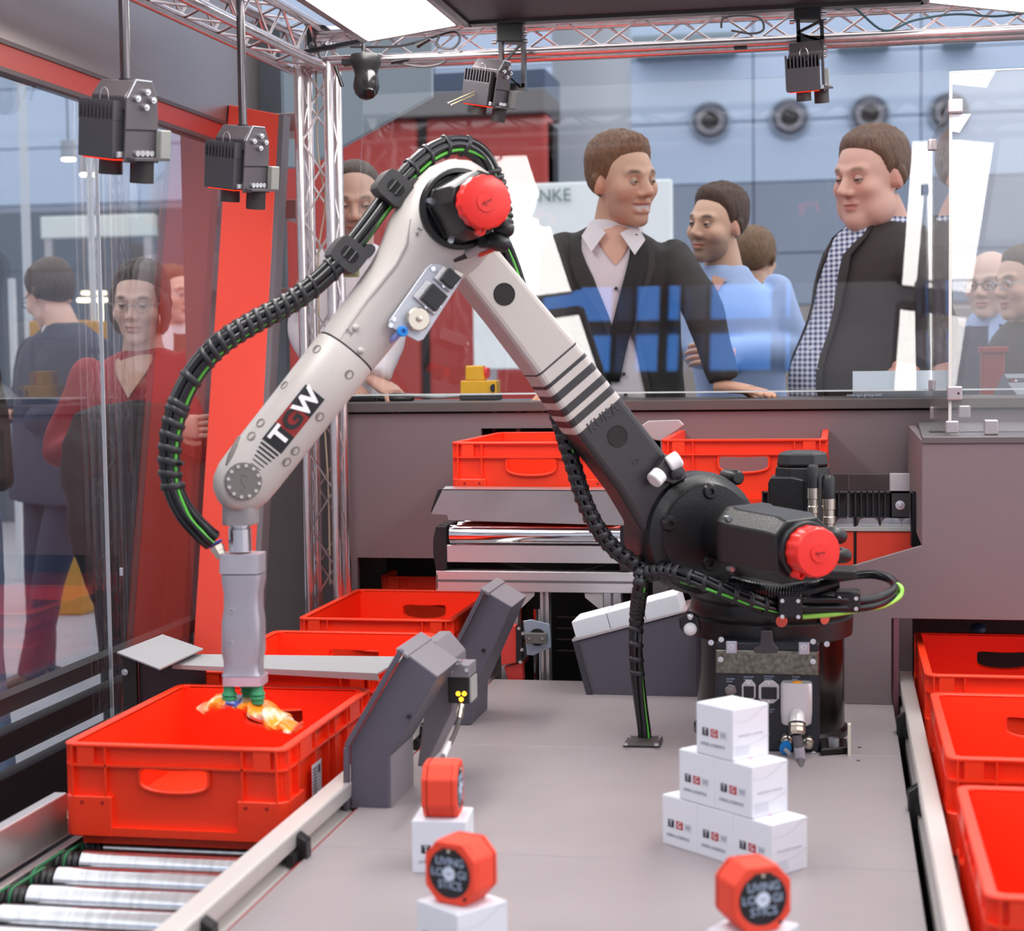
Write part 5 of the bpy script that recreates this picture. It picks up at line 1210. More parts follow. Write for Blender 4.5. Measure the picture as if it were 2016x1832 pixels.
p = PN(791, 652, CF+.071); MB().lathe(p, n_, [(0, .0095), (.008, .0095), (.009, .007), (.0088, .0045), (.004, .004)], 20).build('blue_fitting', mat('blue_plastic_ring', '1f86d8', .35), cplt, smooth=35)
MB().tube(spline([PN(791, 650, CF+.06), PN(772, 668, CF+.045), PN(750, 675, CF-.01), PN(724, 670, CF-.05)], 6), .0055, 10).build('blue_tube', mat('pale_blue_tube', '8f9fe0', .25), cplt, smooth=60)
for (x, y) in ((852, 529), (769, 640), (775, 628)):
    p = PN(x, y, CF+.071); MB().cyl(p, p+n_*.003, .0045, n=12).build('screw', mScr, cplt, smooth=40)
MB().prism([PN(*p, CF+.072) for p in ((893, 532), (908, 540), (905, 546), (890, 538))], n_*.012).build('white_clip', mat('ivory_clip', 'e3dcd2', .5), cplt)

# ---------------- wrist block, flange and vacuum gripper
G0 = PN(478, 1010, CF-.0); GY = G0.y
def gp(x, y): return PY(x, y, GY)
hb = MB().loft([(gp(474, y), Vector((1, .12, 0)), Vector((-.12, 1, 0)), w/2/3400*GY*1.0, .032, 4) for y, w in ((985, 66), (1000, 70), (1029, 70), (1031, 66))], 28).build('wrist_block', mat('wrist_grey', '958f91', .4), rb, smooth=40)
p = gp(474, 993); MB().sphere(p+Vector((0, -.034, .004)), .008, 14, 10).build('wrist_pin', mGry, hb, smooth=60)
sc = 1/3400*GY
MB().lathe(gp(472, 1030), (0, 0, -1), [(0, 25*sc), (5*sc, 25*sc), (6*sc, 21*sc), (9*sc, 21*sc), (11*sc, 24*sc), (58*sc, 24*sc)], 32).build('flange', mat('turned_aluminium', 'd5d1d6', .2, .9), rb, smooth=35)
gx = Vector((math.cos(.1), math.sin(.1), 0)); gy = Vector((-math.sin(.1), math.cos(.1), 0))
mGrp = mat('satin_aluminium_gripper', 'b3aeb8', .38, .55)
gr = MB().loft([(gp(480, y), gx, gy, w/2*sc, .028*d, 7) for y, w, d in ((1128, 84, 1), (1140, 84, 1), (1165, 75, .93), (1195, 75, .93), (1222, 83, 1), (1280, 84, 1), (1298, 76, .93), (1318, 76, .93), (1326, 84, 1))], 32).build('gripper', mGrp, rb, smooth=60); gr['label'] = 'satin aluminium vacuum gripper body'
MB().loft([(gp(478, y), gx, gy, 44*sc, .029, 7) for y in (1088, 1090, 1125, 1126)], 32).build('top_block', mat('brushed_aluminium_block', 'bdb8c2', .4, .5), gr, smooth=40)
MB().loft([(gp(483, y), gx, gy, 43*sc, .029, 8) for y in (1327, 1345)], 32).build('bottom_plate', mat('pinkish_plate', 'd9b9c6', .35, .4), gr, smooth=40)
p = gp(467, 1197)+Vector((0, -.028, 0)); MB().lathe(p, (0, -1, 0), [(-.002, .0055), (.001, .0055), (.0012, .003), (-.001, .003)], 14).build('port', mSil, gr, smooth=30)
p = gp(467, 1260)+Vector((0, -.029, 0)); MB().lathe(p, (0, -1, 0), [(-.002, .0055), (.001, .0055), (.0012, .003), (-.001, .003)], 14).build('port', mSil, gr, smooth=30)
mCup = mat('green_suction_cup', '2f9160', .5)
cups = [(458, 1346, -.018), (511, 1346, -.012), (479, 1340, .022)]
for (x, y, dy) in cups:
    p = gp(x, y)+Vector((0, dy, 0)); k = 14*sc
    MB().lathe(p, (0, 0, -1), [(0, k*.8), (k*.3, k*.85), (k*.9, k*.9), (k*1.1, k*1.12), (k*1.35, k*1.15), (k*1.5, k*.9), (k*1.7, k*1.1), (k*2.0, k*1.1), (k*2.2, k*.85), (k*2.7, k*.95)], 24).build('suction_cup', mCup, gr, smooth=50)
    MB().cyl(p+Vector((0, 0, .006)), p+Vector((0, 0, -.002)), k*.6, n=14).build('cup_stem', mat('pinkish_plate', 'd9b9c6', .35, .4), gr)
# air fitting on the gripper
a, b = gp(434, 1090), gp(421, 1066)
ff = MB().lathe(a, b-a, [(-.006, .011), (.006, .011), (.0065, .013), (.016, .013), (.017, .01)], 6).build('air_fitting', mat('nickel_connector', 'cfc4b6', .2, .9), gr)
MB().lathe(lerp(a, b, .75), b-a, [(0, .0135), (.003, .0145), (.004, .0135)], 20).build('blue_ring', mat('blue_clamp_ring', '4a5fd8', .4), gr, smooth=40)
# ---------------- hose package
def bundle(path, R, r, k, name, twist=3., green=True, wraps=None, step=None, par=rb, wr=1.22):
    P = path; N = len(P)
    T = [(P[min(i+1, N-1)]-P[max(i-1, 0)]).normalized() for i in range(N)]
    x = T[0].orthogonal().normalized(); X = []
    for i in range(N): x = (x-T[i]*x.dot(T[i])).normalized(); X.append(x)
    o = None
    for s in range(k):
        pts = [P[i]+(X[i]*math.cos(2*math.pi*s/k+twist*i/N)+T[i].cross(X[i])*math.sin(2*math.pi*s/k+twist*i/N))*R for i in range(N)]
        q = MB().tube(pts, r, 8).build(name if s == 0 else 'hose_strand', mHose, par if s == 0 else o, smooth=60)
        if s == 0: o = q
    if green:
        pts = []
        for i in range(N):
            v = (CAM-P[i]).normalized()*.5+Vector((.6, 0, -.6)); v = (v-T[i]*v.dot(T[i])).normalized(); pts.append(P[i]+v*(R+r*.5))
        MB().tube(pts, r*.42, 8).build('green_strand', mGrnY, o, smooth=60)
    d = [0.]
    for i in range(1, N): d.append(d[-1]+(P[i]-P[i-1]).length)
    def at(s):
        s = max(0, min(d[-1]-1e-6, s))
        i = max(j for j in range(N) if d[j] <= s); i = min(i, N-2); return lerp(P[i], P[i+1], (s-d[i])/(d[i+1]-d[i])), T[i], X[i]
    for f0, f1, pitch, w in (wraps or []):
        s = f0*d[-1]
        while s < f1*d[-1]:
            c, t, x = at(s); y = t.cross(x); rr = (R+r)*wr/1.12
            tt = (t+x*.25).normalized(); xx = (x-tt*x.dot(tt)).normalized(); yy = tt.cross(xx)
            M_ = MB().loft([(c+tt*h, xx, yy, rr*g, rr*g) for h, g in ((-w/2, .93), (-w*.4, 1.), (0, 1.04), (w*.4, 1.), (w/2, .93))], 14, cap=False)
            M_.build('spiral_wrap', mWrap, o, smooth=60); s += pitch
    return o, at, d[-1]
hp = [(419, 1064, 0), (398, 1046, 0), (362, 1005, -.01), (338, 950, -.015), (334, 890, -.015), (341, 835, -.015), (360, 775, -.015), (394, 718, -.01), (440, 672, 0), (500, 634, 0), (560, 602, 0), (618, 562, 0), (668, 514, 0), (712, 460, -.01), (756, 400, -.02), (800, 345, -.03), (850, 301, -.04), (898, 285, -.05), (940, 300, -.055), (966, 340, -.06), (985, 400, -.07), (990, 460, -.07)]
path = spline([PN(x, y, CF+c) for x, y, c in hp], 8)
hz, at1, L1 = bundle(path, .0125, .0072, 6, 'hose_package', 2., True, ((.10, .22, .022, .012), (.30, .48, .0185, .010), (.22, .30, .05, .012), (.49, .60, .045, .006), (.70, .86, .042, .008), (.90, 1.0, .012, .009)))
hz['label'] = 'bundle of black cables and hoses with spiral wrap along the arm'
def clampb(x, y, rot, c=CF-.005, s=1.):
    M_ = frame(PN(x, y, c), Vector((math.cos(rot)*-e_.x, math.cos(rot)*-e_.y, math.sin(rot))), n_)
    o = MB(M_)
    h, w = .030*s, .026*s
    o.loft([(Vector((0, 0, z)), Vector((1, 0, 0)), Vector((0, 1, 0)), w, h, 5) for z in (-.024, -.020, .020, .024)], 24)
    k = o.build('hose_clamp', mat('dark_rubber_clamp', '3c3a3b', .5), rb, smooth=40)
    MB(M_).loft([(Vector((0, 0, z)), Vector((1, 0, 0)), Vector((0, 1, 0)), w*.42, h*.55, 4) for z in (.0235, .0245)], 20).build('clamp_window', mDk, k)
    for dy in (-.007, .006): MB(M_).cyl((-.011, dy, .0245), (.011, dy, .0245), .0032, n=8).build('cable_highlight', mHose, k, smooth=60)
    MB(M_).loft([(Vector((w*1.1, -h*.8, z)), Vector((1, 0, 0)), Vector((0, 1, 0)), .014, .010, 3) for z in (-.02, .016)], 14).build('clamp_foot', mat('dark_rubber_clamp', '3c3a3b', .5), k, smooth=50)
    return k
clampb(772, 372, math.radians(50)); clampb(682, 502, math.radians(50))
MB().box(tuple(PN(676, 545, CF-.03)), tuple(PN(700, 520, CF-.03)+Vector((.004, .01, 0)))).build('yellow_clip', mat('pale_yellow_clip', 'c9c388', .5), rb)
MB().cyl(PN(350, 913, CF), PN(361, 912, CF+.02), .003, n=8).build('tie_end', mBlk, rb)
# lower hose: behind the link arm down to the joint by the table
lp = [(985, 470, -.02), (1010, 530, -.03), (1060, 690, -.03), (1108, 850, -.02), (1130, 920, -.01), (1152, 990, 0), (1180, 1045, .01), (1215, 1085, .02), (1252, 1110, .03), (1275, 1125, .04)]
p2 = spline([PN(x, y, c) for x, y, c in lp], 8)
h2_, _, _ = bundle(p2, .0105, .0062, 5, 'hose_package', 2., True, ((.50, 1.0, .021, .013),), wr=1.18)
# dashes of the green strand show between the wraps; branch to the carousel and to the table foot
cz = [PN(1262, 1132, .04), PN(1310, 1125, .10), PN(1362, 1137, .16), PN(1420, 1160, .2), PN(1480, 1184, .22), PN(1540, 1197, .22), PN(1600, 1190, .22), PN(1665, 1188, .21)]
h3_, _, _ = bundle(spline(cz, 8), .0105, .0064, 5, 'hose_package', 1.5, True, ((.02, .22, .018, .012), (.28, .66, .03, .009)), wr=1.15)
fz = PZ(1265, 1458, ZT)
vz = [PN(1262, 1130, .05), PN(1260, 1160, .05), PY(1254, 1210, fz.y), PY(1252, 1270, fz.y), PY(1255, 1330, fz.y), PY(1262, 1395, fz.y), PY(1268, 1440, fz.y), fz+Vector((.004, 0, .0))]
h4_, _, _ = bundle(spline(vz, 8), .0085, .0058, 5, 'hose_package', 1.5, True, ((.0, .40, .018, .014), (.42, .62, .03, .011), (.645, .665, .03, .01)), wr=1.2)
fp = [PZ(*q, ZT) for q in ((1238, 1455), (1305, 1455), (1299, 1472), (1226, 1471))]
hfo = MB().prism(fp, (0, 0, .008)).build('cable_foot', mat('dark_bronze_plate', '4c4645', .4, .3), rb, bevel=.003)
for (x, y) in ((1240, 1450), (1298, 1451), (1232, 1466), (1292, 1467)):
    p = PZ(x, y, ZT+.008); MB().cyl(p, p+Vector((0, 0, .004)), .005, n=12).build('bolt', mScr, hfo, smooth=40)
# clamps on the carousel, loops at the right
def cblock(x0, y0, x1, y1, Y, d=.06):
    a, b = PY(x0, y1, Y), PY(x1, y0, Y); o = MB().box((a.x, Y, a.z), (b.x, Y+d, b.z)).build('cable_block', mBlk, rb, bevel=.004)
    for x, z in ((a.x+.008, b.z-.012), (b.x-.008, b.z-.012), (a.x+.008, a.z+.003), (b.x-.008, a.z+.003)):
        MB().cyl((x, Y+.002, z), (x, Y-.004, z), .004, n=10).build('screw', mScr, o, smooth=40)
Yb = PN(1540, 1197, .22).y-.03
cblock(1532, 1170, 1580, 1216, Yb); cblock(1644, 1165, 1694, 1200, Yb+.03)
for k, (dy, rr) in enumerate(((0, .0085), (17, .0085))):
    loop = spline([PY(1575, 1180+dy, Yb+.02), PY(1640, 1180+dy, Yb+.03), PY(1695, 1182+dy*.8, Yb+.05), PY(1740, 1172+dy*.7, Yb+.10), PY(1764, 1155+dy*.4, Yb+.16), PY(1752, 1140, Yb+.22), PY(1715, 1131-dy*.1, Yb+.26), PY(1660, 1136, Yb+.26), PY(1620, 1145, Yb+.22)], 8)
    MB().tube(loop, rr, 10).build('cable_loop', mHose, rb, smooth=60)
MB().tube(spline([PY(1580, 1214, Yb+.02), PY(1640, 1209, Yb+.03), PY(1700, 1199, Yb+.06), PY(1740, 1192, Yb+.1), PY(1770, 1175, Yb+.14), PY(1775, 1158, Yb+.15), PY(1766, 1150, Yb+.16)], 8), .0048, 10).build('green_loop', mat('bright_green_cable', '9be05c', .4), rb, smooth=60)
# corrugated conduit round the column
cc = spline([PY(1440, 1150, 3.36), PY(1500, 1163, 3.32), PY(1560, 1166, 3.31), PY(1610, 1158, 3.34), PY(1640, 1150, 3.38)], 24)
MB().tube(cc, [.0165 if i % 2 else .0142 for i in range(len(cc))], 14).build('corrugated_conduit', mHose, rb, smooth=20)
for (x, y, sx) in ((1540, 1224, 12), (1643, 1221, 9)):
    p = PY(x, y, BY-.175 if sx == 12 else BY-.15); d_ = Vector((p.x-BX, p.y-BY, 0)).normalized(); c = Vector((BX, BY, p.z))+d_*.1685
    MB().cyl(c, c+d_*.002, .0115, n=24).build('red_seal', mat('salmon_seal', 'e2604f', .5), rb)
# white ball knobs on a bracket left of the carousel
kb_ = MB().prism([PY(*p, 3.36) for p in ((1336, 1215), (1352, 1205), (1375, 1215), (1378, 1248), (1350, 1248), (1338, 1238))], (0, .03, 0)).build('knob_bracket', mBlk, rb, bevel=.004)
MB().sphere(PY(1359, 1238, 3.35), .0128, 20, 14).build('white_knob', mat('white_rubber', 'eeecec', .5), kb_, smooth=80)
MB().sphere(PY(1359, 1213, 3.35), .0068, 14, 10).build('steel_knob', mScr, kb_, smooth=80)
# ---------------- connector panel on the base
YPn = BY-.19
def bb(x0, y0, x1, y1, nm, mt_, dy=0., d=.01, par=None, bev=.002):
    a, b = PY(x0, y1, YPn+dy), PY(x1, y0, YPn+dy); return MB().box((a.x, YPn+dy, a.z), (b.x, YPn+dy+d, b.z)).build(nm, mt_, par or cpn, bevel=bev)
cpn = MB().box((PY(1409, 1300, YPn).x, YPn, ZT), (PY(1613, 1300, YPn).x, YPn+.08, PY(1500, 1264, YPn).z)).build('connector_panel', mat('dark_panel_paint', '20222b', .3), rb, bevel=.004)
bb(1409, 1282, 1612, 1325, 'nameplate', mat('speckled_metal_plate', '77746a', .2, .9, var=.4, vscale=120), -.006, .006)
bb(1429, 1262, 1451, 1286, 'lug', mat('pale_steel_lug', 'c3c0cb', .3, .6), -.010, .004); bb(1572, 1264, 1594, 1288, 'lug', mat('pale_steel_lug', 'c3c0cb', .3, .6), -.010, .004)
for (x, y) in ((1419, 1297), (1601, 1301), (1440, 1272), (1583, 1273), (1602, 1483), (1400, 1264), (1628, 1267), (1420, 1258), (1601, 1262)):
    p = PY(x, y, YPn-.006); MB().lathe(p, (0, -1, 0), [(0, .0055), (.004, .0055), (.0042, .003), (.002, .0028)], 12).build('screw', mScr, cpn, smooth=30)
tg = MB().prism([PY(*p, YPn-.008) for p in ((1498, 1242), (1520, 1242), (1523, 1268), (1534, 1276), (1530, 1286), (1486, 1286), (1482, 1276), (1496, 1268))], (0, .012, 0)).build('hook', mat('matt_grey_hook', '4a4448', .5), cpn, bevel=.003)
mSock = mat('silver_socket', 'c9c5c6', .3, .7)
for (x, y, w, h) in ((1474, 1360, 28, 44), (1514, 1362, 42, 46)):
    f = [PY(x+a*w/2, y+b*h/2, YPn-.006) for a, b in ((-1, -.55), (-.4, -1), (.4, -1), (1, -.55), (1, .55), (.4, 1), (-.4, 1), (-1, .55))]
    so_ = MB().prism(f, (0, .006, 0)).build('socket_frame', mSock, cpn, bevel=.0015)
    bb(x-w*.36, y-h*.2, x+w*.36, y+h*.3, 'socket', mBlk, -.009, .006, so_, .001)
    for b in (-1, 1): p = PY(x, y+b*h*.38, YPn-.006); MB().cyl(p, p+Vector((0, -.003, 0)), .0028, n=10).build('screw', mScr, so_)
p = PY(1439, 1357, YPn); MB().lathe(p, (0, -1, 0), [(0, .012), (.006, .012), (.007, .0085), (.012, .008), (.013, .004)], 6).build('hex_plug', mat('dark_nickel', '8b8180', .3, .8), cpn)
for (x, y, w) in ((1438, 1338, 16), (1474, 1334, 20), (1514, 1333, 20), (1567, 1334, 16), (1520, 1398, 10)):
    for k in range(2): bb(x-w/2, y-3+k*5, x+w/2-4*k, y-1+k*5, 'small_print', mat('panel_print', '7c8496', .5), -.0006, .001, None, 0)
# big power plug
pw = MB().loft([(PY(1568, y, YPn-.018), Vector((1, 0, 0)), Vector((0, 1, 0)), w/2/3400*YPn, .018, 5) for y, w in ((1342, 56), (1346, 61), (1400, 61), (1421, 58), (1424, 50))], 28).build('power_plug', mat('cast_aluminium_plug', 'd4ced0', .35, .4), cpn, smooth=50)
p = PY(1569, 1344, YPn-.02); MB().sphere(p, (.012, .012, .004), 16, 8).build('orange_seal', mat('orange_cap', 'f29a1a', .4), pw, smooth=60)
a, b = PY(1569, 1396, YPn-.034), PY(1569, 1424, YPn-.05)
MB().lathe(a, b-a, [(0, .006), (.006, .013), (.016, .0165), ((b-a).length, .0175)], 24).build('cable_entry', mat('cast_aluminium_plug', 'd4ced0', .35, .4), pw, smooth=50)
c = PY(1569, 1446, YPn-.058); MB().lathe(b, c-b, [(0, .0165), (.006, .0165), (.007, .0155), ((c-b).length*.7, .0165), ((c-b).length, .0145)], 8).build('cable_gland', mat('nickel_connector', 'cfc4b6', .2, .9), pw, bevel=.001)
d_ = PZ(1578, 1512, ZT); MB().tube(spline([c, PY(1572, 1470, YPn-.06), PY(1575, 1495, YPn-.06), d_+Vector((0, 0, -.01))], 6), .0095, 12).build('power_cable', mat('dark_grey_cable', '5a5658', .4), pw, smooth=60)
MB().tube([PY(1573, 1470, YPn-.061), PY(1575.5, 1493, YPn-.0605)], .0105, 12).build('cable_label', mat('cable_label', 'a7a0ac', .4), pw, smooth=60)
for (x, y, r) in ((1548, 1452, .011), (1590, 1457, .0115)):
    p = PY(x, y, YPn); MB().lathe(p, (.1, -1, -.25), [(0, r), (.012, r), (.014, r*.8), (.02, r*.75), (.022, r*.4)], 18).build('air_fitting', mat('nickel_connector', 'cfc4b6', .2, .9), cpn, smooth=35)
p = PY(1548, 1466, YPn-.02); q = PY(1546, 1474, YPn-.034); MB().lathe(p, q-p, [(0, .010), (.010, .0115), (.016, .0115), (.017, .006)], 20).build('blue_ring', mat('blue_plastic_ring', '2f6fc4', .35), cpn, smooth=35)
MB().tube(spline([q, PY(1554, 1484, YPn-.04), PY(1562, 1503, YPn-.04), PZ(1566, 1514, ZT)+Vector((0, 0, -.01))], 6), .0045, 10).build('air_tube', mat('grey_tube', '9a979c', .35), cpn, smooth=60)
bb(1583, 1500, 1594, 1512, 'blue_clip', mat('blue_tape', '2d5f8f', .5), -.06, .01)

# ================================================================== orange bag held by the cups
bg_ = thing('foil_bag', 'crumpled orange and white foil bag held by green suction cups above the near crate', 'bag', gp(490, 1405))
rng = np.random.RandomState(4)
NU, NV = 40, 14; vs = []; col = []
cxs = [(402, 1396), (425, 1384), (450, 1378), (475, 1384), (500, 1392), (530, 1408), (560, 1425), (584, 1434)]
hs = [5, 16, 13, 9, 17, 22, 14, 5]
for i in range(NU+1):
    t = i/NU*(len(cxs)-1); k = min(int(t), len(cxs)-2); f = t-k; f = f*f*(3-2*f)
    c = gp(lerp(cxs[k][0], cxs[k+1][0], f), lerp(cxs[k][1], cxs[k+1][1], f)); h = lerp(hs[k], hs[k+1], f)*sc
    for j in range(NV):
        a = 2*math.pi*j/NV; wr_ = 1+.16*math.sin(a*3+i*.9)+.1*rng.rand()
        vs.append(c+Vector((rng.randn()*.0012, math.cos(a)*.042*wr_*(hs[k]/22*.6+.4), math.sin(a)*h*wr_)))
        s = math.sin(a); u = i/NU
        w = .5+.5*math.sin(u*21+a*2)
        if s < -.45 and .25 < u < .85: cc_ = (.85, .8, .82)
        elif .33 < u < .47 and s > -.3: cc_ = (.08, .16, .55) if w > .4 else (.8, .82, .9)
        elif w > .86: cc_ = (.9, .75, .6)
        else: cc_ = (1., .26+.16*w, .02)
        col.append((*cc_, 1))
fs = [(i*NV+j, i*NV+(j+1) % NV, (i+1)*NV+(j+1) % NV, (i+1)*NV+j) for i in range(NU) for j in range(NV)]
fs += [tuple(range(NV))[::-1], tuple(range(NU*NV, NU*NV+NV))]
kf = vcol('printed_foil', .22); pass
MB().add(vs, fs).build('bag_body', kf, bg_, smooth=50, col=col)
for i0, px in ((0, (398, 1398, 412, 1388)), (1, (578, 1428, 588, 1440))):
    a, b = gp(px[0], px[3]), gp(px[2], px[1])
    o = MB(); o.loft([(lerp(a, b, t), Vector((0, 1, 0)), Vector((0, 0, 1)), .03, .0035+.003*abs(math.sin(t*9)), 2) for t in np.linspace(0, 1, 6)], 16)
    o.build('crimped_end', mat('pale_pink_foil', 'f0906a', .3), bg_, smooth=50)
# ================================================================== people
def sd_ell(P, c, r):
    q = P-np.array(c); r = np.array(r); k0 = np.linalg.norm(q/r, axis=-1); k1 = np.linalg.norm(q/r**2, axis=-1)+1e-9; return k0*(k0-1)/k1
def sd_cap(P, a, b, ra, rb):
    a = np.array(a); b = np.array(b); ba = b-a; h = np.clip(((P-a)@ba)/(ba@ba), 0, 1); return np.linalg.norm(P-a-h[..., None]*ba, axis=-1)-(ra+(rb-ra)*h)
def smin(a, b, k): h = np.clip(.5+.5*(b-a)/k, 0, 1); return b*(1-h)+a*h-k*h*(1-h)
def smax(a, b, k): return -smin(-a, -b, k)
def head_sdf(P, w=1., jaw=1., nose=1., jowl=0., smile=0.):
    """P: (x, forward, up)"""
    d = sd_ell(P, (0, -.014, .036), (.0765*w, .097, .086))
    d = smin(d, sd_ell(P, (0, .028, -.012), (.063*w, .062, .088)), .03)
    d = smin(d, sd_ell(P, (0, .022, -.070), (.054*w*jaw, .056, .043)), .03)
    d = smin(d, sd_ell(P, (0, .073, -.098), (.023*jaw, .018, .017)), .025)
    for s in (-1, 1):
        d = smin(d, sd_ell(P, (s*.043*w, .058, -.022-.0*smile+.006*smile), (.024, .026, .022+.004*smile)), .022)
        if jowl: d = smin(d, sd_ell(P, (s*.05*w, .03, -.075), (.03*jowl, .04, .036)), .03)
        d = smin(d, sd_cap(P, (s*.012, .088, .027), (s*.042, .074, .029), .008, .008), .016)
        d = smin(d, sd_ell(P, (s*.077*w, -.012, -.004), (.008, .017, .027)), .006)
    if jowl: d = smin(d, sd_ell(P, (0, .03, -.105), (.045*jowl, .045, .03)), .04)
    for s in (-1, 1): d = smax(d, -sd_ell(P, (s*.031, .100, .007), (.0185, .018, .0125)), .012)
    d = smin(d, sd_cap(P, (0, .087, .018), (0, .107*nose, -.022), .0075, .0115*nose), .012)
    for s in (-1, 1): d = smin(d, sd_ell(P, (s*.0125, .096, -.028), (.0085*nose, .011, .0085)), .008)
    sp = .004*smile
    d = smin(d, sd_ell(P, (0, .0865, -.0545+sp), (.024+.006*smile, .0115, .0058)), .006)
    d = smin(d, sd_ell(P, (0, .0845, -.068-.006*smile), (.021+.005*smile, .0115, .0068)), .006)
    d = smax(d, -sd_ell(P, (0, .0985, -.0612-.001*smile), (.024+.007*smile, .006, .0016+.0042*smile)), .004)
    return d
NLA, NLO = 84, 112
_th = np.linspace(-math.pi/2+.02, math.pi/2-.02, NLA); _ph = np.linspace(0, 2*math.pi, NLO, endpoint=False)
_TH, _PH = np.meshgrid(_th, _ph, indexing='ij')
DIR = np.stack([np.cos(_TH)*np.sin(_PH), np.cos(_TH)*np.cos(_PH), np.sin(_TH)], -1).reshape(-1, 3)
HC0 = np.array([0, .012, -.012])
_HC = {}
def head_shape(**k):
    key = tuple(sorted(k.items()))
    if key not in _HC:
        t = np.full(len(DIR), .19)
        for _ in range(46): t = t - .75*np.clip(head_sdf(HC0+DIR*t[:, None], **k), -.02, .03)
        _HC[key] = t
    return _HC[key]
GF = [(i*NLO+j, i*NLO+(j+1) % NLO, (i+1)*NLO+(j+1) % NLO, (i+1)*NLO+j) for i in range(NLA-1) for j in range(NLO)] + [tuple(range(NLO))[::-1], tuple(range((NLA-1)*NLO, NLA*NLO))]
def sstep(a, b, x): t = np.clip((x-a)/(b-a), 0, 1); return t*t*(3-2*t)
mSkin = vcol('skin', .5, .12, 500, .06)
def hairm(c): 
    k = 'hair_'+c
    return mat(k, c, .5, bump=1., bscale=42, stretch=(7, 7, 1.6), var=.4, vscale=30)
_fold = bpy.data.textures.new('cloth_folds', 'CLOUDS'); _fold.noise_scale = .11; _fold.noise_depth = 2
def cloth_mods(o, vox=.011, st=.012):
    r = o.modifiers.new('remesh', 'REMESH'); r.mode = 'VOXEL'; r.voxel_size = vox; r.use_smooth_shade = True
    q = o.modifiers.new('smooth', 'SMOOTH'); q.iterations = 5; q.factor = .5
    d = o.modifiers.new('folds', 'DISPLACE'); d.texture = _fold; d.strength = st; d.mid_level = .5; d.texture_coords = 'LOCAL'
def hand_geo(b, wrist, direction, palm_n, size=1., curl=.5, side=1):
    """palm plus four unequal bent fingers and a thumb from the palm side, added to b"""
    W = Vector(wrist); d = Vector(direction).normalized(); n = Vector(palm_n); n = (n-d*n.dot(d)).normalized(); s = d.cross(n)*side
    k = .01*size
    b.loft([(W+d*x*k, s, n, rx*k, ry*k, 2.6) for x, rx, ry in ((-2, 2.6, 1.9), (0, 2.7, 1.8), (2.5, 3.4, 1.7), (5.5, 4.1, 1.5), (8, 4.1, 1.25), (8.8, 3.7, .9))], 16)
    for j, (o, L) in enumerate(((-2.9, 6.6), (-1., 7.6), (1., 7.1), (2.9, 5.6))):
        p = W+d*8*k+s*o*k; dirn = (d+s*o*.03).normalized(); pts = [p-dirn*1.5*k, p]; a = 0
        for seg in (.45, .3, .25):
            a += curl*.75; dd = dirn*math.cos(a)+n*math.sin(a); p = p+dd*(L*seg*k); pts.append(p)
        b.tube(pts, [.95*k, .95*k, .88*k, .8*k, .62*k], 9)
    p = W+d*2.2*k-s*3.0*k; pts = [p, p+(d*.6-s*.75+n*.3)*2.6*k, p+(d*.6-s*.75+n*.3)*2.6*k+(d*.85-s*.3+n*.45)*2.6*k, p+(d*.6-s*.75+n*.3)*2.6*k+(d*.85-s*.3+n*.45)*2.6*k+(d*.9+n*.5)*1.9*k]
    b.tube(pts, [1.25*k, 1.1*k, .98*k, .7*k], 9)
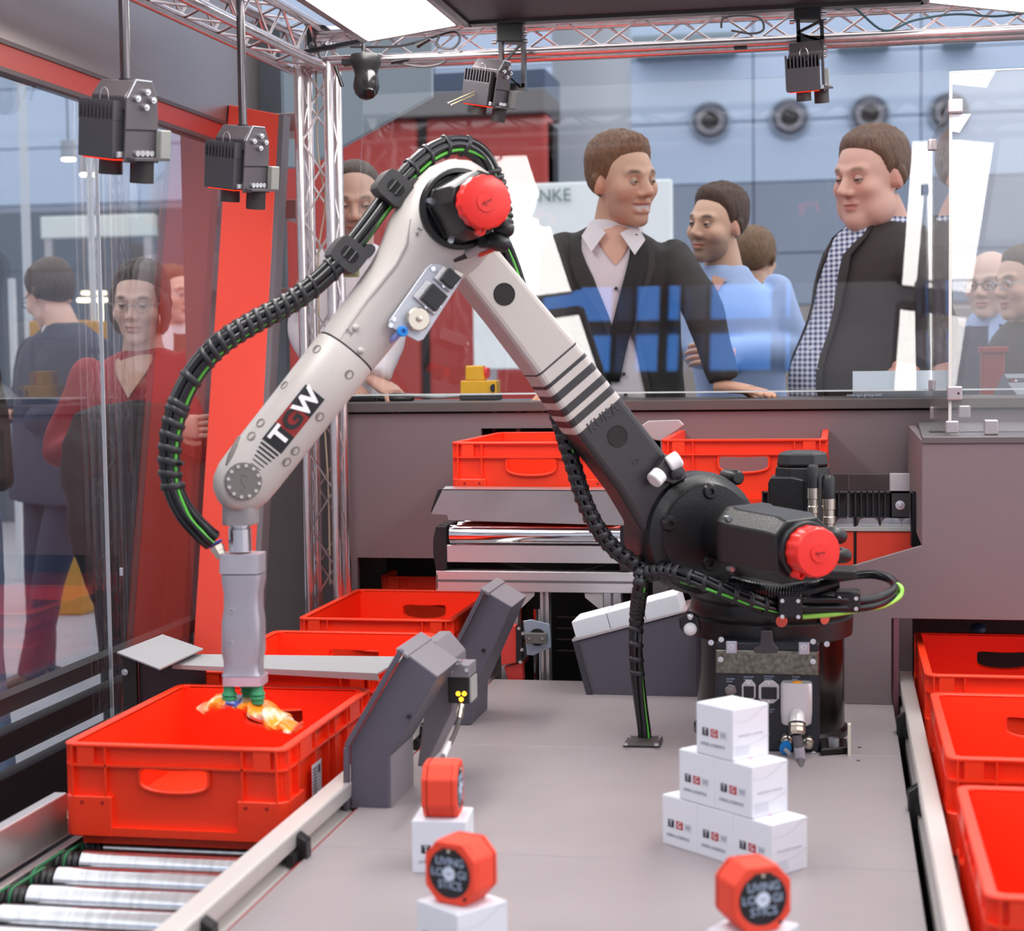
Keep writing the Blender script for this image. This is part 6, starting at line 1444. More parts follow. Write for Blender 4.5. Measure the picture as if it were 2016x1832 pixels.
def person(label, hp, yaw, pitch=0, roll=0, scale=1., shape=None, skin='d9a78c', hair=None, brow='4a3628', stubble=0., eyes=.5, glasses=None,
           neck=None, sh=None, el=None, wr=None, hip=None, depth=.115, belly=0., top='jacket', mtop=None, sleeve=.052, vneck=None, collar=None, hands=None, mtrou=None, foot=None, group=None, hem=None, buttons=None, lapel=None, strap=None, opened=None):
    shape = shape or {}; hp = Vector(hp)
    t = thing('person', label, 'person', hip if hip is not None else hp, group=group)
    RM = Matrix.Rotation(math.radians(yaw), 4, 'Z') @ Matrix.Rotation(math.radians(pitch), 4, 'X') @ Matrix.Rotation(math.radians(roll), 4, 'Y')
    M = Matrix.Translation(hp) @ RM @ Matrix.Scale(scale, 4)
    rr = head_shape(**shape); L = HC0+DIR*rr[:, None]            # x, forward, up
    x, f, z = L[:, 0], L[:, 1], L[:, 2]; sm = shape.get('smile', 0.)
    base = np.minimum(np.array(lin(skin))*[1.2, 1.36, 1.46], .9); col = np.tile(base, (len(L), 1))
    def blend(m, c): 
        nonlocal col
        col = col*(1-m[:, None])+np.array(c)*m[:, None]
    ax = np.abs(x)
    blend(.30*np.exp(-((ax-.042)**2+(z+.02)**2)/.0005)*(f > .03), base*[1.05, .68, .62])
    blend(.30*np.exp(-(ax**2+(z+.025)**2)/.00025)*(f > .08), base*[1.05, .7, .64])
    blend(.35*(ax > .066)*(f < .02)*(np.abs(z) < .035)*(np.abs(f+.012) < .025), base*[1.08, .6, .55])
    blend(.35*np.exp(-((ax-.031)**2/.0004+(z-.006)**2/.00018))*(f > .05), base*[.72, .6, .58])
    bm = np.exp(-((ax-.033)**2/.00026)**2)*np.exp(-((z-.031-.10*(ax-.02)+.35*np.maximum(0, ax-.036))/.0052)**2)*(f > .045); blend(np.clip(bm*1.1, 0, .9), lin(brow))
    if stubble:
        sb = sstep(.0, .03, f+.01)*sstep(-.03, -.055, z)*(1-.8*np.exp(-((ax/.022)**2+((z+.061)/.008)**2)))
        must = np.exp(-((z+.044)/.006)**2)*(ax < .03)*(f > .07)
        blend(np.clip(sb+must, 0, 1)*stubble, np.array(lin(brow))*.8+.02)
    lipm = np.exp(-((z+.0615+.0)/(.010+.007*sm))**4)*np.exp(-(ax/(.024+.007*sm))**6)*(f > .07); blend(.75*lipm, base*[.85, .42, .42])
    line = np.exp(-((z+.0615)/(0.0016+.0038*sm))**4)*np.exp(-(ax/(.022+.007*sm))**6)*(f > .07)
    blend(line*.9, (.75, .72, .68) if sm > .5 else base*.25)
    if sm > .5: blend(np.exp(-((z+.0675)/.0012)**2)*(ax < .022)*(f > .07)*.7, base*.2)
    b = MB(M); b.add([(p[0], -p[1], p[2]) for p in L], GF); C_ = [tuple(c)+(1,) for c in col]
    def pad(c): 
        while len(C_) < len(b.v): C_.append((*c, 1))
    b.M = None
    nk = Vector(neck); nt_ = M @ Vector((0, .018, -.055)); nd = (nk-nt_)
    xs_ = (Vector(sh[1])-Vector(sh[0])).normalized()
    fw = Vector((xs_.y, -xs_.x, 0)).normalized()
    if fw.dot(RM @ Vector((0, -1, 0))) < -.9: pass
    b.loft([(lerp(nt_, nk, u), xs_, fw, r*scale, r*scale*1.05) for u, r in ((-.15, .053), (.2, .057), (.6, .060), (1., .068), (1.3, .08))], 20); pad(base*.93)
    hipv = Vector(hip) if hip is not None else nk-Vector((0, 0, .55))
    W = (Vector(sh[1])-Vector(sh[0])).length/2
    b.loft([(lerp(hipv, nk, u), xs_, fw, W*rx*.8, depth*ry*.8) for u, rx, ry in ((0, .9, .9), (.35, .88, .9), (.7, .95, .95), (.9, .8, .7), (1., .3, .5))], 20); pad(base)
    ov = fw*.0
    if hands:
        for hd in hands: hand_geo(b, *hd); pad(base*[1.0, .9, .88])
    b.build('body', mSkin, t, smooth=75, col=C_)
    # eyes
    for s in (-1, 1):
        e = MB(M); c = np.array((s*.031, .0805, .0065)); e.sphere((c[0], -c[1], c[2]), .0125, 18, 14); cc = []
        for v in e.v:
            q = M.inverted() @ Vector(v); dx, dz, df = q.x-c[0], q.z-c[2], -q.y-c[1]
            gx_ = dx-.0015
            if dz > .0052-eyes*.005 or dz < -.0058+eyes*.003: k = tuple(base*(.75 if dz > 0 else .85))
            elif dz > .0038-eyes*.005: k = (.03, .02, .02)
            elif gx_**2+dz**2 < .0072**2: k = (.05, .04, .035) if gx_**2+dz**2 > .0024**2 else (.01, .01, .01)
            else: k = (.42, .38, .36)
            cc.append((*k, 1))
        e.build('eye', vcol('eye_surface', .15), t, smooth=80, col=cc)
    # hair
    if hair:
        fx = np.array([-.13, -.05, -.022, .000, .016, .026, .036, .05, .064, .09, .12]); zx = np.array([-.062, -.052, -.03, .018, .004, .018, .050, .069, .077, .092, .097])+hair.get('line', 0.)
        if hair.get('bald'): fx = np.array([-.13, -.06, -.02, .004, .03, .05, .11]); zx = np.array([-.05, -.045, -.02, .02, .03, .3, .3])
        ln = np.interp(f, fx, zx); mk_ = sstep(-.004, .010, z-ln)
        if hair.get('bald'): mk_ = mk_*(1-sstep(.045, .075, z))
        tk = hair.get('side', .008)+(hair.get('top', .02)-hair.get('side', .008))*sstep(.03, .10, z)
        tk = tk + hair.get('front', 0.)*sstep(.03, .09, f)*sstep(.04, .07, z) + hair.get('back', 0.)*sstep(.0, -.08, f)
        rs_ = np.random.RandomState(3); az = np.arctan2(x, f+.02)
        tk = tk*sstep(-.006, .034, z-ln)*(1+.07*np.sin(az*31+z*90+f*60)+.06*np.sin(az*57-z*140)+.05*np.sin(x*260+f*90))
        off = -.006+(tk+.006)*mk_
        if hair.get('sweep'): off = off + hair['sweep']*mk_*sstep(.05, .1, z)*x/.08
        H_ = HC0+DIR*(rr+off)[:, None]
        if hair.get('long'):
            lg_ = sstep(.0, -.06, z)*(f < .045)*mk_; H_[:, 2] -= 0
        keep = [q for q in GF if max(mk_[i] for i in q) > .05]
        hb = MB(M); hb.add([(p[0], -p[1], p[2]) for p in H_], keep); hb.build('hair', hairm(hair['c']), t, smooth=80)
        if hair.get('long'):
            lb = MB(M)
            for s in (-1, 1):
                lb.loft([((s*px_, .012+dy, pz), (0, 1, 0), (1, 0, 0), ry_, rx_) for px_, dy, pz, ry_, rx_ in ((.066, -.012, .06, .055, .014), (.078, -.008, .01, .055, .014), (.079, -.004, -.04, .05, .013), (.070, 0, -.078, .035, .010), (.066, .0, -.09, .012, .004))], 16)
            lb.build('hair_side', hairm(hair['c']), t, smooth=80)
    if glasses:
        g = MB(M)
        for s in (-1, 1):
            g.tube([(s*.033+.0225*math.cos(a)*(1 if abs(math.cos(a)) < .9 else 1), -.101+.004*abs(math.cos(a))*(1 if s*math.cos(a) > 0 else 0), .004+.0155*math.sin(a)) for a in np.linspace(0, 2*math.pi, 22)[:-1]], glasses[1], 6, closed=True)
            g.tube([(s*.056, -.096, .010), (s*.073, -.075, .012), (s*.082, -.01, .012), (s*.082, .01, .002)], glasses[1], 6)
        g.tube([(-.011, -.102, .008), (0, -.106, .011), (.011, -.102, .008)], glasses[1], 6)
        g.build('glasses', mat('glasses_frame_'+glasses[0], glasses[0], .3, .4), t, smooth=60)
    # garment on the torso and arms: one continuous piece
    g = MB(); hm = hipv if hem is None else Vector(hem)
    prof = ((-.02, 1.0, 1.06), (0.05, .99, 1.08), (.3, .95, 1.06), (.55, .98, 1.08), (.75, 1.02, 1.08), (.88, .98, .92), (.97, .78, .74), (1.03, .44, .55), (1.06, .26, .5))
    def tsec(u):
        rx = np.interp(u, [p[0] for p in prof], [p[1] for p in prof]); ry = np.interp(u, [p[0] for p in prof], [p[2] for p in prof])
        bel = belly*math.exp(-((u-.28)/.25)**2)
        return lerp(hm, nk, u)+fw*bel*.6, W*rx*(1+belly*.3*math.exp(-((u-.3)/.3)**2)), depth*ry+bel*.5
    S_ = []
    for u in np.linspace(-.02, 1.06, 16):
        c, rx, ry = tsec(u); S_.append((c, xs_, fw, rx, ry, 2.5))
    g.loft(S_, 30)
    for i in (0, 1):
        if el and el[i] is not None:
            a, m_, w_ = Vector(sh[i])-xs_*(.02 if i else -.02), Vector(el[i]), Vector(wr[i])
            P_ = spline([lerp(Vector(sh[i]), nk, .25), a, lerp(a, m_, .5), m_, lerp(m_, w_, .5), w_], 4); N = len(P_)
            R__ = [sleeve*np.interp(k/(N-1), [0, .2, .5, .6, 1], [.5, 1.04, 1.0, .98, .74]) for k in range(N)]
            g.tube(P_, R__, 16)
    o = g.build(top, mtop, t, smooth=80); cloth_mods(o)
    def patch(name, m_, u0, u1, wf, lift, a_mid=0., nn=14, th=0.):
        """front patch hugging the torso: wf(u) gives its two edge angles from straight ahead"""
        vs = []; fs = []; K = 12
        for i in range(nn+1):
            u = lerp(u0, u1, i/nn); c, rx, ry = tsec(u); a0, a1 = wf(u)
            for j in range(K+1):
                a = math.pi/2 - lerp(a0, a1, j/K); ca, sa = math.cos(a), math.sin(a); gg = (abs(ca)**2.5+abs(sa)**2.5)**(-1/2.5)
                vs.append(c+xs_*(ca*gg*(rx+lift))+fw*(sa*gg*(ry+lift)))
        fs = [(i*(K+1)+j, i*(K+1)+j+1, (i+1)*(K+1)+j+1, (i+1)*(K+1)+j) for i in range(nn) for j in range(K)]
        o = MB().add(vs, fs).build(name, m_, t, smooth=80)
        q = o.modifiers.new('thickness', 'SOLIDIFY'); q.thickness = .006; q.offset = 1
        return o
    if vneck:
        nm, m_, u0, ang = vneck
        patch(nm, m_, u0, 1.035, ang, .006)
        if lapel:
            lm_, lw = lapel
            for s in (0, 1):
                patch('lapel', lm_, u0-.02, 1.03, (lambda u, s=s: ((ang(u)[0]-lw*math.exp(-((u-.80)/.16)**2)-.06, ang(u)[0]+.04) if s == 0 else (ang(u)[1]-.04, ang(u)[1]+.06+lw*math.exp(-((u-.80)/.16)**2)))), .013)
    if opened:
        patch('throat', mSkinC, opened, 1.04, lambda u: (-(u-opened)*2.6, (u-opened)*2.6), .0105)
        for s in (-1, 1):
            A_ = nk+fw*.062+xs_*(s*.066)+up*.030; B_ = nk+fw*.108+xs_*(s*.020)-up*.002; C_2 = nk+fw*.122+xs_*(s*.062)-up*.062; D_ = nk+fw*.085+xs_*(s*.092)-up*.015
            MB().prism([A_, B_, C_2, D_], fw*.004).build('collar_wing', collar[0], t, bevel=.001, seg=1)
    if strap:
        patch('bag_strap', strap[0], strap[1], 1.0, strap[2], .017)
    if collar:
        cm, w_, ch = collar
        cl = MB()
        nv = (nk-nt_).normalized()*-1
        cl.loft([(nk+nv*h, xs_, fw, r, r*1.08, 2, math.radians(118), math.radians(422)) for h, r in ((-.01, .072), (.012, .070), (ch, .067), (ch*.85, .075), (.004, .088), (-.02, .098))], 26)
        oo = cl.build('collar', cm, t, smooth=70); q = oo.modifiers.new('thickness', 'SOLIDIFY'); q.thickness = .003
    if buttons:
        bm_, us, am = buttons
        for u in us:
            c, rx, ry = tsec(u); a = math.pi/2-am(u); ca, sa = math.cos(a), math.sin(a); gg = (abs(ca)**2.5+abs(sa)**2.5)**(-1/2.5)
            p = c+xs_*(ca*gg*(rx+.014))+fw*(sa*gg*(ry+.014)); MB().cyl(p-fw*.002, p+fw*.003, .0055, n=12).build('button', bm_, t)
    if mtrou:
        tr = MB(); lf_ = [(hipv+xs_*(s*W*.42), foot[k]) for k, s in ((0, -1), (1, 1))]
        tr.loft([(hipv+Vector((0, 0, dz)), xs_, fw, W*.86, depth*.98, 2.4) for dz in (.08, 0, -.08)], 20)
        for a, b_ in lf_:
            fz_ = Vector(b_); kn = lerp(a, fz_, .5)+fw*.02
            tr.tube([a+Vector((0, 0, .0)), lerp(a, kn, .5), kn, lerp(kn, fz_, .5), fz_+Vector((0, 0, .05))], [.092, .082, .064, .060, .056], 14)
        oo = tr.build('trousers', mtrou, t, smooth=80); cloth_mods(oo, .014, .008)
        for a, b_ in lf_:
            fz_ = Vector(b_); MB().loft([(fz_+fw*s_+Vector((0, 0, h)), xs_, up, rx, rz, 2.4) for s_, h, rx, rz in ((-.08, .04, .03, .035), (-.04, .045, .04, .045), (.04, .04, .044, .038), (.12, .028, .044, .026), (.17, .022, .03, .02))], 16).build('shoe', mat('dark_brown_shoe', '33221c', .35), t, smooth=70)
    return t
def checkm(name, c0, c1, sc=160):
    k = mat(name, c0, .7); nt = k.node_tree; b = nt.nodes['Principled BSDF']; tc = nt.nodes.new('ShaderNodeTexCoord'); sp = nt.nodes.new('ShaderNodeSeparateXYZ'); nt.links.new(tc.outputs['Object'], sp.inputs[0])
    outs = []
    for ax in ('X', 'Z'):
        m1 = nt.nodes.new('ShaderNodeMath'); m1.operation = 'MULTIPLY'; m1.inputs[1].default_value = sc; nt.links.new(sp.outputs[ax], m1.inputs[0])
        m2 = nt.nodes.new('ShaderNodeMath'); m2.operation = 'SINE'; nt.links.new(m1.outputs[0], m2.inputs[0])
        m3 = nt.nodes.new('ShaderNodeMath'); m3.operation = 'GREATER_THAN'; m3.inputs[1].default_value = 0; nt.links.new(m2.outputs[0], m3.inputs[0]); outs.append(m3)
    ad = nt.nodes.new('ShaderNodeMath'); ad.operation = 'ADD'; nt.links.new(outs[0].outputs[0], ad.inputs[0]); nt.links.new(outs[1].outputs[0], ad.inputs[1])
    hf = nt.nodes.new('ShaderNodeMath'); hf.operation = 'MULTIPLY'; hf.inputs[1].default_value = .5; nt.links.new(ad.outputs[0], hf.inputs[0])
    mx = nt.nodes.new('ShaderNodeMix'); mx.data_type = 'RGBA'; mx.inputs['A'].default_value = (*lin(c0), 1); mx.inputs['B'].default_value = (*lin(c1), 1)
    nt.links.new(hf.outputs[0], mx.inputs['Factor']); nt.links.new(mx.outputs['Result'], b.inputs['Base Color']); return k
mSkinC = mat('throat_skin', 'dcae98', .5)
mJk = mat('charcoal_jacket_cloth', '3b3836', .85, bump=.3, bscale=900, var=.1, vscale=20)
mJk2 = mat('dark_brown_jacket_cloth', '352c2b', .8, bump=.3, bscale=900)
mShW = mat('white_shirt_cloth', 'e3dce0', .75, bump=.25, bscale=30)
mShB = mat('light_blue_shirt_cloth', 'a9bfe8', .7, bump=.3, bscale=25)
mNavy = mat('navy_suit_cloth', '333950', .8, bump=.2, bscale=900)
mTro = mat('dark_trouser_cloth', '2e2c31', .85)
mRedB = mat('red_blouse_cloth', 'a3323c', .75, bump=.25, bscale=40)
mChk = checkm('blue_white_checked_cloth', 'dfe2ee', '3d4475', 420)
def feet(x, y, z=0., dx=.11): return [Vector((x-dx, y, z)), Vector((x+dx, y, z))]
# --- smiling man in the charcoal jacket
Yh = 4.98
hp = PY(1225, 360, Yh)
nk = PY(1210, 462, Yh+.05)
sL, sR = PY(1098, 462, Yh+.03), PY(1335, 452, Yh+.06); sL.z -= .045; sR.z -= .08
person('smiling man in a charcoal jacket over a white shirt, one hand on the counter', hp, 48, 6, -4, 1.06, dict(smile=1., nose=1.05), 'cf9c80', dict(c='7a5539', top=.022, side=.007, front=.022, back=.004, sweep=.004), '5d4030', .22, .75, None,
    nk, (sL, sR), (PY(1085, 640, Yh-.05), PY(1385, 610, Yh-.06)), (PY(1110, 740, Yh-.12), PY(1425, 748, Yh-.10)), PY(1245, 860, Yh+.16), .12, 0, 'jacket', mJk, .060,
    ('shirt', mShW, .18, lambda u: (np.interp(u, [.18, .45, .56, .8, 1.], [-.34, -.16, -.18, -.42, -.75]), np.interp(u, [.18, .45, .56, .8, 1.], [.36, .24, .14, .26, .7]))),
    (mShW, 0, .040), [(PY(1425, 760, Yh-.10), Vector((.9, -.35, -.12)), Vector((0, 0, -1)), 1., .12, -1), (PY(1110, 750, Yh-.12), Vector((-.3, -.5, -.3)), Vector((0, 0, -1)), 1., .3, 1)],
    mTro, feet(hp.x+.02, 5.35), lapel=(mJk, .20), opened=.84, buttons=(mInk, (.22, .32, .42, .62, .73), lambda u: -.02), strap=(mat('black_strap', '1b191a', .7), .28, lambda u: (np.interp(u, [.28, 1.], [-.42, .34]), np.interp(u, [.28, 1.], [-.10, .62]))))
# --- young man in the light blue shirt
Yh = 5.5
hp = PY(1412, 445, Yh); nk = PY(1428, 545, Yh+.04); sL, sR = PY(1368, 570, Yh-.02), PY(1535, 572, Yh+.10)
person('young bearded man in a light blue shirt with folded arms', hp, -38, 2, 6, .98, {}, 'd0a084', dict(c='4c3426', top=.022, side=.008, front=.014), '2c1f18', .55, .35, None,
    nk, (sL, sR), (PY(1372, 690, Yh-.1), PY(1562, 690, Yh+.05)), (PY(1440, 700, Yh-.2), PY(1420, 692, Yh-.18)), PY(1465, 850, Yh+.08), .12, .02, 'shirt', mShB, .058,
    ('shirt_opening', mat('skin_tone_cloth', 'd0a084', .6), .90, lambda u: (-.5-(u-.9)*2.4, -.5+(u-.9)*2.4)), (mShB, 0, .035), [(PY(1435, 700, Yh-.2), Vector((-1, -.1, .1)), Vector((0, 1, -.4)), .95, .5, 1)], mTro, feet(hp.x+.06, 5.6), buttons=(mWht, (.3, .5, .7), lambda u: -.5))
# --- heavy man, dark jacket
Yh = 5.12
hp = PY(1716, 350, Yh); nk = PY(1748, 450, Yh+.05); sL, sR = PY(1672, 522, Yh+.17), PY(1812, 520, Yh-.12)
person('heavy smiling man in a dark brown jacket and blue checked shirt', hp, -44, 10, 3, 1.12, dict(w=1.06, jaw=1.12, jowl=.7, nose=1.06), 'd29a86', dict(c='6a4c38', top=.016, side=.009, front=.006), '8a6a52', .0, .85, None,
    nk, (sL, sR), (PY(1640, 690, Yh+.22), PY(1845, 670, Yh-.02)), (PY(1610, 800, Yh+.2), PY(1800, 728, Yh-.14)), PY(1742, 870, Yh+.10), .165, .10, 'jacket', mJk2, .068,
    ('checked_shirt', mChk, -.02, lambda u: (np.interp(u, [0, .3, .6, .9, 1.0], [-.9, -.8, -.6, -.4, -.9]), np.interp(u, [0, .3, .6, .9, 1.0], [.50, .42, .22, .12, .6]))),
    (mChk, 0, .036), [(PY(1800, 715, Yh-.12), Vector((-.5, -.3, -.5)), Vector((0, .5, -.5)), 1.05, .5, 1)], mTro, feet(hp.x+.05, 5.3), lapel=(mJk2, .10), buttons=(mWht, (.2, .45), lambda u: .0))
# --- bald man behind the truss
Yh = 5.02
hp = PY(700, 398, Yh); nk = PY(695, 500, Yh+.05)
person('balding man in a white shirt standing behind the truss column, hand on the mouse', hp, 14, 16, 0, .98, {}, 'c2947e', dict(c='4a3a30', top=.006, side=.004, line=.024), '6b5546', .3, .8, None,
    nk, (PY(618, 520, Yh), PY(775, 520, Yh+.03)), (PY(600, 650, Yh-.05), PY(765, 665, Yh-.04)), (PY(640, 745, Yh-.12), PY(742, 742, Yh-.12)), PY(672, 850, Yh+.12), .12, .03, 'shirt', mShW, .055,
    None, (mShW, 0, .03), [(PY(742, 752, Yh-.13), Vector((.55, -.4, -.28)), Vector((0, 0, -1)), .95, .7, -1), (PY(650, 756, Yh-.12), Vector((.9, -.3, -.1)), Vector((0, 0, -1)), .95, .4, 1)], mTro, feet(hp.x-.06, 5.3))
# --- heads in the crowd behind
Yh = 7.2
hp = PY(1487, 512, Yh); person('person seen from behind, brown hair showing over the young man\'s shoulder', hp, 165, 0, 0, 1., {}, 'c99c82', dict(c='75583c', top=.02, side=.012, back=.006), '6b5546', 0, .5, None,
    PY(1487, 565, Yh), (PY(1440, 590, Yh), PY(1540, 590, Yh)), (None, None), (None, None), PY(1490, 800, Yh), .12, 0, 'jacket', mJk, .05, mtrou=mTro, foot=feet(hp.x, Yh))
Yh = 6.6
hp = PY(1948, 562, Yh); person('white-haired balding man in glasses seen through the acrylic box', hp, -24, 4, 0, 1.02, {}, 'd0a693', dict(c='d8d2cc', bald=1, top=.004, side=.006), '8f857c', .15, .6, ('2a2a2e', .0018),
    PY(1952, 632, Yh+.04), (PY(1890, 665, Yh), PY(2020, 665, Yh)), (PY(1885, 760, Yh), PY(2030, 760, Yh)), (PY(1900, 840, Yh-.1), PY(2010, 840, Yh-.1)), PY(1955, 930, Yh), .12, .02, 'jacket', mNavy, .055, ('shirt', mShB, .3, lambda u: (-.2*u, .2*u)), (mShB, 0, .03), None, mTro, feet(hp.x, Yh))
hp = PY(2016, 560, 6.2); person('dark-haired man in glasses cut by the picture edge beyond the acrylic box', hp, -58, 4, 0, 1.02, {}, 'c99b84', dict(c='5a4436', top=.016, side=.008), '3f3028', .1, .6, ('b9c0c8', .0016),
    PY(2025, 640, 6.24), (PY(1970, 670, 6.15), PY(2110, 670, 6.3)), (None, None), (None, None), PY(2040, 930, 6.2), .12, 0, 'jacket', mJk, .05, mtrou=mTro, foot=feet(hp.x, 6.2))
# --- woman in red behind the left glass
Yh = 5.0
hp = PY(275, 600, Yh); nk = PY(283, 700, Yh+.05); sL, sR = PY(160, 735, Yh+.02), PY(385, 718, Yh+.04)
w_ = person('woman in a red blouse and rimless glasses behind the left glass, arms folded', hp, 8, 8, 2, 1.0, dict(w=.97, jaw=.92, nose=.95), 'd3a893', dict(c='3a332e', top=.018, side=.014, front=.004, back=.01, long=1), '3a2d26', 0, .45, ('9a9a9c', .0012),
    nk, (sL, sR), (PY(112, 890, Yh-.04), PY(400, 880, Yh-.02)), (PY(230, 852, Yh-.20), PY(330, 842, Yh-.18)), PY(275, 1010, Yh+.03), .115, 0, 'blouse', mRedB, .05,
    ('neck_opening', mat('skin_tone_cloth2', 'd3a893', .6), .74, lambda u: (-(u-.74)*1.7, (u-.74)*1.7)), (mRedB, 0, .018), [(PY(345, 842, Yh-.18), Vector((1, -.1, .05)), Vector((0, 1, 0)), .88, .45, 1)], mTro, feet(hp.x, Yh+.05))
# the coat over her arms
ct_ = MB(); g0_ = []
for y, x0, x1, d in ((792, 195, 325, .05), (815, 150, 345, .09), (870, 128, 352, .11), (950, 126, 342, .10), (1050, 142, 332, .09), (1150, 175, 325, .08), (1250, 220, 316, .05)):
    a, b = PY(x0, y, Yh-.19), PY(x1, y, Yh-.19); g0_.append(((a+b)/2, Vector((1, 0, 0)), Vector((0, 1, 0)), (b.x-a.x)/2, d, 2.6))
ct_.loft(g0_, 26)
oc = tag(ct_.build('draped_coat', mat('black_coat_cloth', '211e22', .8, bump=.3, bscale=40), smooth=80), 'black coat draped over the folded arms of the woman in red', 'coat'); cloth_mods(oc, .012, .03)
zp = PY(240, 1125, Yh-.31); MB().box((zp.x-.006, zp.y-.004, zp.z-.012), (zp.x+.006, zp.y, zp.z+.012)).build('zip_pull', mScr, oc, bevel=.002)
# --- man in the navy suit, seen from behind
Yh = 6.5
hp = PY(98, 583, Yh); nk = PY(130, 655, Yh-.03); sL, sR = PY(62, 690, Yh+.25), PY(195, 690, Yh-.15)
person('man in a navy suit seen from behind at the left, head bowed over a paper', hp, -118, 22, 0, 1.06, {}, 'd6a28c', dict(c='55402f', top=.018, side=.010, back=.006), '55402f', 0, .8, ('3a3432', .0018),
    nk, (sL, sR), (PY(45, 800, Yh+.28), PY(175, 810, Yh-.28)), (PY(8, 815, Yh+.2), PY(60, 830, Yh-.15)), PY(118, 935, Yh), .13, 0, 'suit_jacket', mNavy, .062,
    None, (mShW, 0, .034), [(PY(20, 815, Yh+.1), Vector((-1, .1, .1)), Vector((0, .3, 1)), 1., .4, 1)], mNavy, [PY(85, 1352, Yh+.1), PY(60, 1360, Yh-.1)], hem=PY(112, 980, Yh))
tag(MB().prism([PY(-30, 770, Yh+.1), PY(12, 795, Yh+.1), PY(0, 805, Yh), PY(-40, 780, Yh)], (0, 0, .003)).build('paper_sheet', mWht), 'white paper sheet held by the man in the navy suit', 'paper')
# --- two men farther behind the woman
Yh = 7.4
hp = PY(342, 582, Yh); person('man in glasses and a brown jacket behind the woman, facing the red pillar', hp, 62, 2, 0, 1.05, {}, 'd6a48f', dict(c='6e4a34', top=.016, side=.008), '6e4a34', 0, .6, ('c9ccd2', .0016),
    PY(338, 650, Yh+.03), (PY(285, 690, Yh), PY(392, 685, Yh+.05)), (PY(280, 800, Yh), PY(400, 800, Yh)), (PY(300, 880, Yh-.1), PY(380, 880, Yh-.1)), PY(340, 930, Yh), .12, 0, 'jacket', mat('brown_jacket_cloth', '6d4a40', .8), .055, ('shirt', mShW, .4, lambda u: (-.25*u, .25*u)), (mShW, 0, .03), None, mTro, feet(hp.x, Yh))
Yh = 7.9
hp = PY(408, 612, Yh); person('bald man in a dark suit behind the woman, next to the red pillar', hp, -38, 2, 0, 1.05, {}, 'd39f88', None, '8a6a58', 0, .7, None,
    PY(412, 680, Yh+.03), (PY(360, 715, Yh), PY(465, 715, Yh)), (None, None), (None, None), PY(415, 940, Yh), .13, 0, 'jacket', mJk, .055, ('shirt', mShW, .4, lambda u: (-.2*u, .2*u)), (mShW, 0, .03), None, mTro, feet(hp.x, Yh))
# --- visitor in a dark zip jacket at the very left
Yh = 4.7
hp = PY(-120, 560, Yh); person('person in a dark zip jacket and pale trousers cut by the left picture edge', hp, 40, 0, 0, 1., {}, 'c99b84', dict(c='3f322b', top=.016, side=.008), '3f322b', 0, .6, None,
    PY(-115, 660, Yh+.03), (PY(-210, 700, Yh), PY(-35, 700, Yh)), (PY(-225, 840, Yh), PY(-18, 850, Yh)), (PY(-200, 960, Yh-.1), PY(0, 960, Yh-.05)), PY(-95, 1010, Yh), .13, .03, 'jacket', mat('black_jacket_cloth', '28211f', .7), .06, None, (mJk2, 0, .02), None, mat('pale_blue_trouser', '7f8fae', .8), feet(hp.x+.03, Yh), hem=PY(-100, 1035, Yh))

# ================================================================== hall furniture seen through the left glass
def post(x, y0, y1, Y, w, label):
    a = PY(x, y0, Y); s = w/3400*Y; t = tag(MB().box((a.x-s/2, Y, PY(x, y1, Y).z if y1 < 1400 else 0), (a.x+s/2, Y+s, a.z)).build('white_post', mat('pale_grey_post', 'c9d0d6', .4), bevel=.004), label, 'post'); return t
post(38, 130, 1500, 9.0, 15, 'pale grey post of the next stand at the left, tallest of the three')
post(20, 548, 1500, 9.5, 13, 'short pale grey post of the next stand at the left edge')
post(170, 200, 1500, 8.6, 12, 'slim pale grey post of the next stand behind the navy suit')
for k, (x, y, Y, w) in enumerate(((135, 312, 11, 30), (177, 324, 11.5, 36), (174, 342, 9.5, 36), (217, 330, 9, 30))):
    p = PY(x, y, Y); r = w/2/3400*Y; h_ = .12
    tl = thing('pendant_lamp', ['grey cylinder pendant lamp glowing below, farthest left of the four', 'glowing pendant lamp, upper one of the middle pair', 'glowing pendant lamp, lower one of the middle pair', 'glowing pendant lamp nearest the camera head'][k], 'lamp', p, group='pendant lamps of the next stand')
    MB().cyl(p, p+Vector((0, 0, h_)), r, n=24).build('shade', mat('grey_lamp_shade', '8d9197', .4), tl, smooth=40)
    MB().cyl(p+Vector((0, 0, -.012)), p+Vector((0, 0, .004)), r*.92, n=24).build('diffuser', emis('warm_lamp_glow', 'fff0d8', 6.), tl)
    MB().cyl(p+Vector((0, 0, h_)), p+Vector((0, 0, 3)), .006, n=8).build('cord', mBlk, tl)
for k, (x0, x1, y, Y, em) in enumerate(((152, 198, 590, 10, 4.), (160, 197, 576, 10.2, 2.5))):
    a, b = PY(x0, y+4, Y), PY(x1, y-4, Y); MB().box((a.x, Y, a.z), (b.x, Y+.1, b.z)); tag(MB().box((a.x, Y, a.z), (b.x, Y+.1, b.z)).cyl((b.x-.02, Y+.05, 0), (b.x-.02, Y+.05, a.z), .012, n=8).build('light_bar', emis('warm_light_bar%d' % k, 'fff2d0', em)), ['glowing light bar behind the navy suit, lower', 'glowing light bar behind the navy suit, upper'][k], 'lamp')
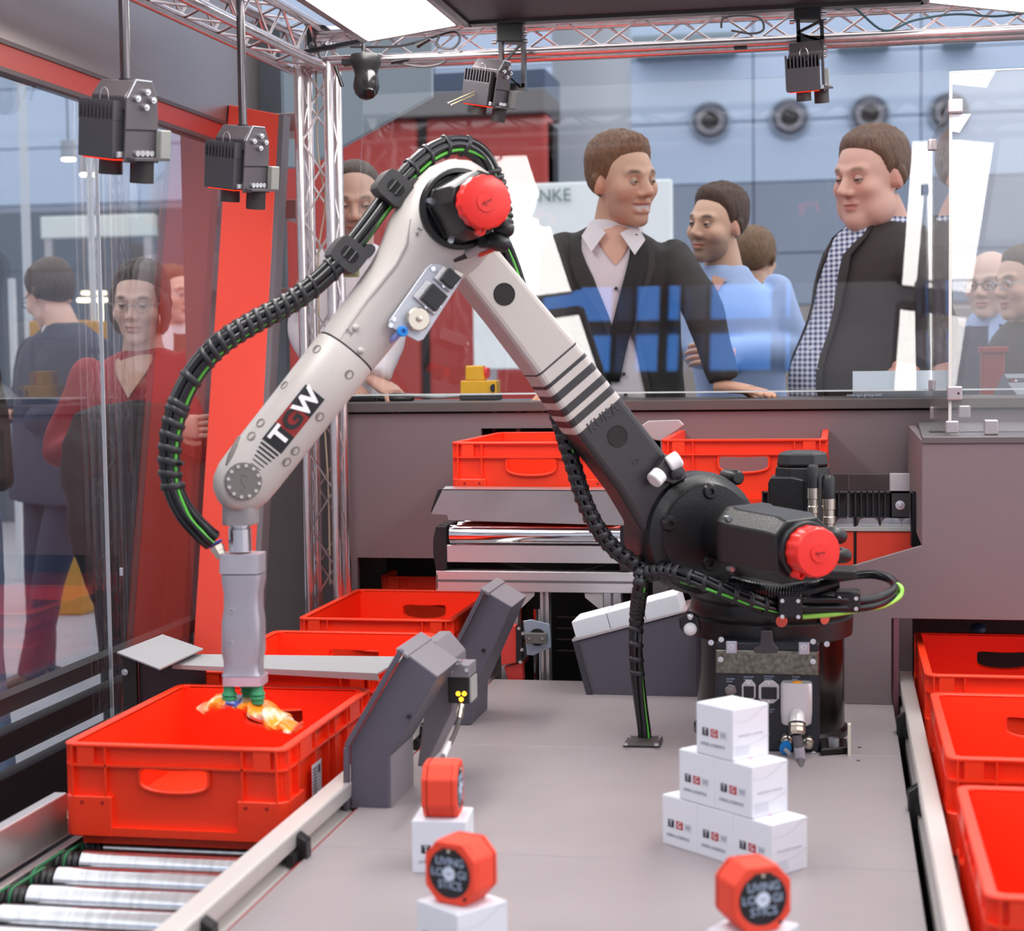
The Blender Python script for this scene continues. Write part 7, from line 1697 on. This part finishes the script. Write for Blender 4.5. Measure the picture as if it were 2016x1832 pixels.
a, b = PY(80, 470, 12), PY(300, 420, 12)
hb_ = thing('header_board', 'pale header board of the next stand above the navy suit', 'sign', ((a.x+b.x)/2, 12, 0))
MB().box((a.x, 12, a.z), (b.x, 12.1, b.z)).build('board', mat('pale_header_board', 'dfe8e4', .5), hb_, bevel=.01)
for x in (a.x+.05, b.x-.05): MB().box((x-.03, 12.02, 0), (x+.03, 12.08, a.z)).build('leg', mAlu, hb_)
a, b = PY(-80, 640, 13), PY(330, 480, 13)
tag(MB().box((a.x-1, 13, 0), (b.x+.6, 13.2, a.z+.9)).build('stand_wall', mat('grey_stand_wall', '5e6672', .6), bevel=.01), 'grey-blue stand wall far behind the left visitors', 'stand wall')
a = PY(60, 770, 8.2); b = PY(110, 630, 8.2)
tag(MB().box((a.x, 8.2, 0), (b.x+.1, 8.6, b.z)).build('display_case', mat('ochre_cabinet', 'b98a3f', .6), bevel=.01), 'ochre display cabinet behind the man in the navy suit', 'cabinet')
a = PY(1840, 640, 9); b = PY(2060, 600, 9)
tag(MB().box((a.x-.05, 9, a.z), (b.x+.3, 9.1, b.z)).build('header_board', mat('beige_header_board', 'a29c98', .5), bevel=.01), 'beige board of another stand seen through the acrylic box', 'sign')
p = PY(1965, 725, 5.6); q = PY(1945, 695, 5.6)
rd = thing('red_display', 'dark red display holder on the floor beyond the acrylic box', 'display', (p.x, 5.6, 0))
MB().box((p.x-.05, 5.6, 0), (p.x+.02, 5.68, q.z)).build('column', mat('dark_red_display', '9c2f2d', .5), rd, bevel=.006); MB().box((p.x-.055, 5.59, q.z), (p.x+.03, 5.69, q.z+.02)).build('cap', mat('dark_red_display', '9c2f2d', .5), rd, bevel=.004)
for k, (x, y) in enumerate(((2004, 520), (2016, 505))):
    p = PY(x, y, 14+k*.8); tag(MB().sphere(p, .06, 14, 10).build('spot_lamp', emis('warm_spot', 'fff0d0', 7.), smooth=80), ['small bright spot lamp near the picture edge, lower', 'small bright spot lamp near the picture edge, upper'][k], 'lamp')
